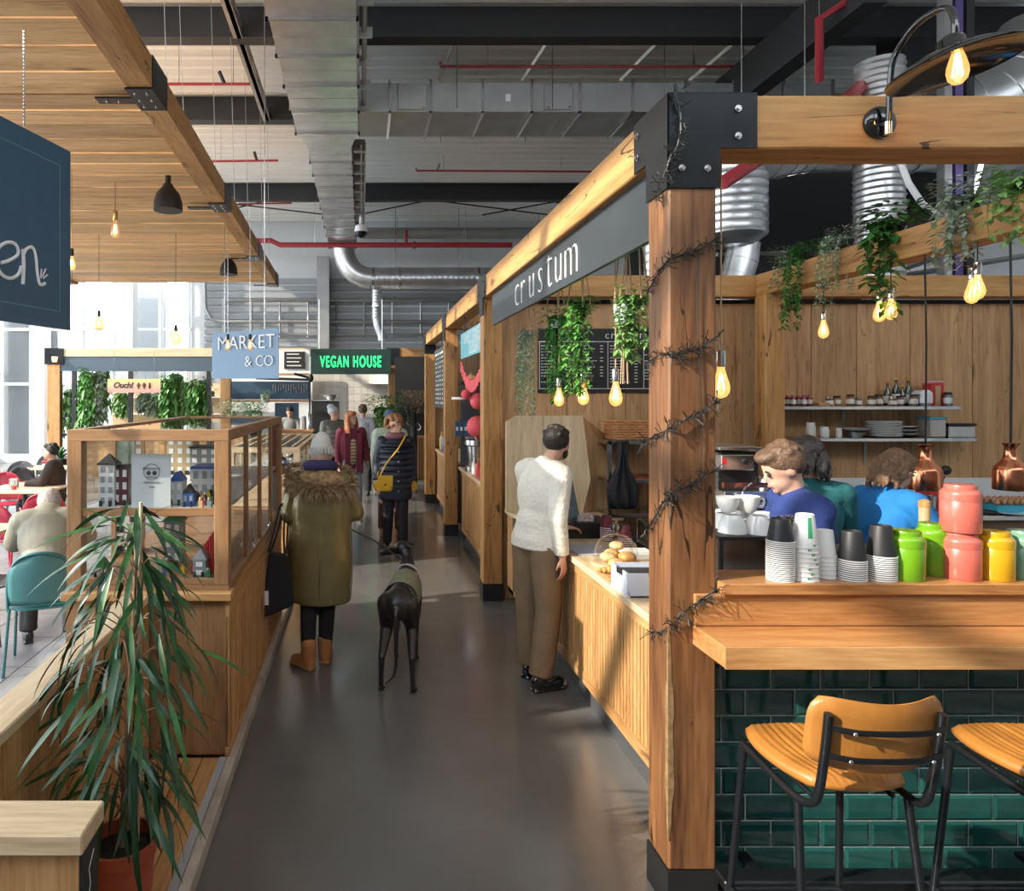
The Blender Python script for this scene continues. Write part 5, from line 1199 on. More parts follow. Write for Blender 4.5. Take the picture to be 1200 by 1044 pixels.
# ---- menu board
root = thing('menu_board', (1.69, 6.58, 1.98), 'black menu board headed crustum on the panelled wall', 'sign')
a, b_ = P(631,385,6.57), P(836,460,6.57)
MB().box(a.x, b_.x, 6.57, 6.594, b_.z, a.z).build('board', blackp, root)
yy = 6.568
MB().box(a.x, b_.x, yy, 6.57, a.z-.38*.5+.06, a.z-.38*.5+.068).build('rule', offw, root)
for t in (0.004, .20, .395, .6, .8, .99): MB().box(a.x+(b_.x-a.x)*t, a.x+(b_.x-a.x)*t+.006, yy, 6.57, b_.z+.04, a.z-.125).build('rule', offw, root)
MB().box(a.x, b_.x, yy, 6.57, b_.z+.035, b_.z+.041).build('rule', offw, root)
m = MB(); rnd = random.Random(2)
for c_ in range(5):
    for r_ in range(13):
        x = a.x+(b_.x-a.x)*(.015+.197*c_); z = a.z-.17-r_*.029
        if rnd.random() < .12: continue
        ln = rnd.uniform(.10, .20); k = 0
        while k < ln: wl = rnd.uniform(.012, .03); m.box(x+k, x+k+wl, yy, 6.57, z, z+.008); k += wl+.008
        m.box(x+.235, x+.265, yy, 6.57, z, z+.008)
tag(m.build('menu_lines', offw, root), kind='stuff')
xf(text_mb('crustum', .10, .002, -.0005, 1.25), frame_M(((a.x+b_.x)/2, yy, a.z-.095), (1,0,0), (0,0,1))).build('lettering', white, root)
# ---- bar stools
leather = mat('tan_leather', (.38,.155,.03), .38, var=.22, scale=9, bump=.12, bscale=120, coat=.15)
blk2 = mat('stool_steel', (.025,.028,.032), .35, .7)
def stool(loc, lab):
    root = thing('bar_stool', (0,0,0), lab, 'bar stool', 'tan leather bar stools')
    zs = .80
    # seat: channelled leather pad
    m = MB(); n = 44; rows = 9
    def outline(t):   # half width along depth (front wide, back narrower) rounded
        return 1
    vs = []; fs = []
    W, D = .185, .195
    nx, ny = 56, 16
    for side in (1, -1):
        for j in range(ny+1):
            for i in range(nx+1):
                u = -1+2*i/nx; v = -1+2*j/ny
                # superellipse mapping
                du, dv_ = u*math.sqrt(max(0,1-.38*v*v)), v*math.sqrt(max(0,1-.30*u*u))
                x = du*W*(1+.05*v); y = dv_*D
                e = max(abs(u), abs(v)); fall = max(0, 1-e**7)
                ch = abs(math.sin(u*math.pi*6.5))**.45
                z = zs + side*(.006+.020*fall**.6) + (.0075*ch*fall if side > 0 else 0) - .016*(1-u*u)*(1-v*v)*(side > 0)
                vs.append((x, y, z))
    q = (nx+1)*(ny+1)
    for s_ in range(2):
        for j in range(ny):
            for i in range(nx):
                a = s_*q+j*(nx+1)+i; f = (a, a+1, a+nx+2, a+nx+1); fs.append(f if s_ == 0 else f[::-1])
    per = [i for i in range(nx+1)] + [(j)*(nx+1)+nx for j in range(1, ny+1)] + [ny*(nx+1)+i for i in range(nx-1, -1, -1)] + [j*(nx+1) for j in range(ny-1, 0, -1)]
    for k in range(len(per)):
        a, b_ = per[k], per[(k+1) % len(per)]; fs.append((a, b_, q+b_, q+a))
    m.add(vs, fs).build('seat', leather, root, 60)
    # backrest: curved pad
    vs = []; fs = []; nx, nz = 24, 10; zc, hh = .985, .105
    for side in (0, 1):
        for j in range(nz+1):
            for i in range(nx+1):
                u = -1+2*i/nx; v = -1+2*j/nz
                x = u*.195*(1-.15*abs(v)**5); e = max(abs(u)**6, abs(v)**6); th_ = .012*(1-e)+.003
                y = -.255 + .055*(u*u) - .035*(v*.5+.5) + (th_ if side else -th_*.6)
                z = zc + v*hh*(1-.10*u**6) + .012*(u*u)*(v > 0)*v
                vs.append((x, y, z))
    q = (nx+1)*(nz+1)
    for s_ in range(2):
        for j in range(nz):
            for i in range(nx):
                a = s_*q+j*(nx+1)+i; f = (a, a+1, a+nx+2, a+nx+1); fs.append(f)
    per = [i for i in range(nx+1)] + [(j)*(nx+1)+nx for j in range(1, nz+1)] + [nz*(nx+1)+i for i in range(nx-1, -1, -1)] + [j*(nx+1) for j in range(nz-1, 0, -1)]
    for k in range(len(per)): a, b_ = per[k], per[(k+1) % len(per)]; fs.append((a, b_, q+b_, q+a))
    MB().add(vs, fs).build('backrest', leather, root, 60)
    for s_ in (-1, 1):
        MB().tube(curve([(s_*.175,.14,zs-.035),(s_*.175,.0,zs-.045),(s_*.17,-.12,zs-.055),(s_*.163,-.185,zs-.045),(s_*.16,-.222,zs+.0),(s_*.16,-.25,.93),(s_*.16,-.268,1.055)], 6), .0125, 10).build('side_frame', blk2, root, 60)
        MB().tube([(s_*.165,.15,zs-.05),(s_*.20,.21,0)], .012, 10).tube(curve([(s_*.175,.10,zs-.037),(s_*.168,.145,zs-.042),(s_*.17,.165,zs-.10)],4), .012, 8).build('leg', blk2, root, 60)
        MB().tube([(s_*.165,-.14,zs-.06),(s_*.20,-.235,0)], .012, 10).build('leg', blk2, root, 60)
    for z in (.935, 1.02):
        MB().tube(curve([(-.158,-.262-.02*(z-.93)/.1,z),(-.08,-.285-.02*(z-.93)/.1,z-.004),(.08,-.285-.02*(z-.93)/.1,z-.004),(.158,-.262-.02*(z-.93)/.1,z)],6), .009, 6, sx=.5).build('back_strap', blk2, root, 60)
        for s_ in (-1,1): MB().ell((s_*.115,-.292-.02*(z-.93)/.1,z-.003), (.006,.004,.006), 8, 6).build('screw', steel, root)
    zr = .235
    MB().tube(curve([(.187,.17,zr),(.186,-.19,zr),(.15,-.205,zr),(-.15,-.205,zr),(-.186,-.19,zr),(-.187,.17,zr),(-.15,.185,zr),(.15,.185,zr),(.187,.17,zr)],5), .010, 8).build('foot_ring', blk2, root, 60)
    for s_ in (-1, 1): MB().tube([(s_*.12,-.14,zs-.05),(s_*.12,.14,zs-.05)], .008, 6).build('seat_rail', blk2, root)
    root.location = loc; return root
s1 = stool((1.475, 2.19, 0), 'tan leather bar stool with low curved back, sunlit, beside the oak post')
copy_thing(s1, (2.185, 2.19, 0), 'tan leather bar stool cut off by the right edge')
# ---- coloured stall things (bay 2 and 3)
root = thing('hanging_sign', (1.25, 7.0, 2.35), 'light blue hanging sign with white lettering in the second stall', 'sign')
a, b_ = P(563,0,8.0), P(537,0,8.0)
lb = mat('light_blue_sign', (.22,.60,.68), .4)
MB().box(1.21, 1.23, 6.72, 8.35, 2.40, 2.70).build('board', lb, root)
xf(text_mb('SWEET STREET', .17, .004), frame_M((1.208, 7.5, 2.56), (0,-1,0), (0,0,1))).build('lettering', white, root)
xf(text_mb('DESSERTS', .2, .004), frame_M((1.208, 7.3, 2.42), (0,-1,0), (0,0,1))).build('lettering', white, root)
for y in (6.9, 8.1): MB().tube([(1.22,y,2.7),(1.22,y,2.885)], .008, 5).build('hook', blackp, root)
pk = mat('coral_bunting', (.80,.10,.12), .6)
root = thing('bunting', (1.25, 7.5, 2.2), 'coral red swag of ribbons under the light blue sign', 'bunting')
for k in range(16):
    t = k/15; y = 6.75+t*1.6; z = 2.37-.24*math.sin(math.pi*t)
    MB().box(1.21, 1.225, y-.035, y+.035, z-.14, z, .01).build('ribbon', pk if k % 3 else mat('pale_ribbon', (.85,.55,.5), .6) if k == 0 else pk, root)
for k, (px, py, r) in enumerate(((553,452,.085),(560,470,.10),(559,500,.13),(546,462,.06))):
    c = P(px,py,8.6); root = thing('paper_lantern', c, ['highest red paper lantern in the second stall','red paper lantern beside the third post','large red paper lantern, lowest','small red paper lantern behind'][k], 'lantern', 'red paper lanterns'); MB().ell(c, (r,r,r*1.05), 16, 12).build('globe', pk, root, 60); MB().tube([(c.x,c.y,c.z+r),(c.x,c.y,2.885)], .004, 4).build('string', blackp, root)
c = P(541,468,8.8); lathe_thing('wall_clock', [(.13,0),(.13,.03),(.11,.03),(.001,.025)], c, white, 'round white clock at the back of the second stall', 'clock')
for k, (px, py, lab, m_) in enumerate(((545,512,'large steel drink machine on the second stall counter',steel),)):
    c = cp(548,560,.98); root = thing('drink_machine', (1.50, 8.85, .981), lab, 'machine')
    MB().lathe([(.16,0),(.16,.06),(.12,.08),(.14,.32),(.17,.34),(.17,.40),(.05,.44)], (1.50,8.85,.981), 24).build('body', steel, root, 40)
    MB().tube([(1.46,8.72,1.1),(1.44,8.65,1.02)], .015, 8).build('tap', blackp, root); MB().tube([(1.50,8.85,1.4),(1.50,8.85,1.55)], .04, 10).build('lid_knob', chrome, root, 40)
for k in range(5):
    c = Vector((1.40+.03*(k%2), 7.95+k*.14, .981)); lathe_thing('sauce_bottle', [(.03,0),(.032,.01),(.032,.12),(.012,.16),(.008,.20),(.001,.2)], c, [bred, white, pk, byel, white][k], '%s squeezy bottle on the second stall counter, %s from the nearer end' % (['red','white','coral','yellow','tall white'][k], pos[k] if k else 'first'), 'bottle', 'squeezy bottles on the second counter')
for k in range(6):
    y = 7.0+k*.38; root = thing('gift_bag', (3.1, 9.0, 1.4), '%s navy gift box from the left on the second stall shelf' % pos[k], 'box', 'navy gift boxes')
    x = P(536+k*5,0,9.1).x; c = (x, 9.12, P(0,508,9.1).z-.04); root.location = c; ORG[root.name] = Vector(c)
    MB().box(c[0]-.03, c[0]+.02, 9.09, 9.15, c[2], c[2]+.2+.02*(k%2)).build('box', navy, root); MB().box(c[0]-.02, c[0]+.01, 9.085, 9.09, c[2]+.08, c[2]+.13).build('white_label', white, root)
zz = P(0,508,9.1).z-.045
MB().box(1.4, 3.4, 8.98, 9.26, zz-.03, zz).place('wall_shelf', oak['x'], (1.4, 9.1, zz), 'oak shelf with navy boxes in the second stall', 'shelf')
for k in range(5):
    c = Vector((1.42, 10.9+k*.3, 1.0)); lathe_thing('sauce_bottle', [(.04,0),(.045,.01),(.045,.2),(.015,.26),(.012,.32),(.001,.32)], c, [mat('blue_bottle', (.03,.15,.5), .2, coat=.5) if k == 0 else bpy.data.materials['blue_bottle'], white, bred, bpy.data.materials['blue_bottle'], byel][k], '%s bottle on the far counter, %s from the nearer end' % (['blue','white','red','dark blue','yellow'][k], 'first' if not k else pos[k]), 'bottle', 'bottles on the far counter')
root = thing('menu_board', (1.25, 9.9, 1.9), 'dark board with rows of marks between the two far posts', 'sign')
MB().box(1.30, 1.32, 9.95, 12.2, 1.75, 2.75).build('board', mat('board_dark', (.05,.05,.06), .5), root)
m = MB(); rnd = random.Random(9)
for r_ in range(12):
    for c_ in range(7): m.box(1.297, 1.3, 10.05+c_*.3, 10.05+c_*.3+rnd.uniform(.08,.2), 1.82+r_*.075, 1.85+r_*.075)
tag(m.build('board_lines', offw, root), kind='stuff')
# ================================================================ plants
def leaf(m, base, d, up, L_, W_, bend=.25, seg=3):
    d = Vector(d).normalized(); s_ = d.cross(Vector(up)); s_ = s_.normalized() if s_.length > 1e-4 else Vector((1,0,0)); n_ = s_.cross(d)
    pr = {2: (0,1,0), 3: (0,.8,.75,0), 4: (.15,.85,1,.65,0)}[seg]; vs = []
    for i, wv in enumerate(pr):
        t = i/(len(pr)-1); c = base + d*L_*t + Vector((0,0,-1))*bend*L_*t*t
        vs += [c - s_*W_*.5*wv, c + n_*(-.12*W_)*(wv > 0), c + s_*W_*.5*wv]
    fs = []
    for i in range(len(pr)-1): a = 3*i; fs += [(a, a+1, a+4, a+3), (a+1, a+2, a+5, a+4)]
    m.add([Vector(v) for v in vs], fs)
class Flat(MB):
    def mesh(s, name, mat=None, smooth=None, off=None):
        me = bpy.data.meshes.new(name); vs = s.v if off is None else [(x-off[0], y-off[1], z-off[2]) for x, y, z in s.v]
        me.from_pydata(vs, [], s.f); me.update()
        if mat: me.materials.append(mat)
        return me
def trailing(name, c, lab, cat, m, n=10, length=.4, spread=.10, ls=.03, dens=28, crown=60, cr=.10, down=.8, seed=0, grp=None, pot=None, out=(0,-1,0), parent=None, drop0=.0, hv=.5):
    rnd = random.Random(seed); c = Vector(c); root = parent or thing(name, c, lab, cat, grp)
    f = Flat(); st = MB()
    for k in range(crown):
        t = rnd.random()*6.28; e = rnd.uniform(-.2, 1); r = cr*rnd.uniform(.4, 1)
        p = c + Vector((math.cos(t)*r, math.sin(t)*r, e*cr*.75))
        leaf(f, p, (math.cos(t), math.sin(t), rnd.uniform(-.3,.7)), (0,0,1), ls*rnd.uniform(.8,1.3), ls*.6*rnd.uniform(.8,1.2), .3, 2)
    for k in range(n):
        t = rnd.random()*6.28; o_ = Vector(out)
        dx = Vector((math.cos(t)*spread*rnd.random(), math.sin(t)*spread*.6*rnd.random(), 0)) + o_*spread*.6
        ln = length*rnd.uniform(hv, 1.0); pts = [c.copy(), c+dx*.7+Vector((0,0,.02)), c+dx+Vector((0,0,-ln*.4)), c+dx*1.05+Vector((rnd.uniform(-.02,.02),0,-ln))]
        pts = curve(pts, 5); st.tube(pts, .0018, 3)
        tot = len(pts)-1
        for j in range(int(dens*1.9*ln/length)):
            q = rnd.random()**.9*tot; i = min(int(q), tot-1); p = pts[i].lerp(pts[i+1], q-i); a = rnd.random()*6.28
            leaf(f, p, (math.cos(a), math.sin(a), rnd.uniform(-down,.2*(down<1)-.3*(down>1))), (0,0,1), ls*1.25*rnd.uniform(.7,1.2), ls*.7*rnd.uniform(.8,1.2), .3, 2)
    tag(f.build('foliage', m, root), kind='stuff'); st.build('vine_stems', leafg[1], root)
    if pot:
        pr, ph, pm = pot
        MB().lathe([(pr*.75,-ph),(pr,-.01),(pr,0),(pr*.9,0),(pr*.7,-ph*.9),(.001,-ph*.9)], c, 20, caps=False).build('pot', pm, root, 40)
    return root
# plants on top of the plant beam
spec = [(906,6.0,0,4,.30,.022,'variegated small-leaved plant at the left end of the plant beam'), (938,5.72,0,0,.55,.03,'dark green trailing plant second from the left on the plant beam'), (987,5.28,3,3,.50,.018,'pale feathery trailing plant on the plant beam'),
        (1047,4.78,0,1,.62,.055,'large-leaved green ivy trailing over the plant beam'), (1132,4.2,4,4,.36,.032,'silvery round-leaved plant on the plant beam'), (1194,3.86,2,3,.20,.04,'blue-green leafy plant at the right end of the plant beam')]
for i, (px, Y, mi, mj, ln, ls, lab) in enumerate(spec):
    c = P(px, 0, Y); c.z = ZT+.07; c.x = 3.74
    mt = [leafg[3], leafg[0], leafg[4], leafg[0], leafg[4], leafg[2]][i]
    trailing('trailing_plant', c, lab, 'plant', mt, n=[8,10,14,11,13,9][i], length=ln+.12, spread=.17, ls=ls*1.3, dens=[24,40,44,18,28,14][i], crown=[260,200,260,160,300,180][i], cr=[.14,.12,.13,.17,.19,.16][i], seed=20+i, grp='plants on the plant beam', pot=(.06,.045,blackp), out=(-1,0,0))
# hanging planters behind the fascia
rope = mat('jute_rope', (.50,.36,.20), .8)
def hanger(c, ztop, root, m=rope, r=.09, tail=True):
    for k in range(3):
        t = k*2.09+.4; MB().tube([(c.x+math.cos(t)*r, c.y+math.sin(t)*r, c.z), (c.x+math.cos(t)*.012, c.y+math.sin(t)*.012, c.z+.45), (c.x, c.y, ztop)], .0045, 5).build('rope', m, root)
    if tail:
        mm = MB()
        for k in range(5): mm.tube([(c.x+.01*math.cos(k*1.3), c.y+.01*math.sin(k*1.3), c.z-.15), (c.x+.02*math.cos(k*1.3), c.y+.02*math.sin(k*1.3), c.z-.42)], .003, 4)
        tag(mm.build('tassel', m, root), kind='stuff')
wpot = mat('white_diamond_pot', (.72,.73,.76), .5, bump=.6, bscale=45)
hp = [(620,393,5.75,leafg[4],.75,.024,16,'pale thin-stemmed hanging plant farthest left under the fascia'), (652,375,4.95,leafg[0],.62,.035,11,'dense green hanging plant in a rope hanger, second from the left'),
      (680,362,4.40,leafg[1],.58,.035,10,'bright green hanging plant in the middle of the fascia row'), (746,352,3.55,leafg[2],.52,.030,12,'long grey-green hanging plant next to the oak post')]
for i, (px, py, Y, mt, ln, ls, n_, lab) in enumerate(hp):
    c = P(px, py, Y); 
    root = trailing('hanging_plant', c, lab, 'plant', mt, n=n_, length=ln*(1.0 if i != 3 else .62), spread=.11, ls=ls, dens=60, crown=150, cr=.115, seed=40+i, grp='hanging plants under the fascia', pot=((.05,.06,wpot) if i == 1 else None), out=(-.4,-.5,0), hv=.6)
    hanger(c, 2.88, root, tail=(i in (1,)))
c = P(732,357,3.62); root = thing('hanging_plant', c, 'small plant in a white diamond-patterned pot on ropes', 'plant', 'hanging plants under the fascia')
MB().lathe([(.035,-.105),(.046,-.095),(.056,-.02),(.056,0),(.050,0),(.03,-.09),(.001,-.09)], c, 20, caps=False).build('pot', wpot, root, 40)
trailing('x', c, '', '', leafg[2], n=3, length=.10, spread=.08, ls=.028, dens=8, crown=50, cr=.06, seed=60, parent=root); hanger(c, 2.88, root, r=.055)
# rail they hang from
MB().tube([(1.44, 2.9, 2.87), (1.44, 6.3, 2.87)], .012, 8).place('hanging_rail', blackp, (1.44, 2.9, 2.87), 'thin black rail behind the fascia holding the hanging plants', 'rail')
for i, (px, py, Y) in enumerate(((655,454,4.9),(683.5,450,4.42),(721.5,447,3.75),(845,440,2.70))):
    if i == 3: continue
    c = P(px, py, Y)
    bulb('pendant_bulb', c, 2.87, 1.15, ['rope-cord bulb below the dense green plant', 'rope-cord bulb below the middle plant', 'rope-cord bulb under the white pot', ''][i], 'lamp', 'rope-cord bulbs under the fascia', rope, False, False, chrome)
c = Vector((P(845,430,2.70).x, 2.70, P(845,430,2.70).z))
bulb('pendant_bulb', c, 2.885, 1.05, 'warm bulb hanging close to the right side of the corner post', 'lamp', None, rope, False, False, chrome)
# ---- twig string lights wound on the corner post
twm = mat('twig_black', (.02,.022,.02), .5)
root = thing('twig_garland', (XL, 2.57, 2.0), 'black twiggy string light garland wound around the corner post', 'garland')
runs = [[P(790,105,2.56),P(797,135,2.56),P(795,165,2.56),P(783,190,2.56),P(775,215,2.58),P(768,235,2.62)],
        [P(757,345,2.72),P(770,322,2.66),P(783,305,2.575),P(800,300,2.565),P(820,292,2.565),P(842,278,2.565)],
        [P(755,428,2.73),P(770,418,2.68),P(784,415,2.575),P(800,413,2.565),P(820,408,2.565),P(843,392,2.565)],
        [P(752,520,2.74),P(765,512,2.68),P(784,503,2.57),P(802,493,2.56),P(822,482,2.56),P(843,470,2.565)],
        [P(756,622,2.74),P(766,608,2.68),P(776,590,2.60),P(784,580,2.565),P(800,572,2.56),P(820,562,2.56),P(843,548,2.565)],
        [P(762,742,2.66),P(778,738,2.62),P(790,730,2.565),P(805,715,2.56),P(825,700,2.555),P(843,690,2.53)]]
rnd = random.Random(77)
tw = MB()
for rn in runs:
    pts = curve(rn, 8); MB().tube(pts, .0028, 5).build('wire', twm, root); MB().tube([p+Vector((0,-.006,.008*math.sin(i*.9))) for i, p in enumerate(pts)], .002, 4).build('wire', twm, root)
    for i in range(len(pts)-1):
        for k in range(2):
            p = pts[i].lerp(pts[i+1], rnd.random()); q = p
            d = Vector((rnd.uniform(-1,1), rnd.uniform(-.9,.05), rnd.uniform(-1,1))).normalized()
            L_ = rnd.uniform(.02,.055); q1 = p+d*L_*.5; d2 = (d+Vector((rnd.uniform(-.7,.7), rnd.uniform(-.3,0), rnd.uniform(-.7,.7)))).normalized(); q2 = q1+d2*L_*.6
            tw.tube([p, q1, q2], .0016, 4); 
            if rnd.random() < .3: tw.tube([q1, q1+(d-d2*.5).normalized()*L_*.5], .0014, 4)
tag(tw.build('twigs', twm, root), kind='stuff')
MB().tube(curve([P(819,295,2.568),P(817,350,2.57),P(819,420,2.57),P(822,500,2.57),P(820,560,2.57)],6), .0022, 5).build('lead_cable', twm, root)
# ---- foreground fig plant: every leaf a part
PB = Vector((-.83, 2.36, .08))
root = thing('potted_fig', PB, 'tall drooping long-leaved fig in a terracotta pot in the planter', 'plant')
terra = mat('terracotta', (.42,.085,.035), .45, var=.15, scale=5)
MB().lathe([(.085,0),(.09,.01),(.112,.30),(.120,.30),(.122,.345),(.112,.345),(.106,.30),(.10,.29),(.001,.29)], PB, 36, caps=False).build('pot', terra, root, 40)
MB().lathe([(.108,.30),(.06,.312),(.001,.315)], PB, 20, caps=False).build('soil', mat('soil', (.03,.02,.014), .9, bump=.8, bscale=60), root, 50)
bark = mat('fig_bark', (.25,.15,.09), .8, bump=.3, bscale=80)
cane = mat('pale_cane', (.60,.48,.30), .6)
MB().tube(curve([PB+Vector((0,0,.3)), PB+Vector((.02,.0,.7)), PB+Vector((.035,.02,1.1)), PB+Vector((.05,.0,1.38))],8), 0, 7, True, [.012-.008*i/24 for i in range(25)]).build('stem', bark, root, 60)
MB().tube([PB+Vector((.045,.03,.3)), PB+Vector((.06,.02,1.50))], .0065, 8).build('support_cane', cane, root, 60)
figl = mat('fig_leaf', (.014,.060,.020), .38, var=.35, scale=14, rnd=.4, coat=.12)
figy = mat('fig_leaf_bright', (.030,.105,.024), .38, var=.3, scale=14, rnd=.35, coat=.12)
def figleaf_mesh(L_, W_, bend, curl, mt):
    vs = []; fs = []; pr = [.12,.55,.88,1,.96,.82,.6,.32,.0]; n_ = len(pr)-1
    ang = 0; x = z = 0
    for i, wv in enumerate(pr):
        t = i/n_
        vs += [(x, -W_*.5*wv, z+.10*W_*wv), (x, 0, z), (x, W_*.5*wv, z+.10*W_*wv)]
        ang = -bend*t; x += math.cos(ang)*L_/n_; z += math.sin(ang)*L_/n_
    for i in range(n_): a = 3*i; fs += [(a, a+1, a+4, a+3), (a+1, a+2, a+5, a+4)]
    return Flat().add(vs, fs).mesh('leaf', mt)
protos = []
for k in range(8):
    me = figleaf_mesh([.20,.23,.26,.18,.22,.25,.15,.28][k], [.018,.021,.020,.017,.024,.021,.018,.022][k], [.6,.9,.4,1.2,.8,.5,1.0,.7][k], 0, figy if k % 3 == 2 else figl)
    me.polygons.foreach_set('use_smooth', [True]*len(me.polygons)); protos.append(me)
rnd = random.Random(31)
tw = 0
for k in range(285):
    t = rnd.random()**1.35
    z = .40 + t*1.02
    rad = .05+.40*(1-abs(t-.45)*1.1)*rnd.uniform(.25,1.0)*(1.0 if t < .8 else .7)
    az = rnd.random()*6.28
    if math.sin(az) > .3 and rnd.random() < .35: az = -az
    c0 = PB+Vector((.02+.03*t, .0, z)); bp_ = c0+Vector((math.cos(az)*rad*.55, math.sin(az)*rad*.55, .05+.06*rnd.random()))
    if bp_.x < PB.x-.19: bp_.x = PB.x-.19+rnd.uniform(0,.05)
    if k < 60:
        MB().tube(curve([c0-Vector((0,0,.04)), c0.lerp(bp_,.55)+Vector((0,0,.02)), bp_],3), .0022, 4).build('twig', bark, root); tw += 1
    o = bpy.data.objects.new('leaf', protos[k % 8]); COL.objects.link(o); o.parent = root; o.location = bp_-PB
    pitch = rnd.uniform(.15, 1.15) if t < .85 else rnd.uniform(-.3,.6)
    o.rotation_euler = Euler((rnd.uniform(-.6,.6), pitch, az+rnd.uniform(-.5,.5)), 'XYZ'); s_ = rnd.uniform(.75,1.15); o.scale = (s_,s_,s_)
# the few long arching leaves at the top
for (px0,py0,px1,py1,mi) in ((166,612,214,588,0),(160,628,120,614,2),(170,640,216,640,1),(160,655,100,690,5),(172,655,222,690,4),(166,640,172,700,7)):
    a = P(px0,py0,2.36); b_ = P(px1,py1,2.36); o = bpy.data.objects.new('leaf', protos[mi]); COL.objects.link(o); o.parent = root; o.location = a-PB
    d = b_-a; o.rotation_euler = Euler((0, -math.atan2(d.z+.04, abs(d.x)), 0 if d.x > 0 else math.pi), 'XYZ'); 
# ================================================================ people and the dog
skin = mat('skin', (.62,.36,.26), .5, var=.06, scale=10); skin2 = mat('skin_warm', (.55,.30,.20), .5)
def cloth(name, c, var=.15, bump=.35, bs=40, rough=.85): return mat(name, c, rough, var=var, scale=9, bump=bump, bscale=bs)
V = Vector
def skel(h=1.75, **kw):
    J = dict(pelvis=(0,0,.95), waist=(0,0,1.08), chest=(0,0,1.28), neck=(0,.01,1.47), head=(0,-.02,1.63),
             ash=(.175,.01,1.42), ael=(.215,.03,1.14), awr=(.22,-.04,.90), bsh=(-.175,.01,1.42), bel=(-.215,.03,1.14), bwr=(-.22,-.04,.90),
             ahip=(.09,0,.93), akn=(.10,-.01,.51), aan=(.105,.03,.09), atoe=(.12,-.13,.035), bhip=(-.09,0,.93), bkn=(-.10,-.01,.51), ban=(-.105,.03,.09), btoe=(-.12,-.13,.035),
             yaw=0, pitch=0, lean=0, ahd=None, bhd=None, curl=.5)
    J.update(kw); s = h/1.75
    for k, v in J.items():
        if isinstance(v, tuple): J[k] = V(v)*s
    J['s'] = s
    if J['lean']:      # bend the upper body forward about the pelvis
        M = Matrix.Translation(J['pelvis']) @ Matrix.Rotation(J['lean'], 4, 'X') @ Matrix.Translation(-J['pelvis'])
        for k in ('waist','chest','neck','head','ash','bsh','ael','bel','awr','bwr'):
            if k in kw and k in ('ael','bel','awr','bwr','head'): continue
            J[k] = M @ J[k]
    return J
def hand(m, wr, d, nrm, s, curl, side):
    d = V(d).normalized(); n_ = V(nrm); n_ = (n_-d*n_.dot(d)).normalized(); w_ = d.cross(n_)*side
    M = Matrix((w_, d, n_)).transposed().to_4x4(); M.translation = wr + d*.045*s
    m.ell((0,0,0), (.040*s,.050*s,.015*s), 12, 8, M)
    for i in range(4):
        o = wr + d*.078*s + w_*(.030-.020*i)*s; l1 = (.036,.042,.040,.030)[i]*s; p = o; a = curl*.35
        for j in range(3):
            dd = (d*math.cos(a) + n_*math.sin(a)); q = p+dd*l1*(1,.75,.6)[j]; m.cap(p, .0092*s-.0008*j, q, .0088*s-.0008*j, 8); p = q; a += curl*.55
    p = wr + d*.025*s + w_*.030*s; dd = (d*.65+w_*.7+n_*.25).normalized(); q = p+dd*.035*s; m.cap(p, .012*s, q, .010*s, 8); m.cap(q, .010*s, q+(d*.9+n_*.4).normalized()*.028*s, .0085*s, 8)
def headM(J): return Matrix.Translation(J['head']) @ Matrix.Rotation(J['yaw'],4,'Z') @ Matrix.Rotation(J['pitch'],4,'X')
def body_mesh(J, hands=True):
    m = MB(); s = J['s']; HM = headM(J)
    e = lambda c, r: m.ell((0,0,0), tuple(q*s for q in r), 16, 12, HM @ Matrix.Translation(V(c)*s))
    e((0,.008,.02), (.076,.094,.095)); e((0,-.022,-.045), (.058,.066,.065)); e((0,-.088,-.012), (.012,.016,.02)); e((0,-.078,.008), (.009,.014,.026))
    e((.076,.005,-.005), (.011,.02,.03)); e((-.076,.005,-.005), (.011,.02,.03)); e((0,-.07,-.085), (.022,.018,.016)); e((0,-.086,-.052), (.022,.010,.010))
    m.cap(J['neck']-V((0,0,.03)), .058*s, HM @ V((0,.015*s,-.05*s)), .052*s, 14)
    m.cap(J['ash'].lerp(J['bsh'],.16), .062*s, J['ash'].lerp(J['bsh'],.84), .062*s, 14)
    def te(c, r, up):
        up = V(up).normalized(); x_ = (J['ash']-J['bsh']).normalized(); y_ = up.cross(x_).normalized(); x2 = y_.cross(up)
        M = Matrix((x2, y_, up)).transposed().to_4x4(); M.translation = c; m.ell((0,0,0), tuple(q*s for q in r), 18, 12, M)
    up = J['neck']-J['pelvis']
    te(J['chest'], (.152,.100,.19), up); te(J['waist'], (.128,.090,.15), up); te(J['pelvis'], (.158,.105,.12), (0,0,1))
    for k in 'ab':
        m.cap(J[k+'sh'], .052*s, J[k+'el'], .038*s); m.cap(J[k+'el'], .038*s, J[k+'wr'], .026*s)
        m.cap(J[k+'hip'], .085*s, J[k+'kn'], .055*s, 14); m.cap(J[k+'kn'], .054*s, J[k+'an'], .036*s, 14)
        c = J[k+'kn'].lerp(J[k+'an'], .3); m.ell(c+V((0,.012,0))*s, (.052*s,.055*s,.11*s))
        m.cap(J[k+'an']-V((0,0,.03))*s, .034*s, J[k+'toe'], .028*s, 10)
        if hands:
            d = (J[k+'hd'] if J[k+'hd'] is not None else (J[k+'wr']-J[k+'el'])); inn = V((-1 if k == 'a' else 1, 0, 0))
            hand(m, J[k+'wr'], d, (J.get(k+'n') if J.get(k+'n') is not None else inn+V((0,.3,0))), s, J['curl'], 1 if k == 'a' else -1)
    return m
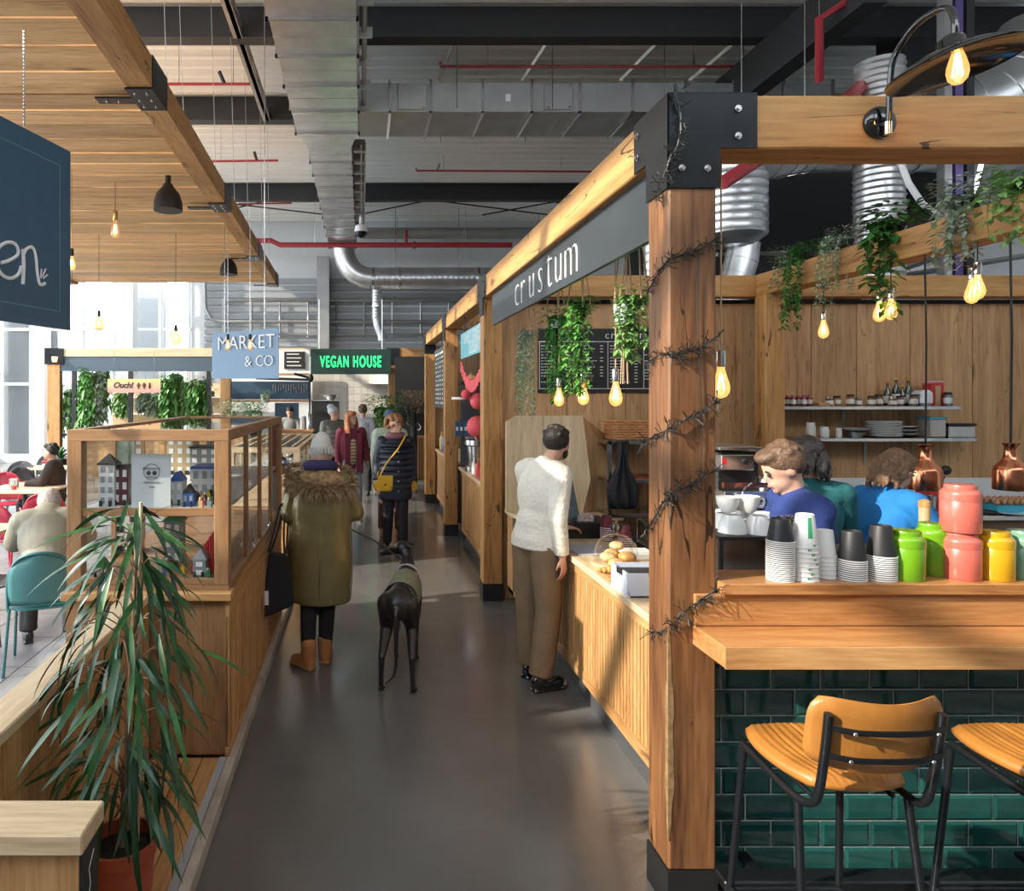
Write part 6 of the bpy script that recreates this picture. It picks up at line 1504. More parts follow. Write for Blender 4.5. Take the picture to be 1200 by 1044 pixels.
def loft(m, rings, n=28, wr=0.0, seed=0):
    rnd = random.Random(seed); vs = []; ph = [rnd.random()*6.28 for _ in range(4)]
    for r_i, (c, rx, ry) in enumerate(rings):
        c = V(c)
        for k in range(n):
            t = 2*math.pi*k/n; w_ = 1 + wr*(math.sin(5*t+ph[0]+r_i*.5)*.5 + math.sin(9*t+ph[1]-r_i*.8)*.3)
            vs.append(c + V((math.cos(t)*rx*w_, math.sin(t)*ry*w_, 0)))
    fs = [(i*n+k, i*n+(k+1) % n, (i+1)*n+(k+1) % n, (i+1)*n+k) for i in range(len(rings)-1) for k in range(n)]
    fs += [tuple(range(n-1,-1,-1)), tuple((len(rings)-1)*n+k for k in range(n))]
    return m.add(vs, fs)
def sleeve(m, J, k, a=.066, b_=.052, c=.042, full=1.0, wr=True):
    s = J['s']; W_ = J[k+'el'].lerp(J[k+'wr'], full)
    m.cap(J[k+'sh'], a*s, J[k+'el'], b_*s, 14); m.tube([J[k+'el']-(W_-J[k+'el'])*.08, J[k+'el'], W_], 0, 14, True, [b_*s*.9, b_*s, c*s])
    if wr:
        for i in range(5):
            t = .1+.2*i; p = J[k+'sh'].lerp(J[k+'el'], t); m.ell(p+V((.004,.006*(i%2),0)), (a*s*1.04*(1-t*.2), a*s*1.04*(1-t*.2), .018*s), 10, 6)
            p = J[k+'el'].lerp(W_, t*.9); m.ell(p, (b_*s*1.06*(1-t*.2), b_*s*1.06*(1-t*.2), .015*s), 10, 6)
def top(J, m=None, infl=.020, hem=-.06, wr=.0):
    m = m or MB(); s = J['s']; f = infl
    up = (J['neck']-J['pelvis']).normalized(); x_ = (J['ash']-J['bsh']).normalized(); y_ = up.cross(x_).normalized(); x2 = y_.cross(up)
    def te(c, r):
        M = Matrix((x2, y_, up)).transposed().to_4x4(); M.translation = c; m.ell((0,0,0), tuple(q*s for q in r), 20, 14, M)
    te(J['chest'], (.152+f,.100+f,.19+f)); te(J['waist'], (.130+f,.095+f,.16)); te(J['pelvis']+V((0,0,.02))*s, (.155+f,.108+f,.10-hem*.5))
    m.cap(J['ash'].lerp(J['bsh'],.14), (.064+f*.7)*s, J['ash'].lerp(J['bsh'],.86), (.064+f*.7)*s, 14)
    m.cap(J['neck']-V((0,0,.06))*s, .07*s, J['neck']+V((0,0,.0))*s, .066*s, 14)
    if abs(J['lean']) < .2 and J['pelvis'].z > .8: P0, W0 = J['pelvis'], J['waist']; loft(m, [(P0-V((0,0,.03))*s, (.172+f*.6)*s, (.124+f*.6)*s), (P0+V((0,0,.03))*s, (.172+f*.6)*s, (.124+f*.6)*s), (W0, (.15+f*.5)*s, (.108+f*.5)*s)], 28, .015)
    return m
def trousers(J, a=.100, b_=.075, c=.066, low=1.0):
    m = MB(); s = J['s']; m.ell(J['pelvis'], (.168*s,.120*s,.12*s), 18, 12)
    for k in 'ab':
        A = J[k+'kn'].lerp(J[k+'an'], low); m.ell(J[k+'kn'].lerp(J[k+'an'], .3)+V((0,.012,0))*s, (.066*s,.070*s,.13*s))
        m.cap(J[k+'hip'], a*s, J[k+'kn'], b_*s, 14); m.tube([J[k+'kn']-(A-J[k+'kn'])*.05, J[k+'kn'], J[k+'kn'].lerp(A,.5), A], 0, 14, True, [b_*s, b_*s, (b_*.6+c*.4)*s, c*s])
        for i in range(4):
            p = J[k+'kn'].lerp(A, .55+.13*i); m.ell(p, (c*s*1.10, c*s*1.12, .012*s), 12, 6)
    return m
def shoe(J, k, m=None, w_=.044, high=0.0):
    m = m or MB(); s = J['s']; an = J[k+'an']; toe = J[k+'toe']; d = (toe-an); d.z = 0; d.normalize(); yaw = math.atan2(d.y, d.x)
    Mz = Matrix.Translation((an.x, an.y, an.z-.09*s)) @ Matrix.Rotation(yaw,4,'Z') @ Matrix.Scale(s,4)
    m.ell((0,0,0), (.13,w_,.05), 16, 10, Mz @ Matrix.Translation((.06,0,.045))); m.ell((0,0,0), (.06,w_*.95,.065), 14, 10, Mz @ Matrix.Translation((-.01,0,.06)))
    m.box(-.065, .185, -w_*.9, w_*.9, 0, .024, .01, Mz)
    if high: m.cap(Mz @ V((-.005,0,.07)), .055*s, Mz @ V((-.01,0,.07+high)), .062*s, 14)
    return m
def face(J, root, dark=None, brow=None):
    HM = headM(J); s = J['s']
    for x in (.028, -.028):
        MB().ell((0,0,0), (.011*s,.007*s,.007*s), 10, 8, HM @ Matrix.Translation(V((x,-.083,.005))*s)).build('eye', dark or blackp, root, 60)
        MB().ell((0,0,0), (.018*s,.006*s,.004*s), 8, 6, HM @ Matrix.Translation(V((x,-.084,.026))*s)).build('eyebrow', brow or blackp, root, 60)
    MB().ell((0,0,0), (.020*s,.006*s,.006*s), 10, 6, HM @ Matrix.Translation(V((0,-.092,-.052))*s)).build('lips', mat('lips', (.45,.15,.13), .5) if 'lips' not in bpy.data.materials else bpy.data.materials['lips'], root, 60)
def hair_short(J, root, m_, full=1.0, name='hair'):
    HM = headM(J); s = J['s']; m = MB()
    for c, r in (((0,.025,.045),(.086,.098,.085)), ((0,.048,.018),(.078,.062,.070)), ((0,-.035,.088),(.066,.058,.035)), ((.05,.03,.03),(.04,.06,.06)), ((-.05,.03,.03),(.04,.06,.06))):
        m.ell((0,0,0), tuple(q*s*full for q in r), 14, 10, HM @ Matrix.Translation(V(c)*s))
    rnd = random.Random(8)
    for k in range(26):
        a = rnd.random()*6.28; e = rnd.uniform(.1,1.4); c = V((math.cos(a)*math.cos(e)*.082, .03+math.sin(a)*math.cos(e)*.09, .05+math.sin(e)*.08)); m.ell((0,0,0), (.016*s,.018*s,.014*s), 8, 6, HM @ Matrix.Translation(c*s))
    return live(m.build(name, m_, root), .007, 3)
def person(loc, rz, J, label, group=None):
    root = thing('person', (0,0,0), label, 'person', group); root.location = loc; root.rotation_euler = (0,0,rz)
    return root
def fin(mb, name, m_, root, vx=.010, sm=5, label=None):
    o = live(mb.build(name, m_, root), vx, sm)
    if label: o['label'] = label
    return o
def strands(m, rnd, pts_fn, n, L_, w_=.003, grav=.3):
    for k in range(n):
        p, d = pts_fn(rnd); d = V(d).normalized(); l = L_*rnd.uniform(.6,1.2)
        sdv = d.cross(V((rnd.uniform(-1,1),rnd.uniform(-1,1),rnd.uniform(-1,1)))); sdv = sdv.normalized()*w_ if sdv.length > 1e-3 else V((w_,0,0))
        q = p+d*l*.5+V((0,0,-grav*l*.15)); r = p+d*l+V((0,0,-grav*l*.6))
        m.add([p-sdv, p+sdv, q+sdv*.8, q-sdv*.8, r], [(0,1,2,3),(3,2,4)])
# ---------- 1 woman in the parka, seen from behind
J = skel(1.64, pitch=.30, head=(0,-.10,1.60), neck=(0,-.02,1.47), ael=(.24,-.0,1.16), awr=(.10,-.20,1.12), bel=(-.27,-.02,1.17), bwr=(-.24,-.22,1.24),
         ahip=(.075,0,.93), akn=(.085,0,.51), aan=(.085,.04,.09), atoe=(.16,-.09,.035), bhip=(-.075,0,.93), bkn=(-.085,0,.51), ban=(-.09,.08,.09), btoe=(-.11,-.08,.035))
# facing away: local +x is photo left
loc = (-.30, 4.98, 0)
r1 = person(loc, math.pi, J, 'woman in an olive parka with a fur hood and pale beanie beside the glass cabinet')
for o_k in ('a','b'): pass
J['aan'] = V((.085,.10,.085)); J['atoe'] = V((.17,.02,.033)); J['akn'] = V((.085,.03,.48)); J['ban'] = V((-.03,-.03,.085)); J['btoe'] = V((-.045,-.17,.033)); J['bkn'] = V((-.05,0,.48))
fin(body_mesh(J), 'body', skin, r1, .008)
tights = cloth('black_tights', (.014,.014,.016), 0, .1)
fin(trousers(J, .090,.068,.054), 'leggings', tights, r1, .010)
olive = mat('olive_satin_parka', (.22,.175,.075), .26, .3, var=.12, scale=6, bump=1.0, bscale=9)
m = MB(); s = J['s']
loft(m, [((0,.0,.455),.215,.155), ((0,.0,.47),.225,.165), ((0,.0,.60),.235,.17), ((0,0,.80),.238,.165), ((0,0,1.0),.225,.155), ((0,.0,1.15),.222,.150), ((0,-.0,1.28),.215,.14), ((0,-.02,1.36),.17,.12), ((0,-.03,1.41),.10,.09)], 40, .06, 1)
sleeve(m, J, 'a', .082, .078, .058); sleeve(m, J, 'b', .080, .072, .055)
fin(m, 'parka', olive, r1, .010, 6)
MB().tube([(0,.175,.50),(0,.172,.8),(0,.162,1.05)], .004, 5).build('back_seam', olive, r1)
# fur hood lying on shoulders
fur = mat('fur_brown', (.27,.17,.085), .9, var=.6, scale=30, rnd=.0); fur2 = mat('fur_pale', (.55,.42,.28), .9, var=.3, scale=30)
m = MB(); ringc = V((0,-.01,1.335)); pts = []
for k in range(25):
    t = 2*math.pi*k/24; pts.append(ringc+V((math.cos(t)*.205, math.sin(t)*.135+.02, .025*math.sin(t+2.5)+(.03 if math.sin(t) < 0 else -.015))))
m.tube(pts, .062, 12, False); m.ell((0,.06,1.33), (.18,.12,.10), 16, 10)
hd = fin(m, 'fur_hood', fur, r1, .012, 4)
def furpt(rnd):
    i = rnd.randrange(24); c = pts[i].lerp(pts[i+1], rnd.random()); out = (c-ringc).normalized(); a = rnd.uniform(-1.2,1.9); d = out*math.cos(a)+V((0,0,1))*math.sin(a)
    return c+d*.045, d+V((rnd.uniform(-.5,.5),rnd.uniform(-.5,.5),rnd.uniform(-.5,.2)))
m = Flat(); strands(m, random.Random(3), furpt, 2600, .055, .0022, .6); tag(m.build('fur_fibres', fur, hd), kind='stuff')
m = Flat(); strands(m, random.Random(5), furpt, 700, .06, .0022, .6); tag(m.build('pale_fur_fibres', fur2, hd), kind='stuff')
HM = headM(J); bean = mat('beanie_pale_grey', (.55,.54,.52), .9, var=.1, bump=.5, bscale=50)
m = MB(); 
for c, r in (((0,.02,.05),(.094,.106,.085)), ((0,.03,.11),(.078,.086,.075)), ((0,.035,.16),(.045,.05,.035))): m.ell((0,0,0), tuple(q*s for q in r), 20, 12, HM @ Matrix.Translation(V(c)*s))
fin(m, 'beanie', bean, r1, .008, 4)
m = MB()
for k in range(22):
    t = 2*math.pi*k/22; m.tube([HM @ V((math.cos(t)*.098*s, (.02+math.sin(t)*.108)*s, .0)), HM @ V((math.cos(t)*.099*s, (.02+math.sin(t)*.109)*s, .05*s))], .006, 5)
tag(m.build('ribbed_cuff', bean, r1, 60), kind='stuff')
MB().tube([(math.cos(2*math.pi*k/20)*.088, .0+math.sin(2*math.pi*k/20)*.09, 1.44+.012*math.sin(2*math.pi*k/20)) for k in range(21)], .042, 10, False).build('scarf', cloth('navy_scarf', (.035,.03,.10)), r1, 60, 'dark blue scarf')
boot = mat('tan_suede', (.42,.17,.06), .75, var=.15, bump=.2, bscale=60)
for k in 'ab': fin(shoe(J, k, None, .050, .11), 'boot', boot, r1, .008, 4)
# tote bag on her arm (photo left)
root = thing('tote_bag', (-.60, 4.90, .36), 'black cotton tote bag hanging from the parka woman\'s arm', 'bag')
m = MB(); q = [(-.715,.53),(-.48,.40),(-.48,.42),(-.50,.80),(-.68,.84)]
loftp = [(-.665,.835),(-.535,.815),(-.485,.48),(-.50,.445),(-.72,.355)]
m.prism(loftp, 'y', 4.87, 4.93); o = m.build('bag_body', fab, root); o.modifiers.new('b','BEVEL').width = .015
MB().box(-.70, -.665, 4.864, 4.869, .46, .56).build('care_patch', white, root)
MB().tube(curve([(-.655,4.90,.83),(-.60,4.92,1.0),(-.575,4.98,1.155),(-.555,4.93,1.12),(-.56,4.90,.98),(-.555,4.90,.82)],6), .008, 6).build('strap', fab, root, 60)
MB().tube(curve([(-.67,4.88,.83),(-.625,4.90,1.0),(-.59,4.95,1.155),(-.535,4.96,1.14),(-.535,4.92,.98),(-.54,4.88,.82)],6), .008, 6).build('strap', fab, root, 60)
# ---------- dog
gre = mat('greyhound_coat', (.013,.011,.012), .38, var=.3, scale=14, bump=.1, bscale=100)
dog = thing('dog', (0,0,0), 'slim black greyhound in an olive quilted coat, standing with its head turned left', 'dog')
dog.location = (.285, 4.80, 0); dog.rotation_euler = (0,0,math.pi-.17)
m = MB()
m.ell((0,-.20,.50), (.092,.19,.155), 18, 12); m.ell((0,-.02,.565), (.078,.20,.10), 18, 12); m.ell((0,.16,.585), (.075,.16,.095), 18, 12); m.ell((0,.26,.565), (.095,.11,.11), 18, 12)
m.cap((0,-.30,.60), .075, (.01,-.40,.72), .052, 14); m.cap((.01,-.40,.72), .052, (.03,-.42,.77), .048, 14)
# head turned toward dog's left = world -x  (local +x)
m.ell((.045,-.43,.785), (.070,.055,.056), 14, 10); m.cap((.08,-.435,.775), .043, (.20,-.45,.74), .025, 12); m.ell((.215,-.452,.738), (.016,.015,.014), 8, 6)
for sy in (-.03, .035): m.cap((.01,-.43+sy*1.1,.815), .018, (-.045,-.43+sy*1.9,.80), .008, 8)
for sd in (1, -1):
    m.cap((sd*.06,.25,.56), .085, (sd*.085,.17,.40), .052, 14); m.cap((sd*.085,.17,.39), .048, (sd*.10,.335,.235), .024, 12); m.cap((sd*.10,.335,.235), .022, (sd*.105,.325,.05), .017, 10)
    m.ell((sd*.105,.30,.022), (.024,.040,.020), 10, 8); m.ell((sd*.10,.325,.225), (.020,.026,.028), 8, 6)
    for t_ in (-.012, 0, .012): m.ell((sd*.105+t_,.268,.016), (.009,.014,.012), 8, 6)
    m.cap((sd*.065,-.26,.46), .055, (sd*.075,-.22,.34), .036, 12); m.cap((sd*.075,-.22,.34), .032, (sd*.075,-.26,.17), .018, 10); m.cap((sd*.075,-.26,.17), .018, (sd*.075,-.255,.04), .015, 10); m.ell((sd*.075,-.275,.020), (.022,.034,.018), 10, 8)
tl = curve([(0,.34,.58),(0,.385,.52),(.0,.395,.38),(.0,.38,.22),(.02,.39,.13),(.07,.40,.09)],6)
m.tube(tl, 0, 8, True, [.020-.013*i/(len(tl)-1) for i in range(len(tl))])
fin(m, 'body', gre, dog, .0075, 4)
for sy in (-.028,): MB().ell((.08,-.484,.80), (.008,.006,.007), 8, 6).build('eye', chrome, dog, 60)
quilt = mat('olive_quilt', (.24,.25,.16), .7, var=.15, scale=6, bump=.3, bscale=30)
vs = []; fs = []; nn = 22; rows_ = 26
for j in range(rows_+1):
    y = -.37 + .50*j/rows_; cz = .50+.06*min(1, max(0,(y+.30)/.4)); rx = .112-.020*max(0,(y)/.2) - .02*max(0, (-.30-y)/.1); rz_ = .168-.055*max(0,(y+.12)/.3); wv = .003*math.sin(j*2.1)
    for k in range(nn+1):
        t = -.55 + (math.pi+1.1)*k/nn; vs.append((math.cos(t)*(rx+wv), y, cz+math.sin(t)*(rz_+wv)))
for j in range(rows_):
    for k in range(nn): a = j*(nn+1)+k; fs.append((a, a+1, a+nn+2, a+nn+1))
o = MB().add(vs, fs).build('dog_jacket', quilt, dog, 60, 'olive quilted jacket'); q = o.modifiers.new('th','SOLIDIFY'); q.thickness = .014
MB().tube([(math.cos(t)*.115, .132, .555+math.sin(t)*.118) for t in [-.5+(math.pi+1.0)*k/16 for k in range(17)]], .008, 6).build('jacket_trim', blackp, dog, 60)
MB().tube([V((0,-.335,.64))+V((math.cos(t)*.07, math.sin(t)*.035, math.sin(t)*.05)) for t in [2*math.pi*k/16 for k in range(17)]], .010, 6).build('collar', mat('pale_collar', (.5,.4,.35), .6), dog, 60)
MB().tube([V((-.10, 5.12, .96)), V((.10,5.13,.86)), V((.30,5.13,.72))], .006, 6).place('dog_lead', blackp, (-.10,5.12,.96), 'black lead running from the parka woman to the greyhound', 'lead')
# ---------- 2 barista
J = skel(1.765, yaw=R(22), pitch=.12, lean=.13, head=(0,-.185,1.60), ael=(.23,-.17,1.14), awr=(.10,-.35,1.00), bel=(-.225,.03,1.14), bwr=(-.235,.0,.90), aan=(.10,-.02,.09), atoe=(.15,-.17,.035), ban=(-.11,.07,.09), btoe=(-.14,-.10,.035), bhd=None, ahd=V((0,-1,-.12)), an=V((0,0,-1)), curl=.7)
r2 = person((1.19, 4.64, 0), R(118), J, 'young man in a cream cable-knit jumper and brown trousers standing at the serving counter')
fin(body_mesh(J), 'body', skin, r2, .0075); face(J, r2)
hb = mat('hair_black', (.018,.013,.011), .55, var=.3, scale=60, bump=.5, bscale=90)
hair_short(J, r2, hb)
HM = headM(J); m = MB()
for c, r in (((0,-.066,-.082),(.040,.028,.022)), ((.048,-.02,-.055),(.018,.04,.04)), ((-.048,-.02,-.055),(.018,.04,.04))): m.ell((0,0,0), r, 12, 8, HM @ Matrix.Translation(V(c)))
fin(m, 'beard', hb, r2, .007, 3)
knit = mat('cream_knit', (.78,.74,.64), .9, var=.05, bump=1.0, bscale=38)
m = top(J, infl=.040, hem=.03); sleeve(m, J, 'a', .074,.060,.045,.96); sleeve(m, J, 'b', .074,.062,.046,.96); fin(m, 'jumper', knit, r2, .009, 5)
MB().tube([J['neck']+V((math.cos(2*math.pi*k/18)*.062, -.012+math.sin(2*math.pi*k/18)*.062, .012+.012*math.sin(2*math.pi*k/18))) for k in range(19)], .015, 8, False).build('shirt_collar', white, r2, 60)
MB().tube([V((math.cos(2*math.pi*k/24)*.182, .0+math.sin(2*math.pi*k/24)*.134, .945)) for k in range(25)], .018, 8, False).build('ribbed_hem', knit, r2, 60)
fin(trousers(J, .112,.086,.076,.98), 'trousers', cloth('brown_trousers', (.20,.135,.075), .1, .6, 12), r2, .009, 5)
shb = mat('shoe_black', (.010,.010,.012), .18, coat=.5)
for k in 'ab': fin(shoe(J, k), 'shoe', shb, r2, .007, 3)
# ---------- staff behind the bar
def staff(loc, rz, h, lab, tm, hm, kw, longh=None, bun=False):
    J = skel(h, **kw); r_ = person(loc, rz, J, lab)
    fin(body_mesh(J), 'body', skin, r_, .009); face(J, r_)
    m = top(J, infl=.028, hem=.1); sleeve(m, J, 'a', .076,.062,.05,.9); sleeve(m, J, 'b', .076,.062,.05,.9); fin(m, 'shirt', tm, r_, .010, 5)
    fin(trousers(J), 'trousers', cloth('dark_jeans', (.02,.025,.04)) if 'dark_jeans' not in bpy.data.materials else bpy.data.materials['dark_jeans'], r_, .012, 5)
    for k in 'ab': fin(shoe(J, k), 'shoe', shb, r_, .010, 3)
    hair_short(J, r_, hm, 1.06)
    if longh:
        HM = headM(J); m = MB(); rnd = random.Random(int(loc[0]*100)); s = J['s']
        for k in range(46):
            a = rnd.uniform(.1, math.pi-.1); rr = rnd.uniform(.8,1.15); z0 = rnd.uniform(-.02,.06); ln = longh*rnd.uniform(.7,1.1)
            p = V((math.cos(a)*.085*rr, .02+math.sin(a)*.085*rr, z0)); pts = [p, p+V((math.cos(a)*.015, .02+.01*rnd.random(), -ln*.5)), p+V((math.cos(a)*-.01+rnd.uniform(-.02,.02), .02, -ln))]
            m.tube([HM @ (q*s) for q in curve(pts,3)], 0, 6, True, [.013,.014,.014,.013,.011,.008,.005])
        fin(m, 'long_hair', hm, r_, .006, 2)
    return r_, J
brn = mat('hair_brown', (.13,.075,.045), .55, var=.4, scale=60, bump=.5, bscale=90); gryh = mat('hair_dark_grey', (.06,.05,.045), .45, var=.6, scale=60, bump=.5, bscale=90)
curl_ = mat('hair_curly_brown', (.20,.11,.06), .6, var=.5, scale=50, bump=.6, bscale=70)
staff((2.27, 3.36, 0), R(-95), 1.76, 'bar worker in a navy shirt with short brown hair, leaning left over the counter', cloth('navy_shirt', (.022,.045,.19)), brn,
      dict(lean=.28, pitch=.45, head=(0,-.19,1.58), ael=(.24,-.24,1.17), awr=(.20,-.42,1.14), bel=(-.24,-.22,1.14), bwr=(-.20,-.42,1.12)))
staff((2.62, 3.98, 0), R(165), 1.70, 'worker in a dark teal shirt with long dark wavy hair, seen from behind', cloth('teal_shirt', (.012,.11,.12)), gryh,
      dict(lean=.10, pitch=.2, ael=(.24,-.14,1.17), awr=(.16,-.32,1.10), bel=(-.24,-.14,1.17), bwr=(-.16,-.32,1.10)), .13)
staff((3.02, 4.05, 0), R(100), 1.66, 'worker in a bright blue shirt with curly brown hair, leaning right', cloth('bright_blue_shirt', (.012,.17,.46)), curl_,
      dict(lean=.30, pitch=.35, head=(0,-.20,1.58), ael=(.22,-.28,1.14), awr=(.16,-.42,1.16), bel=(-.24,-.26,1.14), bwr=(-.18,-.44,1.10)), .14)
# ---------- walkers in the aisle
# woman in navy coat with yellow bag
J = skel(1.70, yaw=R(-38), ael=(.23,.03,1.14), awr=(.235,-.03,.90), bel=(-.235,.02,1.14), bwr=(-.25,-.06,.92), akn=(.09,-.05,.51), aan=(.09,-.03,.09), atoe=(.10,-.20,.035), ban=(-.09,.12,.10), bkn=(-.09,0,.51), btoe=(-.10,-.03,.035))
J['yaw'] = R(32)
r_ = person((.42, 8.55, 0), R(8), J, 'curly-haired woman in a long navy padded coat with a yellow shoulder bag')
fin(body_mesh(J), 'body', skin, r_, .010); face(J, r_)
nv = cloth('navy_padded_coat', (.014,.018,.034), .1, .3, 16, .45)
m = MB(); loft(m, [((0,.0,.66),.20,.15),((0,0,.70),.215,.16),((0,0,.9),.205,.15),((0,0,1.05),.195,.14),((0,0,1.25),.20,.14),((0,0,1.38),.16,.11),((0,0,1.44),.09,.08)], 28, .03, 4)
for k in range(9): loft(m, [((0,0,.72+k*.075),.215,.158),((0,0,.74+k*.075),.219,.162),((0,0,.76+k*.075),.215,.158)], 24)
sleeve(m, J, 'a', .078,.068,.055,.95); sleeve(m, J, 'b', .078,.068,.055,.95); fin(m, 'coat', nv, r_, .011, 3)
for k in range(5): MB().ell((.01,-.168,.78+k*.12), (.010,.006,.010), 8, 6).build('button', chrome, r_)
fin(trousers(J,.09,.07,.062), 'trousers', cloth('black_trousers', (.015,.015,.018)), r_, .012)
for k in 'ab': fin(shoe(J, k), 'shoe', shb, r_, .010, 3)
HM = headM(J); m = MB(); rnd = random.Random(12)
for k in range(90):
    a = rnd.random()*6.28; e = rnd.uniform(-.6,1.5); c = V((math.cos(a)*math.cos(e)*.115, .03+math.sin(a)*math.cos(e)*.105, .03+math.sin(e)*.105))
    if c.y < -.055 and c.z < .05: continue
    m.ell((0,0,0), (.026,.026,.024), 8, 6, HM @ Matrix.Translation(c))
fin(m, 'curly_hair', mat('hair_ginger', (.36,.17,.07), .6, var=.4, scale=50, bump=.6, bscale=60), r_, .009, 1)
MB().tube([V((math.cos(2*math.pi*k/18)*.085, math.sin(2*math.pi*k/18)*.075, 1.455)) for k in range(19)], .045, 10, False).build('scarf', cloth('mauve_scarf', (.22,.10,.11)), r_, 60)
mus = mat('mustard_leather', (.62,.36,.02), .4, coat=.2); musk = cloth('mustard_wool', (.60,.33,.03))
hb_ = MB(); HM_ = None
for k, sg in (('a',1),('b',-1)): 
    m = MB(); wr = J[k+'wr']; m.ell(wr+V((0,-.02,-.055)), (.05,.045,.07), 12, 8); m.cap(wr+V((-.02*sg,-.05,-.03)), .016, wr+V((-.03*sg,-.08,-.06)), .013, 8); fin(m, 'mitten', musk, r_, .008, 3)
bg = thing('shoulder_bag', (0,0,0), 'mustard yellow leather shoulder bag on the navy-coated woman\'s hip', 'bag')
bo = V((.42,8.55,0)); 
m = MB().box(.12-.31, .22-.23, -.02, .055, .80, .98, .02)
bg.location = (.42-.135, 8.55-.235, .79); 
MB().box(-.09, .09, -.035, .035, 0, .19, .02).build('bag_body', mus, bg); MB().box(-.092, .092, -.044, -.034, .07, .195, .012).build('flap', mus, bg); MB().box(-.012, .012, -.05, -.044, .075, .10).build('clasp', brass, bg)
MB().tube(curve([(-.06,.02,.19),(.02,.03,.34),(.15,.045,.50),(.24,.10,.645),(.25,.20,.665),(.18,.36,.55),(.0,.40,.35),(-.09,.06,.19)],5), .010, 6, sx=1.6).build('strap', mus, bg, 60)
# man behind her, pale green jacket, blue cap
J = skel(1.75, yaw=R(20), aan=(.11,-.10,.09), atoe=(.12,-.26,.035), akn=(.10,-.10,.51))
r_ = person((.40, 9.6, 0), R(10), J, 'man in a pale green jacket and blue cap, half hidden behind the navy coat')
fin(body_mesh(J), 'body', skin, r_, .012); face(J, r_)
m = top(J, infl=.04, hem=.1); sleeve(m, J, 'a', .08,.068,.055,.95); sleeve(m, J, 'b', .08,.068,.055,.95); fin(m, 'jacket', cloth('pale_green_jacket', (.42,.50,.38)), r_, .012)
fin(trousers(J), 'trousers', cloth('maroon_trousers', (.09,.045,.045)), r_, .012)
for k in 'ab': fin(shoe(J, k), 'shoe', boot, r_, .011, 3)
HM = headM(J); m = MB().ell((0,0,0), (.090,.105,.080), 16, 10, HM @ Matrix.Translation((0,.01,.055))); m.ell((0,0,0), (.06,.05,.010), 12, 6, HM @ Matrix.Translation((0,-.115,.04))); fin(m, 'cap', cloth('blue_cap', (.06,.11,.20)), r_, .009, 3)
# woman in burgundy coat
J = skel(1.70, yaw=R(38), pitch=-.05, aan=(.10,-.12,.09), atoe=(.12,-.27,.035), akn=(.10,-.10,.51), ban=(-.07,.12,.10), btoe=(-.07,-.03,.035), ael=(.24,.02,1.14), awr=(.27,-.06,.93))
r_ = person((-.17, 10.95, 0), R(10), J, 'woman with long ginger hair in a burgundy coat, striped top and jeans')
fin(body_mesh(J), 'body', skin, r_, .011); face(J, r_)
bur = cloth('burgundy_wool', (.17,.022,.045))
m = MB(); loft(m, [((.0,.03,.70),.20,.13),((0,.03,.9),.20,.13),((0,.02,1.1),.19,.13),((0,0,1.28),.195,.13),((0,0,1.38),.15,.10),((0,0,1.43),.09,.08)], 28, .03, 7)
sleeve(m, J, 'a', .078,.064,.052,.96); sleeve(m, J, 'b', .078,.064,.052,.96); fin(m, 'coat', bur, r_, .012, 4)
sm_, nt_, b_s = _nt('striped_jersey'); tc_ = N(nt_, 'ShaderNodeTexCoord'); sp2 = N(nt_, 'ShaderNodeSeparateXYZ'); L(nt_, tc_.outputs['Object'], sp2.inputs[0])
mo = N(nt_, 'ShaderNodeMath', operation='MULTIPLY'); mo.inputs[1].default_value = 120; L(nt_, sp2.outputs[2], mo.inputs[0]); si = N(nt_, 'ShaderNodeMath', operation='SINE'); L(nt_, mo.outputs[0], si.inputs[0])
L(nt_, ramp(nt_, si.outputs[0], [(.45,(.62,.48,.28)),(.55,(.10,.06,.04))]).outputs[0], b_s.inputs['Base Color'])
MB().ell((.01,-.055,1.10), (.085,.10,.27), 18, 14).build('striped_top', sm_, r_, 60)
for sg in (-1, 1): MB().prism([(sg*.05+.01, .74), (sg*.13+.01, .74), (sg*.14+.01, 1.36), (sg*.055+.01, 1.36)], 'y', -.165, -.12).build('coat_front', bur, r_, None)
fin(trousers(J,.09,.068,.058,.85), 'jeans', cloth('light_jeans', (.20,.33,.42)), r_, .012)
shw = mat('white_trainer', (.7,.66,.6), .5)
for k in 'ab': fin(shoe(J, k), 'shoe', shw, r_, .010, 3)
gng = mat('hair_red_gold', (.48,.17,.06), .5, var=.5, scale=50, bump=.5, bscale=80)
hair_short(J, r_, gng, 1.08)
HM = headM(J); m = MB(); rnd = random.Random(4)
for k in range(60):
    a = rnd.uniform(-.5, math.pi+.5); p = V((math.cos(a)*.088, .015+math.sin(a)*.085, rnd.uniform(-.02,.05))); ln = rnd.uniform(.22,.34); sg = 1 if math.cos(a) > 0 else -1
    pts = [p, p+V((math.cos(a)*.03, -.01, -ln*.5)), p+V((math.cos(a)*.03, -.05*abs(math.cos(a)), -ln))]; m.tube([HM @ q for q in curve(pts,3)], 0, 6, True, [.014,.016,.016,.015,.013,.010,.006])
fin(m, 'long_hair', gng, r_, .008, 2)
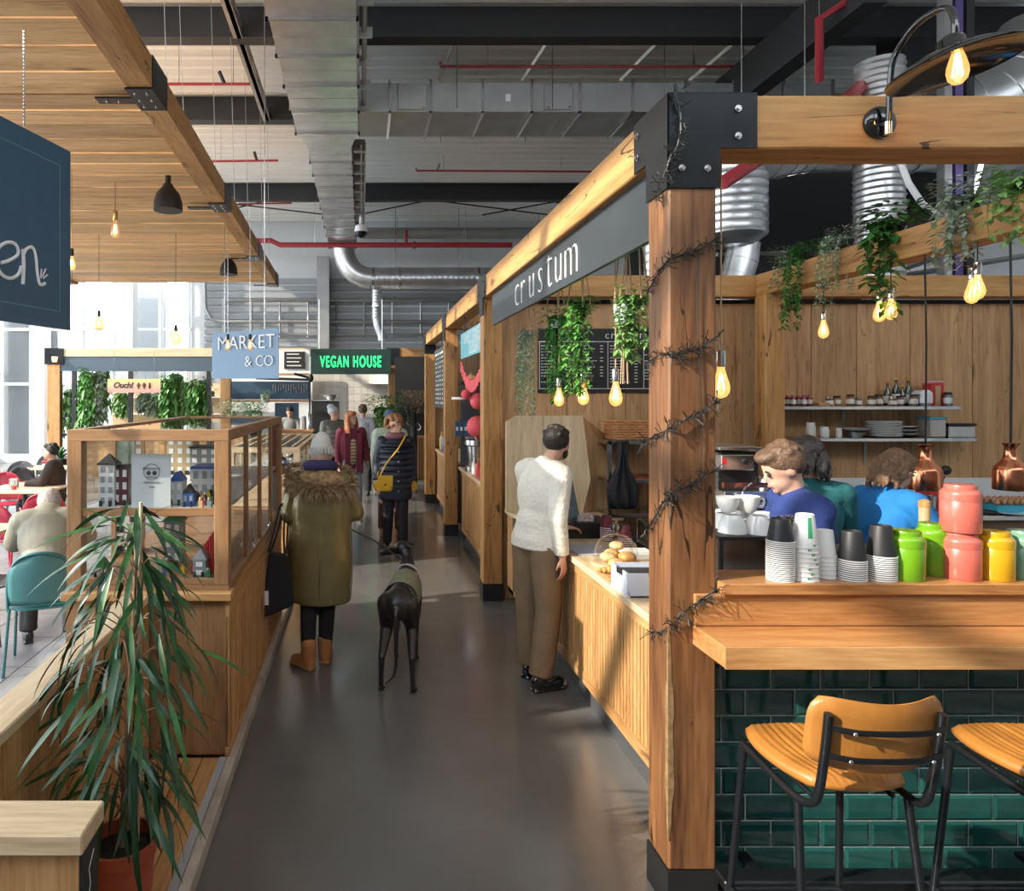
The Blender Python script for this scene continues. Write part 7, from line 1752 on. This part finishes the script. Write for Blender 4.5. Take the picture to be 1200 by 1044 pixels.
# grey beanie person
J = skel(1.76, yaw=R(60), pitch=-.1, ael=(.23,-.08,1.15), awr=(.12,-.26,1.10))
r_ = person((-.50, 12.3, 0), R(25), J, 'person in a grey beanie and olive puffer jacket behind the burgundy coat')
fin(body_mesh(J), 'body', skin, r_, .012); face(J, r_)
m = top(J, infl=.05, hem=.1); sleeve(m, J, 'a', .088,.076,.06); sleeve(m, J, 'b', .088,.076,.06)
for k in range(7): loft(m, [((0,0,.88+k*.08),.205,.155),((0,0,.905+k*.08),.213,.163),((0,0,.93+k*.08),.205,.155)], 20)
fin(m, 'puffer_jacket', cloth('olive_puffer', (.14,.15,.12), .1, .2, 20, .4), r_, .012, 2)
fin(trousers(J), 'trousers', bpy.data.materials['black_trousers'], r_, .013)
for k in 'ab': fin(shoe(J, k), 'shoe', shb, r_, .011, 3)
HM = headM(J); m = MB().ell((0,0,0), (.092,.105,.085), 16, 10, HM @ Matrix.Translation((0,.02,.05))); m.ell((0,0,0), (.06,.07,.06), 12, 8, HM @ Matrix.Translation((0,.06,.12))); fin(m, 'beanie', cloth('grey_blue_beanie', (.42,.46,.50)), r_, .009, 3)
# grey shirt, seen from behind
J = skel(1.78)
r_ = person((.02, 13.4, 0), R(175), J, 'man in a light grey shirt walking away towards the neon sign')
fin(body_mesh(J), 'body', skin, r_, .012)
m = top(J, infl=.035, hem=.1); sleeve(m, J, 'a', .078,.066,.052,.9); sleeve(m, J, 'b', .078,.066,.052,.9); fin(m, 'shirt', cloth('light_grey_shirt', (.45,.48,.52)), r_, .012)
fin(trousers(J), 'trousers', bpy.data.materials['black_trousers'], r_, .013)
for k in 'ab': fin(shoe(J, k), 'shoe', shb, r_, .011, 3)
hair_short(J, r_, brn)
# cook at the far counter
J = skel(1.72, pitch=.35, head=(0,-.07,1.61), ael=(.24,-.08,1.14), awr=(.12,-.30,1.08), bel=(-.24,-.08,1.14), bwr=(-.12,-.30,1.08))
r_ = person((P(340,0,15.3).x, 15.3, 0), 0, J, 'man with dark hair in a grey sweatshirt working at the far counter, head bowed')
fin(body_mesh(J), 'body', skin2, r_, .012); face(J, r_)
m = top(J, infl=.03, hem=.1); sleeve(m, J, 'a', .076,.064,.05,.85); sleeve(m, J, 'b', .076,.064,.05,.85); fin(m, 'sweatshirt', cloth('grey_marl', (.22,.225,.23)), r_, .012)
fin(trousers(J), 'trousers', bpy.data.materials['black_trousers'], r_, .013)
for k in 'ab': fin(shoe(J, k), 'shoe', shb, r_, .011, 3)
hair_short(J, r_, hb)
# ================================================================ seating on the left
def smooth_loop(pts, r, n=8): return MB().tube(curve(pts, 5), r, n)
def mesh_chair(m_, lab, grp, arms=False, panel_m=None):
    root = thing('cafe_chair', (0,0,0), lab, 'chair', grp)     # faces -Y, back at +Y
    # seat
    n = 24; vs = []; 
    for k in range(n):
        t = 2*math.pi*k/n; c, s_ = math.cos(t), math.sin(t); vs.append((.215*math.copysign(abs(c)**.6, c), .205*math.copysign(abs(s_)**.6, s_)))
    MB().prism(vs, 'z', .445, .458).build('seat', m_, root)
    # back: rounded panel
    nx, nz = 12, 10; vs = []; fs = []
    for j in range(nz+1):
        for i in range(nx+1):
            u = -1+2*i/nx; v = j/nz; wd = .215*(1-.0*v)*(math.sqrt(max(.02, 1-max(0,(v-.45)/.56)**2.4)))
            vs.append((u*wd, .205+.06*v-.05*u*u, .48+.37*v))
    for j in range(nz):
        for i in range(nx): a = j*(nx+1)+i; fs.append((a, a+1, a+nx+2, a+nx+1))
    o = MB().add(vs, fs).build('backrest', panel_m or m_, root, 60); q = o.modifiers.new('t','SOLIDIFY'); q.thickness = .006
    ed = [(-.215,.155,.44),(-.218,.158,.60),(-.20,.175,.72),(-.13,.225,.82),(0,.265,.855),(.13,.225,.82),(.20,.175,.72),(.218,.158,.60),(.215,.155,.44)]
    smooth_loop(ed, .012).build('back_frame', m_, root, 60)
    for sx in (-1, 1):
        MB().tube([(sx*.205,.16,.46),(sx*.235,.235,0)], .011, 8).build('leg', m_, root, 40); MB().tube([(sx*.195,-.15,.45),(sx*.215,-.20,0)], .011, 8).build('leg', m_, root, 40)
        if arms: smooth_loop([(sx*.218,.16,.64),(sx*.25,.02,.66),(sx*.245,-.12,.64),(sx*.205,-.16,.46)], .010).build('arm', m_, root, 60)
    return root
perf, ntp, bpn = _nt('perforated')
def perfmat(name, col):
    m, nt, b = _nt(name); b.inputs['Base Color'].default_value = (*col, 1); b.inputs['Roughness'].default_value = .4
    b.inputs['Alpha'].default_value = .78; return m
teal_ = mat('teal_metal', (.035,.15,.16), .35, .2); redc = mat('red_metal', (.55,.03,.06), .35, .1); gryc = mat('grey_metal', (.09,.10,.11), .4, .3)
c0 = mesh_chair(teal_, 'teal perforated metal chair nearest the camera, under the man in the beige jacket', None, False, mat('teal_mesh', (.05,.17,.18), .5, var=.1, scale=200))
c0.location = (-2.33, 5.0, 0); c0.rotation_euler.z = R(200)
cr_ = mesh_chair(redc, 'red metal cafe chair at the left edge, with armrests', 'red cafe chairs', True, perfmat('red_mesh', (.6,.04,.08))); cr_.location = (P(12,0,7.2).x, 7.2, 0); cr_.rotation_euler.z = R(160)
copy_thing(cr_, (P(52,0,7.9).x, 7.9, 0), 'red metal cafe chair just behind the man in the beige jacket', R(205))
copy_thing(cr_, (P(-6,0,9.3).x, 9.5, 0), 'red metal cafe chair behind the first table, at the left edge', R(20))
cg = mesh_chair(gryc, 'dark grey mesh chair behind the first table', 'grey mesh chairs', True, perfmat('grey_mesh', (.12,.13,.14))); cg.location = (P(20,0,11.2).x, 11.2, 0); cg.rotation_euler.z = R(10)
copy_thing(cg, (P(52,0,12.6).x, 12.6, 0), 'grey mesh chair facing the second table, near the potted palm', R(0))
copy_thing(cg, (P(34,0,10.3).x, 10.3, 0), 'grey mesh chair pulled out between the two tables', R(60))
# one more black chair at near left edge
cb = mesh_chair(gryc, 'black-legged chair cut off by the left edge, in front of the seated man', None); cb.location = (-3.0, 5.5, 0); cb.rotation_euler.z = R(90)
def table(loc, w_, d, lab):
    root = thing('cafe_table', loc, lab, 'table', 'pale topped cafe tables'); x, y, z = loc
    MB().box(x-w_/2, x+w_/2, y-d/2, y+d/2, .725, .75, .006).build('tabletop', pale['x'], root)
    MB().tube([(x,y,.02),(x,y,.725)], .03, 10).build('pedestal', blackp, root); MB().lathe([(.22,0),(.22,.012),(.03,.03)], (x,y,0), 20).build('base', blackp, root)
table((P(20,0,8.7).x, 8.9, 0), .9, .75, 'pale oak cafe table nearer, between the red chairs')
table((P(56,0,11.4).x, 11.55, 0), .75, .6, 'pale oak cafe table farther, by the grey mesh chairs')
table((-3.55, 6.1, 0), .7, .7, 'cafe table the seated man leans on, mostly out of view')
c = Vector((P(17,0,8.9).x, 8.85, .751)); lathe_thing('water_glass', [(.03,0),(.038,.11),(.034,.11),(.027,.006),(.001,.006)], c, glz, 'clear water glass on the nearer cafe table', 'glass')
c = Vector((P(23,0,8.9).x, 8.75, .751)); lathe_thing('sauce_pot', [(.03,0),(.035,.05),(.001,.055)], c, pk, 'pink sauce pot on the nearer cafe table', 'pot')
c = Vector((P(12,0,8.9).x, 9.0, .751)); MB().box(c.x-.05, c.x+.05, c.y-.03, c.y+.03, .751, .86).place('menu_card', offw, c, 'white folded card standing on the nearer cafe table', 'card')
c = Vector((P(54,0,11.5).x, 11.45, .751)); root = thing('flower_pot', c, 'small pink flower pot on the farther cafe table', 'flowers'); MB().lathe([(.03,0),(.04,.06),(.001,.06)], c, 12).build('pot', white, root)
for k in range(7): MB().ell(c+V((.03*math.cos(k), .03*math.sin(k), .09+.01*(k%3))), (.018,.018,.015), 8, 6).build('blossom', pk, root)
# seated man, bent over
J = skel(1.76, pelvis=(0,0,.56), waist=(0,-.03,.68), chest=(0,-.14,.85), neck=(0,-.27,1.00), head=(0,-.36,1.06), ash=(.185,-.22,.97), bsh=(-.185,-.22,.97), ael=(.26,-.40,.78), awr=(.16,-.60,.78), bel=(-.28,-.42,.80), bwr=(-.16,-.62,.80),
         ahip=(.10,-.02,.54), akn=(.15,-.42,.52), aan=(.15,-.34,.09), atoe=(.18,-.50,.035), bhip=(-.10,-.02,.54), bkn=(-.15,-.42,.52), ban=(-.17,-.22,.09), btoe=(-.20,-.36,.035), pitch=.9)
r_ = person((-2.38, 5.13, 0), R(200), J, 'man in a beige jacket and dark trousers sitting hunched forward on the teal chair')
fin(body_mesh(J), 'body', skin, r_, .010)
bj = mat('beige_jacket', (.27,.25,.19), .6, var=.1, scale=5, bump=.5, bscale=14)
m = top(J, infl=.055, hem=.1); sleeve(m, J, 'a', .088,.078,.06); sleeve(m, J, 'b', .088,.078,.06); m.ell(J['neck']+V((0,.02,.02)), (.12,.10,.09), 16, 10); fin(m, 'jacket', bj, r_, .011, 5)
fin(trousers(J), 'trousers', cloth('charcoal_trousers', (.04,.04,.045)), r_, .012)
for k in 'ab': fin(shoe(J, k), 'shoe', shb, r_, .010, 3)
hair_short(J, r_, mat('hair_grey', (.42,.36,.32), .7, var=.3, scale=50, bump=.5, bscale=80), 1.05)
# dark-dressed diner behind
J = skel(1.7, pelvis=(0,0,.56), waist=(0,0,.70), chest=(0,-.02,.90), neck=(0,-.05,1.07), head=(0,-.08,1.22), ash=(.17,-.03,1.03), bsh=(-.17,-.03,1.03), ael=(.22,-.14,.80), awr=(.12,-.36,.79), bel=(-.22,-.14,.80), bwr=(-.12,-.36,.79),
         ahip=(.09,0,.54), akn=(.12,-.42,.52), aan=(.12,-.40,.09), atoe=(.12,-.55,.035), bhip=(-.09,0,.54), bkn=(-.12,-.42,.52), ban=(-.12,-.40,.09), btoe=(-.12,-.55,.035))
r_ = person((P(66,0,9.3).x, 9.3, 0), R(-80), J, 'dark-clothed diner sitting beyond the man in the beige jacket')
fin(body_mesh(J), 'body', skin, r_, .012); face(J, r_)
m = top(J, infl=.04, hem=.1); sleeve(m, J, 'a', .08,.07,.055); sleeve(m, J, 'b', .08,.07,.055); fin(m, 'jacket', cloth('dark_brown_jacket', (.05,.035,.03)), r_, .012)
fin(trousers(J), 'trousers', bpy.data.materials['black_trousers'], r_, .013); hair_short(J, r_, hb)
for k in 'ab': fin(shoe(J, k), 'shoe', shb, r_, .011, 3)
MB().lathe([(.16,0),(.19,.44),(.001,.46)], (r_.location.x, 9.3, 0), 16).place('stool', blackp, (r_.location.x, 9.3, 0), 'round black seat under the dark-clothed diner', 'stool')

# ================================================================ far row of stalls at the end of the aisle
YF = 16.2
fb = ['pale oak beam over the plant stall', 'pale oak beam over the far kitchen stall', 'pale oak beam right of the neon sign']
for i, (a, b_) in enumerate(((72, 250), (253, 366), (455, 500))):
    xa, xb = P(a,0,YF).x, P(b_,0,YF).x
    MB().box(xa, xb, YF, YF+.18, ZB, ZT, .006).place('timber_beam', pale['x'] if i < 2 else oak['x'], (xa, YF, ZB), fb[i], 'beam')
for i, (a, b_, lab) in enumerate(((55, 70, 'oak post at the left of the plant stall, lit by a small lamp'), (258, 270, 'oak post right of the plant stall'), (455, 463, 'oak post right of the neon sign'))):
    xa, xb = P(a,0,YF).x, P(b_,0,YF).x
    root = thing('timber_post', (xa, YF, 0), lab, 'post'); MB().box(xa, xb, YF, YF+.18, .15, ZB, .006).build('timber', oak['z'], root); MB().box(xa-.01, xb+.01, YF-.01, YF+.19, 0, .15).build('steel_shoe', blackp, root)
    if i != 1: MB().box(xa-.05, xb+.1, YF-.02, YF-.004, 2.7, ZT).build('corner_plate', black, root)
# plant stall
root = thing('plant_stall', (P(62,0,YF).x, YF, 0), 'black door frame and fascia of the plant stall', 'stall')
slate = mat('slate_fascia', (.07,.10,.13), .45)
MB().box(P(66,0,YF).x, P(249,0,YF).x, YF+.02, YF+.10, P(0,435,YF).z, ZB-.003).build('fascia', slate, root)
for px in (68, 86, 152, 244): MB().box(P(px,0,YF).x-.05, P(px,0,YF).x+.05, YF+.03, YF+.1, 0, P(0,435,YF).z).build('mullion', blackp, root)
MB().box(P(68,0,YF).x, P(90,0,YF).x, YF+.05, YF+.08, 1.0, 1.06).build('door_bar', blackp, root)
MB().box(P(92,0,YF).x, P(244,0,YF).x, YF+.2, YF+.9, 0, .92).place('shop_counter', oak['x'], (P(92,0,YF).x, YF+.2, 0), 'oak counter inside the plant stall', 'counter')
root = thing('plant_shelves', (P(150,0,18.5).x, 18.5, 0), 'pale shelving with jars and pots at the back of the plant stall', 'shelf')
MB().box(P(128,0,18.5).x, P(262,0,18.5).x, 18.72, 18.78, 0, 2.3).build('back_panel', pale['z'], root)
for z in (1.0, 1.45, 1.9): MB().box(P(128,0,18.5).x, P(262,0,18.5).x, 18.4, 18.72, z, z+.03).build('shelf_board', white, root)
gd = [leafg[0], leafg[1], leafg[2], leafg[1], leafg[3], leafg[0], leafg[1]]
rnd = random.Random(6)
for k in range(12):
    c = Vector((P(133+k*10.5,0,18.5).x, 18.5, [1.031,1.481,1.931][k%3])); col_ = [terra, white, bred, byel, steel, blackp][k%6]
    lathe_thing('plant_pot', [(.06,0),(.08,.12),(.001,.12)], c, col_, '%s pot on the shelves of the plant stall, %s from the left' % (['terracotta','white','red','yellow','steel','black'][k%6], pos[k] if k else 'first'), 'pot', 'pots in the plant stall', 12)
    if k % 2: trailing('leafy_plant', c+V((0,0,.14)), 'leafy green plant in a pot on the plant stall shelves, %s from the left' % (pos[k] if k else 'first'), 'plant', gd[k%7], n=4, length=.15, spread=.1, ls=.07, dens=6, crown=40, cr=.13, seed=k, grp='leafy plants on the plant stall shelves')
hpx = [(84,458,16.6,.95,'thin'), (102,438,16.3,1.25,'wide'), (113,440,16.5,1.3,'wide'), (120,436,16.9,1.2,''), (170,462,16.8,.35,''), (197,446,16.3,.95,''), (206,440,16.6,1.05,''), (220,450,16.5,.95,''), (232,452,16.3,.8,''), (240,447,16.6,.8,''),(143,462,17.4,.45,''),(182,463,17.4,.4,'')]
for k, (px, py, Y, ln, _) in enumerate(hpx):
    c = P(px, py, Y); root = trailing('hanging_plant', c, 'long trailing green plant hanging in the plant stall, %s from the left' % (pos[sorted(q[0] for q in hpx).index(px)] if px > 84 else 'first'), 'plant', leafg[(2,1,4,2,3,1,2)[k%7]], n=34, length=ln*1.15, spread=.22, ls=.12, dens=16, crown=70, cr=.18, down=3.0, seed=100+k, grp='trailing plants in the plant stall', out=(0,-.3,0))
    MB().tube([c, (c.x, c.y, 2.95)], .006, 4).build('hanging_string', rope, root)
# Ouch sign
osm, nt, b = _nt('sunset_sign'); tc = N(nt,'ShaderNodeTexCoord'); sp3 = N(nt,'ShaderNodeSeparateXYZ'); L(nt, tc.outputs['Generated'], sp3.inputs[0])
L(nt, ramp(nt, sp3.outputs[2], [(.1,(.85,.32,.28)),(.9,(.88,.55,.22))]).outputs[0], b.inputs['Base Color'])
a, b_ = P(126,444,15.9), P(188,460,15.9)
root = thing('hanging_sign', (a.x, 15.9, b_.z), 'orange-pink hanging sign reading Ouch! with small cactus symbols', 'sign')
MB().box(a.x, b_.x, 15.9, 15.93, b_.z, a.z).build('board', osm, root)
xf(text_mb('Ouch!', .19, .004, .006, .95, 'LEFT', .2), frame_M((a.x+.13, 15.895, b_.z+.11), (1,0,0), (0,0,1))).build('lettering', ink, root)
for k in range(3):
    x = a.x+.72+k*.13; m = MB().tube([(x,15.896,b_.z+.09),(x,15.896,b_.z+.23)], .016, 6)
    if k < 2: m.tube([(x-.035,15.896,b_.z+.19),(x-.035,15.896,b_.z+.15),(x+.035,15.896,b_.z+.15),(x+.035,15.896,b_.z+.20)], .009, 6)
    else: m.ell((x,15.896,b_.z+.14), (.028,.01,.05), 8, 6)
    m.build('cactus_symbol', ink, root)
for x in (a.x+.15, b_.x-.15): MB().tube([(x,15.91,a.z),(x,15.91,3.0)], .005, 4).build('string', steel, root)
# potted palm by the post
def spiky(name, c, n, L_, m_, lab, pot=(.12,.25,white)):
    c = Vector(c); root = thing(name, c, lab, 'plant'); rnd = random.Random(int(c.x*31)); f = Flat()
    for k in range(n):
        a = rnd.random()*6.28; e = rnd.uniform(.3,1.4); leaf(f, c+V((0,0,pot[1])), (math.cos(a)*math.cos(e), math.sin(a)*math.cos(e), math.sin(e)), (0,0,1), L_*rnd.uniform(.7,1.1), .05, .6, 4)
    tag(f.build('fronds', m_, root), kind='stuff'); MB().lathe([(pot[0]*.8,0),(pot[0],pot[1]),(.001,pot[1])], c, 20).build('pot', pot[2], root, 40)
spiky('potted_palm', (P(69,0,15.2).x, 15.2, 0), 70, .75, leafg[0], 'dark green potted palm at the foot of the plant stall post', (.18,.55,blackp))
lathe_thing('up_light', [(.05,0),(.07,.12),(.06,.12),(.001,.02)], P(64,424,16.1), emis('up_light_glow', (1,.6,.25), 2), 'small warm lamp on the plant stall post', 'lamp')
# far kitchen stall between the posts (x 258..366)
root = thing('stall_board', (P(270,0,16.8).x, 16.8, 0), 'dark board with hanging utensils over the far kitchen', 'panel')
MB().box(P(270,0,17).x, P(364,0,17).x, 17.0, 17.05, P(0,468,17).z, P(0,447,17).z).build('board', navy, root)
for k in range(14): MB().tube([P(320+k*3,450,16.97), P(320+k*3,450+rnd.uniform(5,12),16.97)], .012, 4).build('utensil', steel, root)
MB().box(P(268,0,17).x, P(364,0,17).x, 16.95, 17.2, P(0,471,17).z, P(0,468.5,17).z).place('wall_shelf', oak['x'], (P(268,0,17).x, 17, P(0,470,17).z), 'oak shelf under the dark utensil board', 'shelf')
MB().box(P(262,0,19.3).x, P(366,0,19.3).x, 19.25, 19.3, 0, 2.9).place('stall_back_wall', white, (P(262,0,19.3).x, 19.3, 0), 'pale back wall of the far kitchen stall', 'panel')
a = P(333,412,16.1); b_ = P(357,432,16.1)
root = thing('menu_board', a, 'framed dark menu with white lines beside the MARKET sign', 'sign'); MB().box(a.x, b_.x, 16.1, 16.14, b_.z, a.z).build('board', blackp, root)
for k in range(4): MB().box(a.x+.06, b_.x-.08-.05*(k%2), 16.094, 16.1, b_.z+.06+k*.09, b_.z+.085+k*.09).build('menu_line', offw, root)
MB().box(a.x-.15, b_.x+.12, 16.14, 16.17, b_.z-.05, a.z+.05).build('frame', white, root)
MB().box(P(327,0,16.2).x, P(362,0,16.2).x, 16.18, 16.3, P(0,440,16.2).z, P(0,437.5,16.2).z).place('sign_rail', oak['x'], P(327,438,16.2), 'thin oak rail under the framed menu', 'rail')
root = thing('awning_arm', P(300,444,15.8), 'black awning arm folding out beside the neon sign', 'awning')
MB().tube([P(300,443,15.8), P(362,445,15.8)], .035, 6).build('rail', blackp, root); MB().tube([P(345,438,15.6), P(364,443,15.8)], .03, 6).build('arm', blackp, root); MB().ell(P(364,443,15.8), (.07,.07,.1), 10, 8).build('joint', blackp, root)
for px in (363,): MB().box(P(px,0,16).x-.02, P(px,0,16).x+.02, 15.98, 16.02, 0, P(0,443,16).z).build('upright', blackp, root)
root = thing('serving_counter', (P(322,0,14.6).x, 14.6, 0), 'reddish wooden counter in front of the far cook', 'counter')
MB().box(P(322,0,14.6).x, P(366,0,14.6).x, 14.5, 14.8, .0, P(0,503,14.6).z-.04).build('carcass', oak['z'], root); MB().box(P(320,0,14.6).x, P(368,0,14.6).x, 14.45, 14.85, P(0,503,14.6).z-.04, P(0,503,14.6).z).build('worktop', barwood, root)
MB().box(P(322,0,17).x, P(350,0,17).x, 17.0, 17.05, 1.0, P(0,472,17).z).place('kitchen_backdrop', navy, (P(322,0,17).x, 17, 1.0), 'dark blue panel behind the far cook', 'panel')
zc = P(0,503,14.6).z
lathe_thing('paper_roll', [(.06,0),(.06,.28),(.001,.28)], (P(355,0,14.65).x, 14.65, zc), white, 'white paper roll on the counter beside the far cook', 'roll')
lathe_thing('steel_urn', [(.07,0),(.07,.3),(.03,.36),(.001,.38)], (P(362,0,14.65).x, 14.65, zc), steel, 'steel urn on the counter beside the far cook', 'urn')
c = P(397-85,0,17); 
trailing('leafy_plant', P(311,462,16.6), 'green plant in a cream pot on the oak shelf, lit green', 'plant', leafg[1], n=4, length=.15, spread=.1, ls=.07, dens=8, crown=60, cr=.15, seed=222, pot=(.12,.2,offw))
trailing('leafy_plant', P(275,482,14.2), 'pale variegated bush in front of the plant stall post', 'plant', leafg[3], n=6, length=.25, spread=.25, ls=.07, dens=20, crown=420, cr=.33, seed=223)
MB().box(P(262,0,14.2).x, P(288,0,14.2).x, 14.0, 14.4, 0, 1.45).place('planter_box', oak['z'], (P(275,0,14.2).x, 14.2, 0), 'oak planter box under the variegated bush', 'planter')
trailing('leafy_plant', P(297,482,15.6), 'dark green bush glowing under the green neon', 'plant', leafg[0], n=6, length=.25, spread=.25, ls=.07, dens=20, crown=400, cr=.30, seed=224)
MB().box(P(289,0,15.6).x, P(305,0,15.6).x, 15.5, 15.8, 0, 1.45).place('planter_box', blackp, (P(297,0,15.6).x, 15.6, 0), 'dark planter box under the green-lit bush', 'planter')
# neon sign
a, b_ = P(364,409,15.9), P(458,438.5,15.9)
root = thing('neon_sign', (a.x, 15.9, b_.z), 'dark board with green neon letters VEGAN HOUSE', 'sign')
MB().box(a.x, b_.x, 15.9, 15.96, b_.z, a.z).build('board', mat('neon_board', (.008,.035,.025), .4), root)
neon = emis('green_neon', (.03,1.0,.25), 2.2)
cu = bpy.data.curves.new('neon', 'FONT'); cu.body = 'VEGAN HOUSE'; cu.size = .36; cu.align_x = 'CENTER'; cu.fill_mode = 'NONE'; cu.bevel_depth = .007; cu.space_character = 1.22
o = bpy.data.objects.new('lettering', cu); COL.objects.link(o); dg = bpy.context.evaluated_depsgraph_get(); me = bpy.data.meshes.new_from_object(o.evaluated_get(dg)); bpy.data.objects.remove(o)
mb = MB(); mb.v = [(v.co.x*.50, v.co.y, v.co.z) for v in me.vertices]; mb.f = [tuple(p.vertices) for p in me.polygons]
xf(mb, frame_M(((a.x+b_.x)/2, 15.885, (a.z+b_.z)/2-.12), (1,0,0), (0,0,1))); mb.build('neon_lettering', neon, root)
for x in (a.x+.2, b_.x-.2): MB().tube([(x,15.93,a.z),(x,15.93,4.2)], .008, 4).build('hanging_wire', steel, root)
# vegan stall: tiled wall, hood, counter
wt = mat('cream_wall_tile', (.62,.58,.52), .25, rnd=.06)
root = struct('wall_tiled', MB().box(P(364,0,19.6).x, P(500,0,19.6).x, 19.62, 19.7, 0, 2.95), offw)
tmm = MB().box(.005, .195, -.012, 0, .005, .195, .003).mesh('tile', wt)
x0 = P(366,0,19.6).x
for i in range(17):
    for j in range(10):
        o = bpy.data.objects.new('tile', tmm); COL.objects.link(o); o.parent = root; o.location = (x0+i*.2, 19.62, .8+j*.2)
root = thing('cooker_hood', P(442,440,18.8), 'white sloping cooker hood at the back of the vegan stall', 'cooker hood')
a = P(432,450,18.8); b_ = P(462,432,18.8)
MB().add([(a.x,18.5,a.z),(b_.x+.3,18.5,a.z),(b_.x+.3,19.61,a.z),(a.x,19.61,a.z),(a.x+.45,18.9,b_.z),(b_.x+.1,18.9,b_.z),(b_.x+.1,19.61,b_.z),(a.x+.45,19.61,b_.z)], [(0,1,2,3),(4,5,6,7),(0,1,5,4),(1,2,6,5),(2,3,7,6),(3,0,4,7)]).build('canopy', white, root)
MB().box(b_.x-.3, b_.x, 19, 19.4, b_.z, 2.9).build('flue', steel, root)
root = thing('black_counter', (P(365,0,16.3).x, 16.3, 0), 'tall black counter front of the vegan stall', 'counter')
MB().box(P(365,0,16.3).x, P(397,0,16.3).x, 16.3, 16.8, 0, P(0,470,16.3).z).build('carcass', blackp, root); MB().box(P(364,0,16.3).x, P(398,0,16.3).x, 16.28, 16.82, P(0,470,16.3).z, P(0,469,16.3).z).build('worktop', steel, root)
lathe_thing('salad_bowl', [(.08,0),(.2,.13),(.18,.13),(.001,.02)], (P(387,0,16.5).x, 16.5, P(0,469,16.3).z), steel, 'steel salad bowl on the tall black counter', 'bowl')
root = thing('black_counter', (P(435,0,17.5).x, 17.5, 0), 'low pale counter inside the vegan stall', 'counter'); root.name = 'kitchen_counter'
ORG['kitchen_counter'] = ORG.get('black_counter.001', Vector((P(435,0,17.5).x, 17.5, 0)))
MB().box(P(400,0,17.5).x, P(458,0,17.5).x, 17.5, 18.2, 0, 1.0).build('carcass', offw, root)
# slatted end stall on the right with black board and plants
root = thing('slatted_end_wall', (P(463,0,15.0).x, 15.0, 0), 'slatted oak end counter under the black board', 'counter')
xa, xb = P(463,0,15).x, P(500,0,15).x+.6
MB().box(xa, xb, 15.02, 15.2, 0.1, P(0,514,15).z).build('carcass', bpy.data.materials['counter_backing'], root)
MB().box(xa, xb, 14.99, 15.22, P(0,514,15).z, P(0,511,15).z).build('worktop', oak['x'], root)
k = 0; x = xa
while x < xb: 
    o = bpy.data.objects.new('slat', slat_m); COL.objects.link(o); o.parent = root; o.location = (x-xa, -.005, .1); o.scale = (1.6,1,.9); x += .055
MB().box(xa, xb, 15.04, 15.1, 0, .1).build('plinth', white, root)
root = thing('black_board', (P(463,0,15.3).x, 15.3, 1.0), 'tall black board with faint chalk drawing at the end of the right row', 'board')
MB().box(P(463,0,15.4).x, P(503,0,15.4).x, 15.4, 15.44, 0, P(0,418,15.4).z).build('board', blackp, root)
MB().tube(curve([P(486,500,15.39),P(489,496,15.39),P(493,500,15.39),P(491,504,15.39),P(488,502,15.39)],4), .008, 4).build('chalk_drawing', grey, root)
for k, (px, py, mt, lab, cr, ls) in enumerate(((447,478,leafg[1],'tall leafy green plant under the neon sign',.36,.08),(463,475,leafg[3],'eucalyptus-like grey-green foliage by the black board',.28,.06),(447,500,leafg[1],'low green bush beside the blue cap',.26,.07))):
    trailing('leafy_plant', P(px,py,13.6+k*.4), lab, 'plant', mt, n=14, length=.5, spread=.3, ls=ls, dens=20, crown=330, cr=cr, seed=300+k)
    c = P(px,py,13.6+k*.4); MB().tube([(c.x,c.y,0),(c.x,c.y,.45)], .16, 14).tube([(c.x,c.y,.45),(c.x,c.y,c.z)], .02, 6).place('plant_stand', [offw, terra, blackp][k], (c.x,c.y,0), ['pale pot and stem under the tall leafy plant','terracotta pot and stem under the grey-green foliage','black pot and stem under the low bush'][k], 'pot')
dry = mat('dried_flowers', (.40,.28,.15), .8, var=.5, scale=30)
trailing('dried_flower_bunch', P(485,470,13.9), 'bunch of brown dried flowers by the black board', 'dried flowers', dry, n=4, length=.2, spread=.2, ls=.06, dens=12, crown=420, cr=.30, seed=400)
c = P(485,470,13.9); MB().tube([(c.x,c.y,0),(c.x,c.y,c.z-.1)], .07, 12).place('flower_stand', blackp, (c.x,c.y,0), 'tall black stand holding the dried flowers', 'stand')
# stall partition between far bays of the right row
MB().box(1.36, 4.5, 12.66, 12.7, 0, 2.88).place('stall_partition', panel, (1.36, 12.66, 0), 'oak partition at the far end of the right-hand row', 'panel')
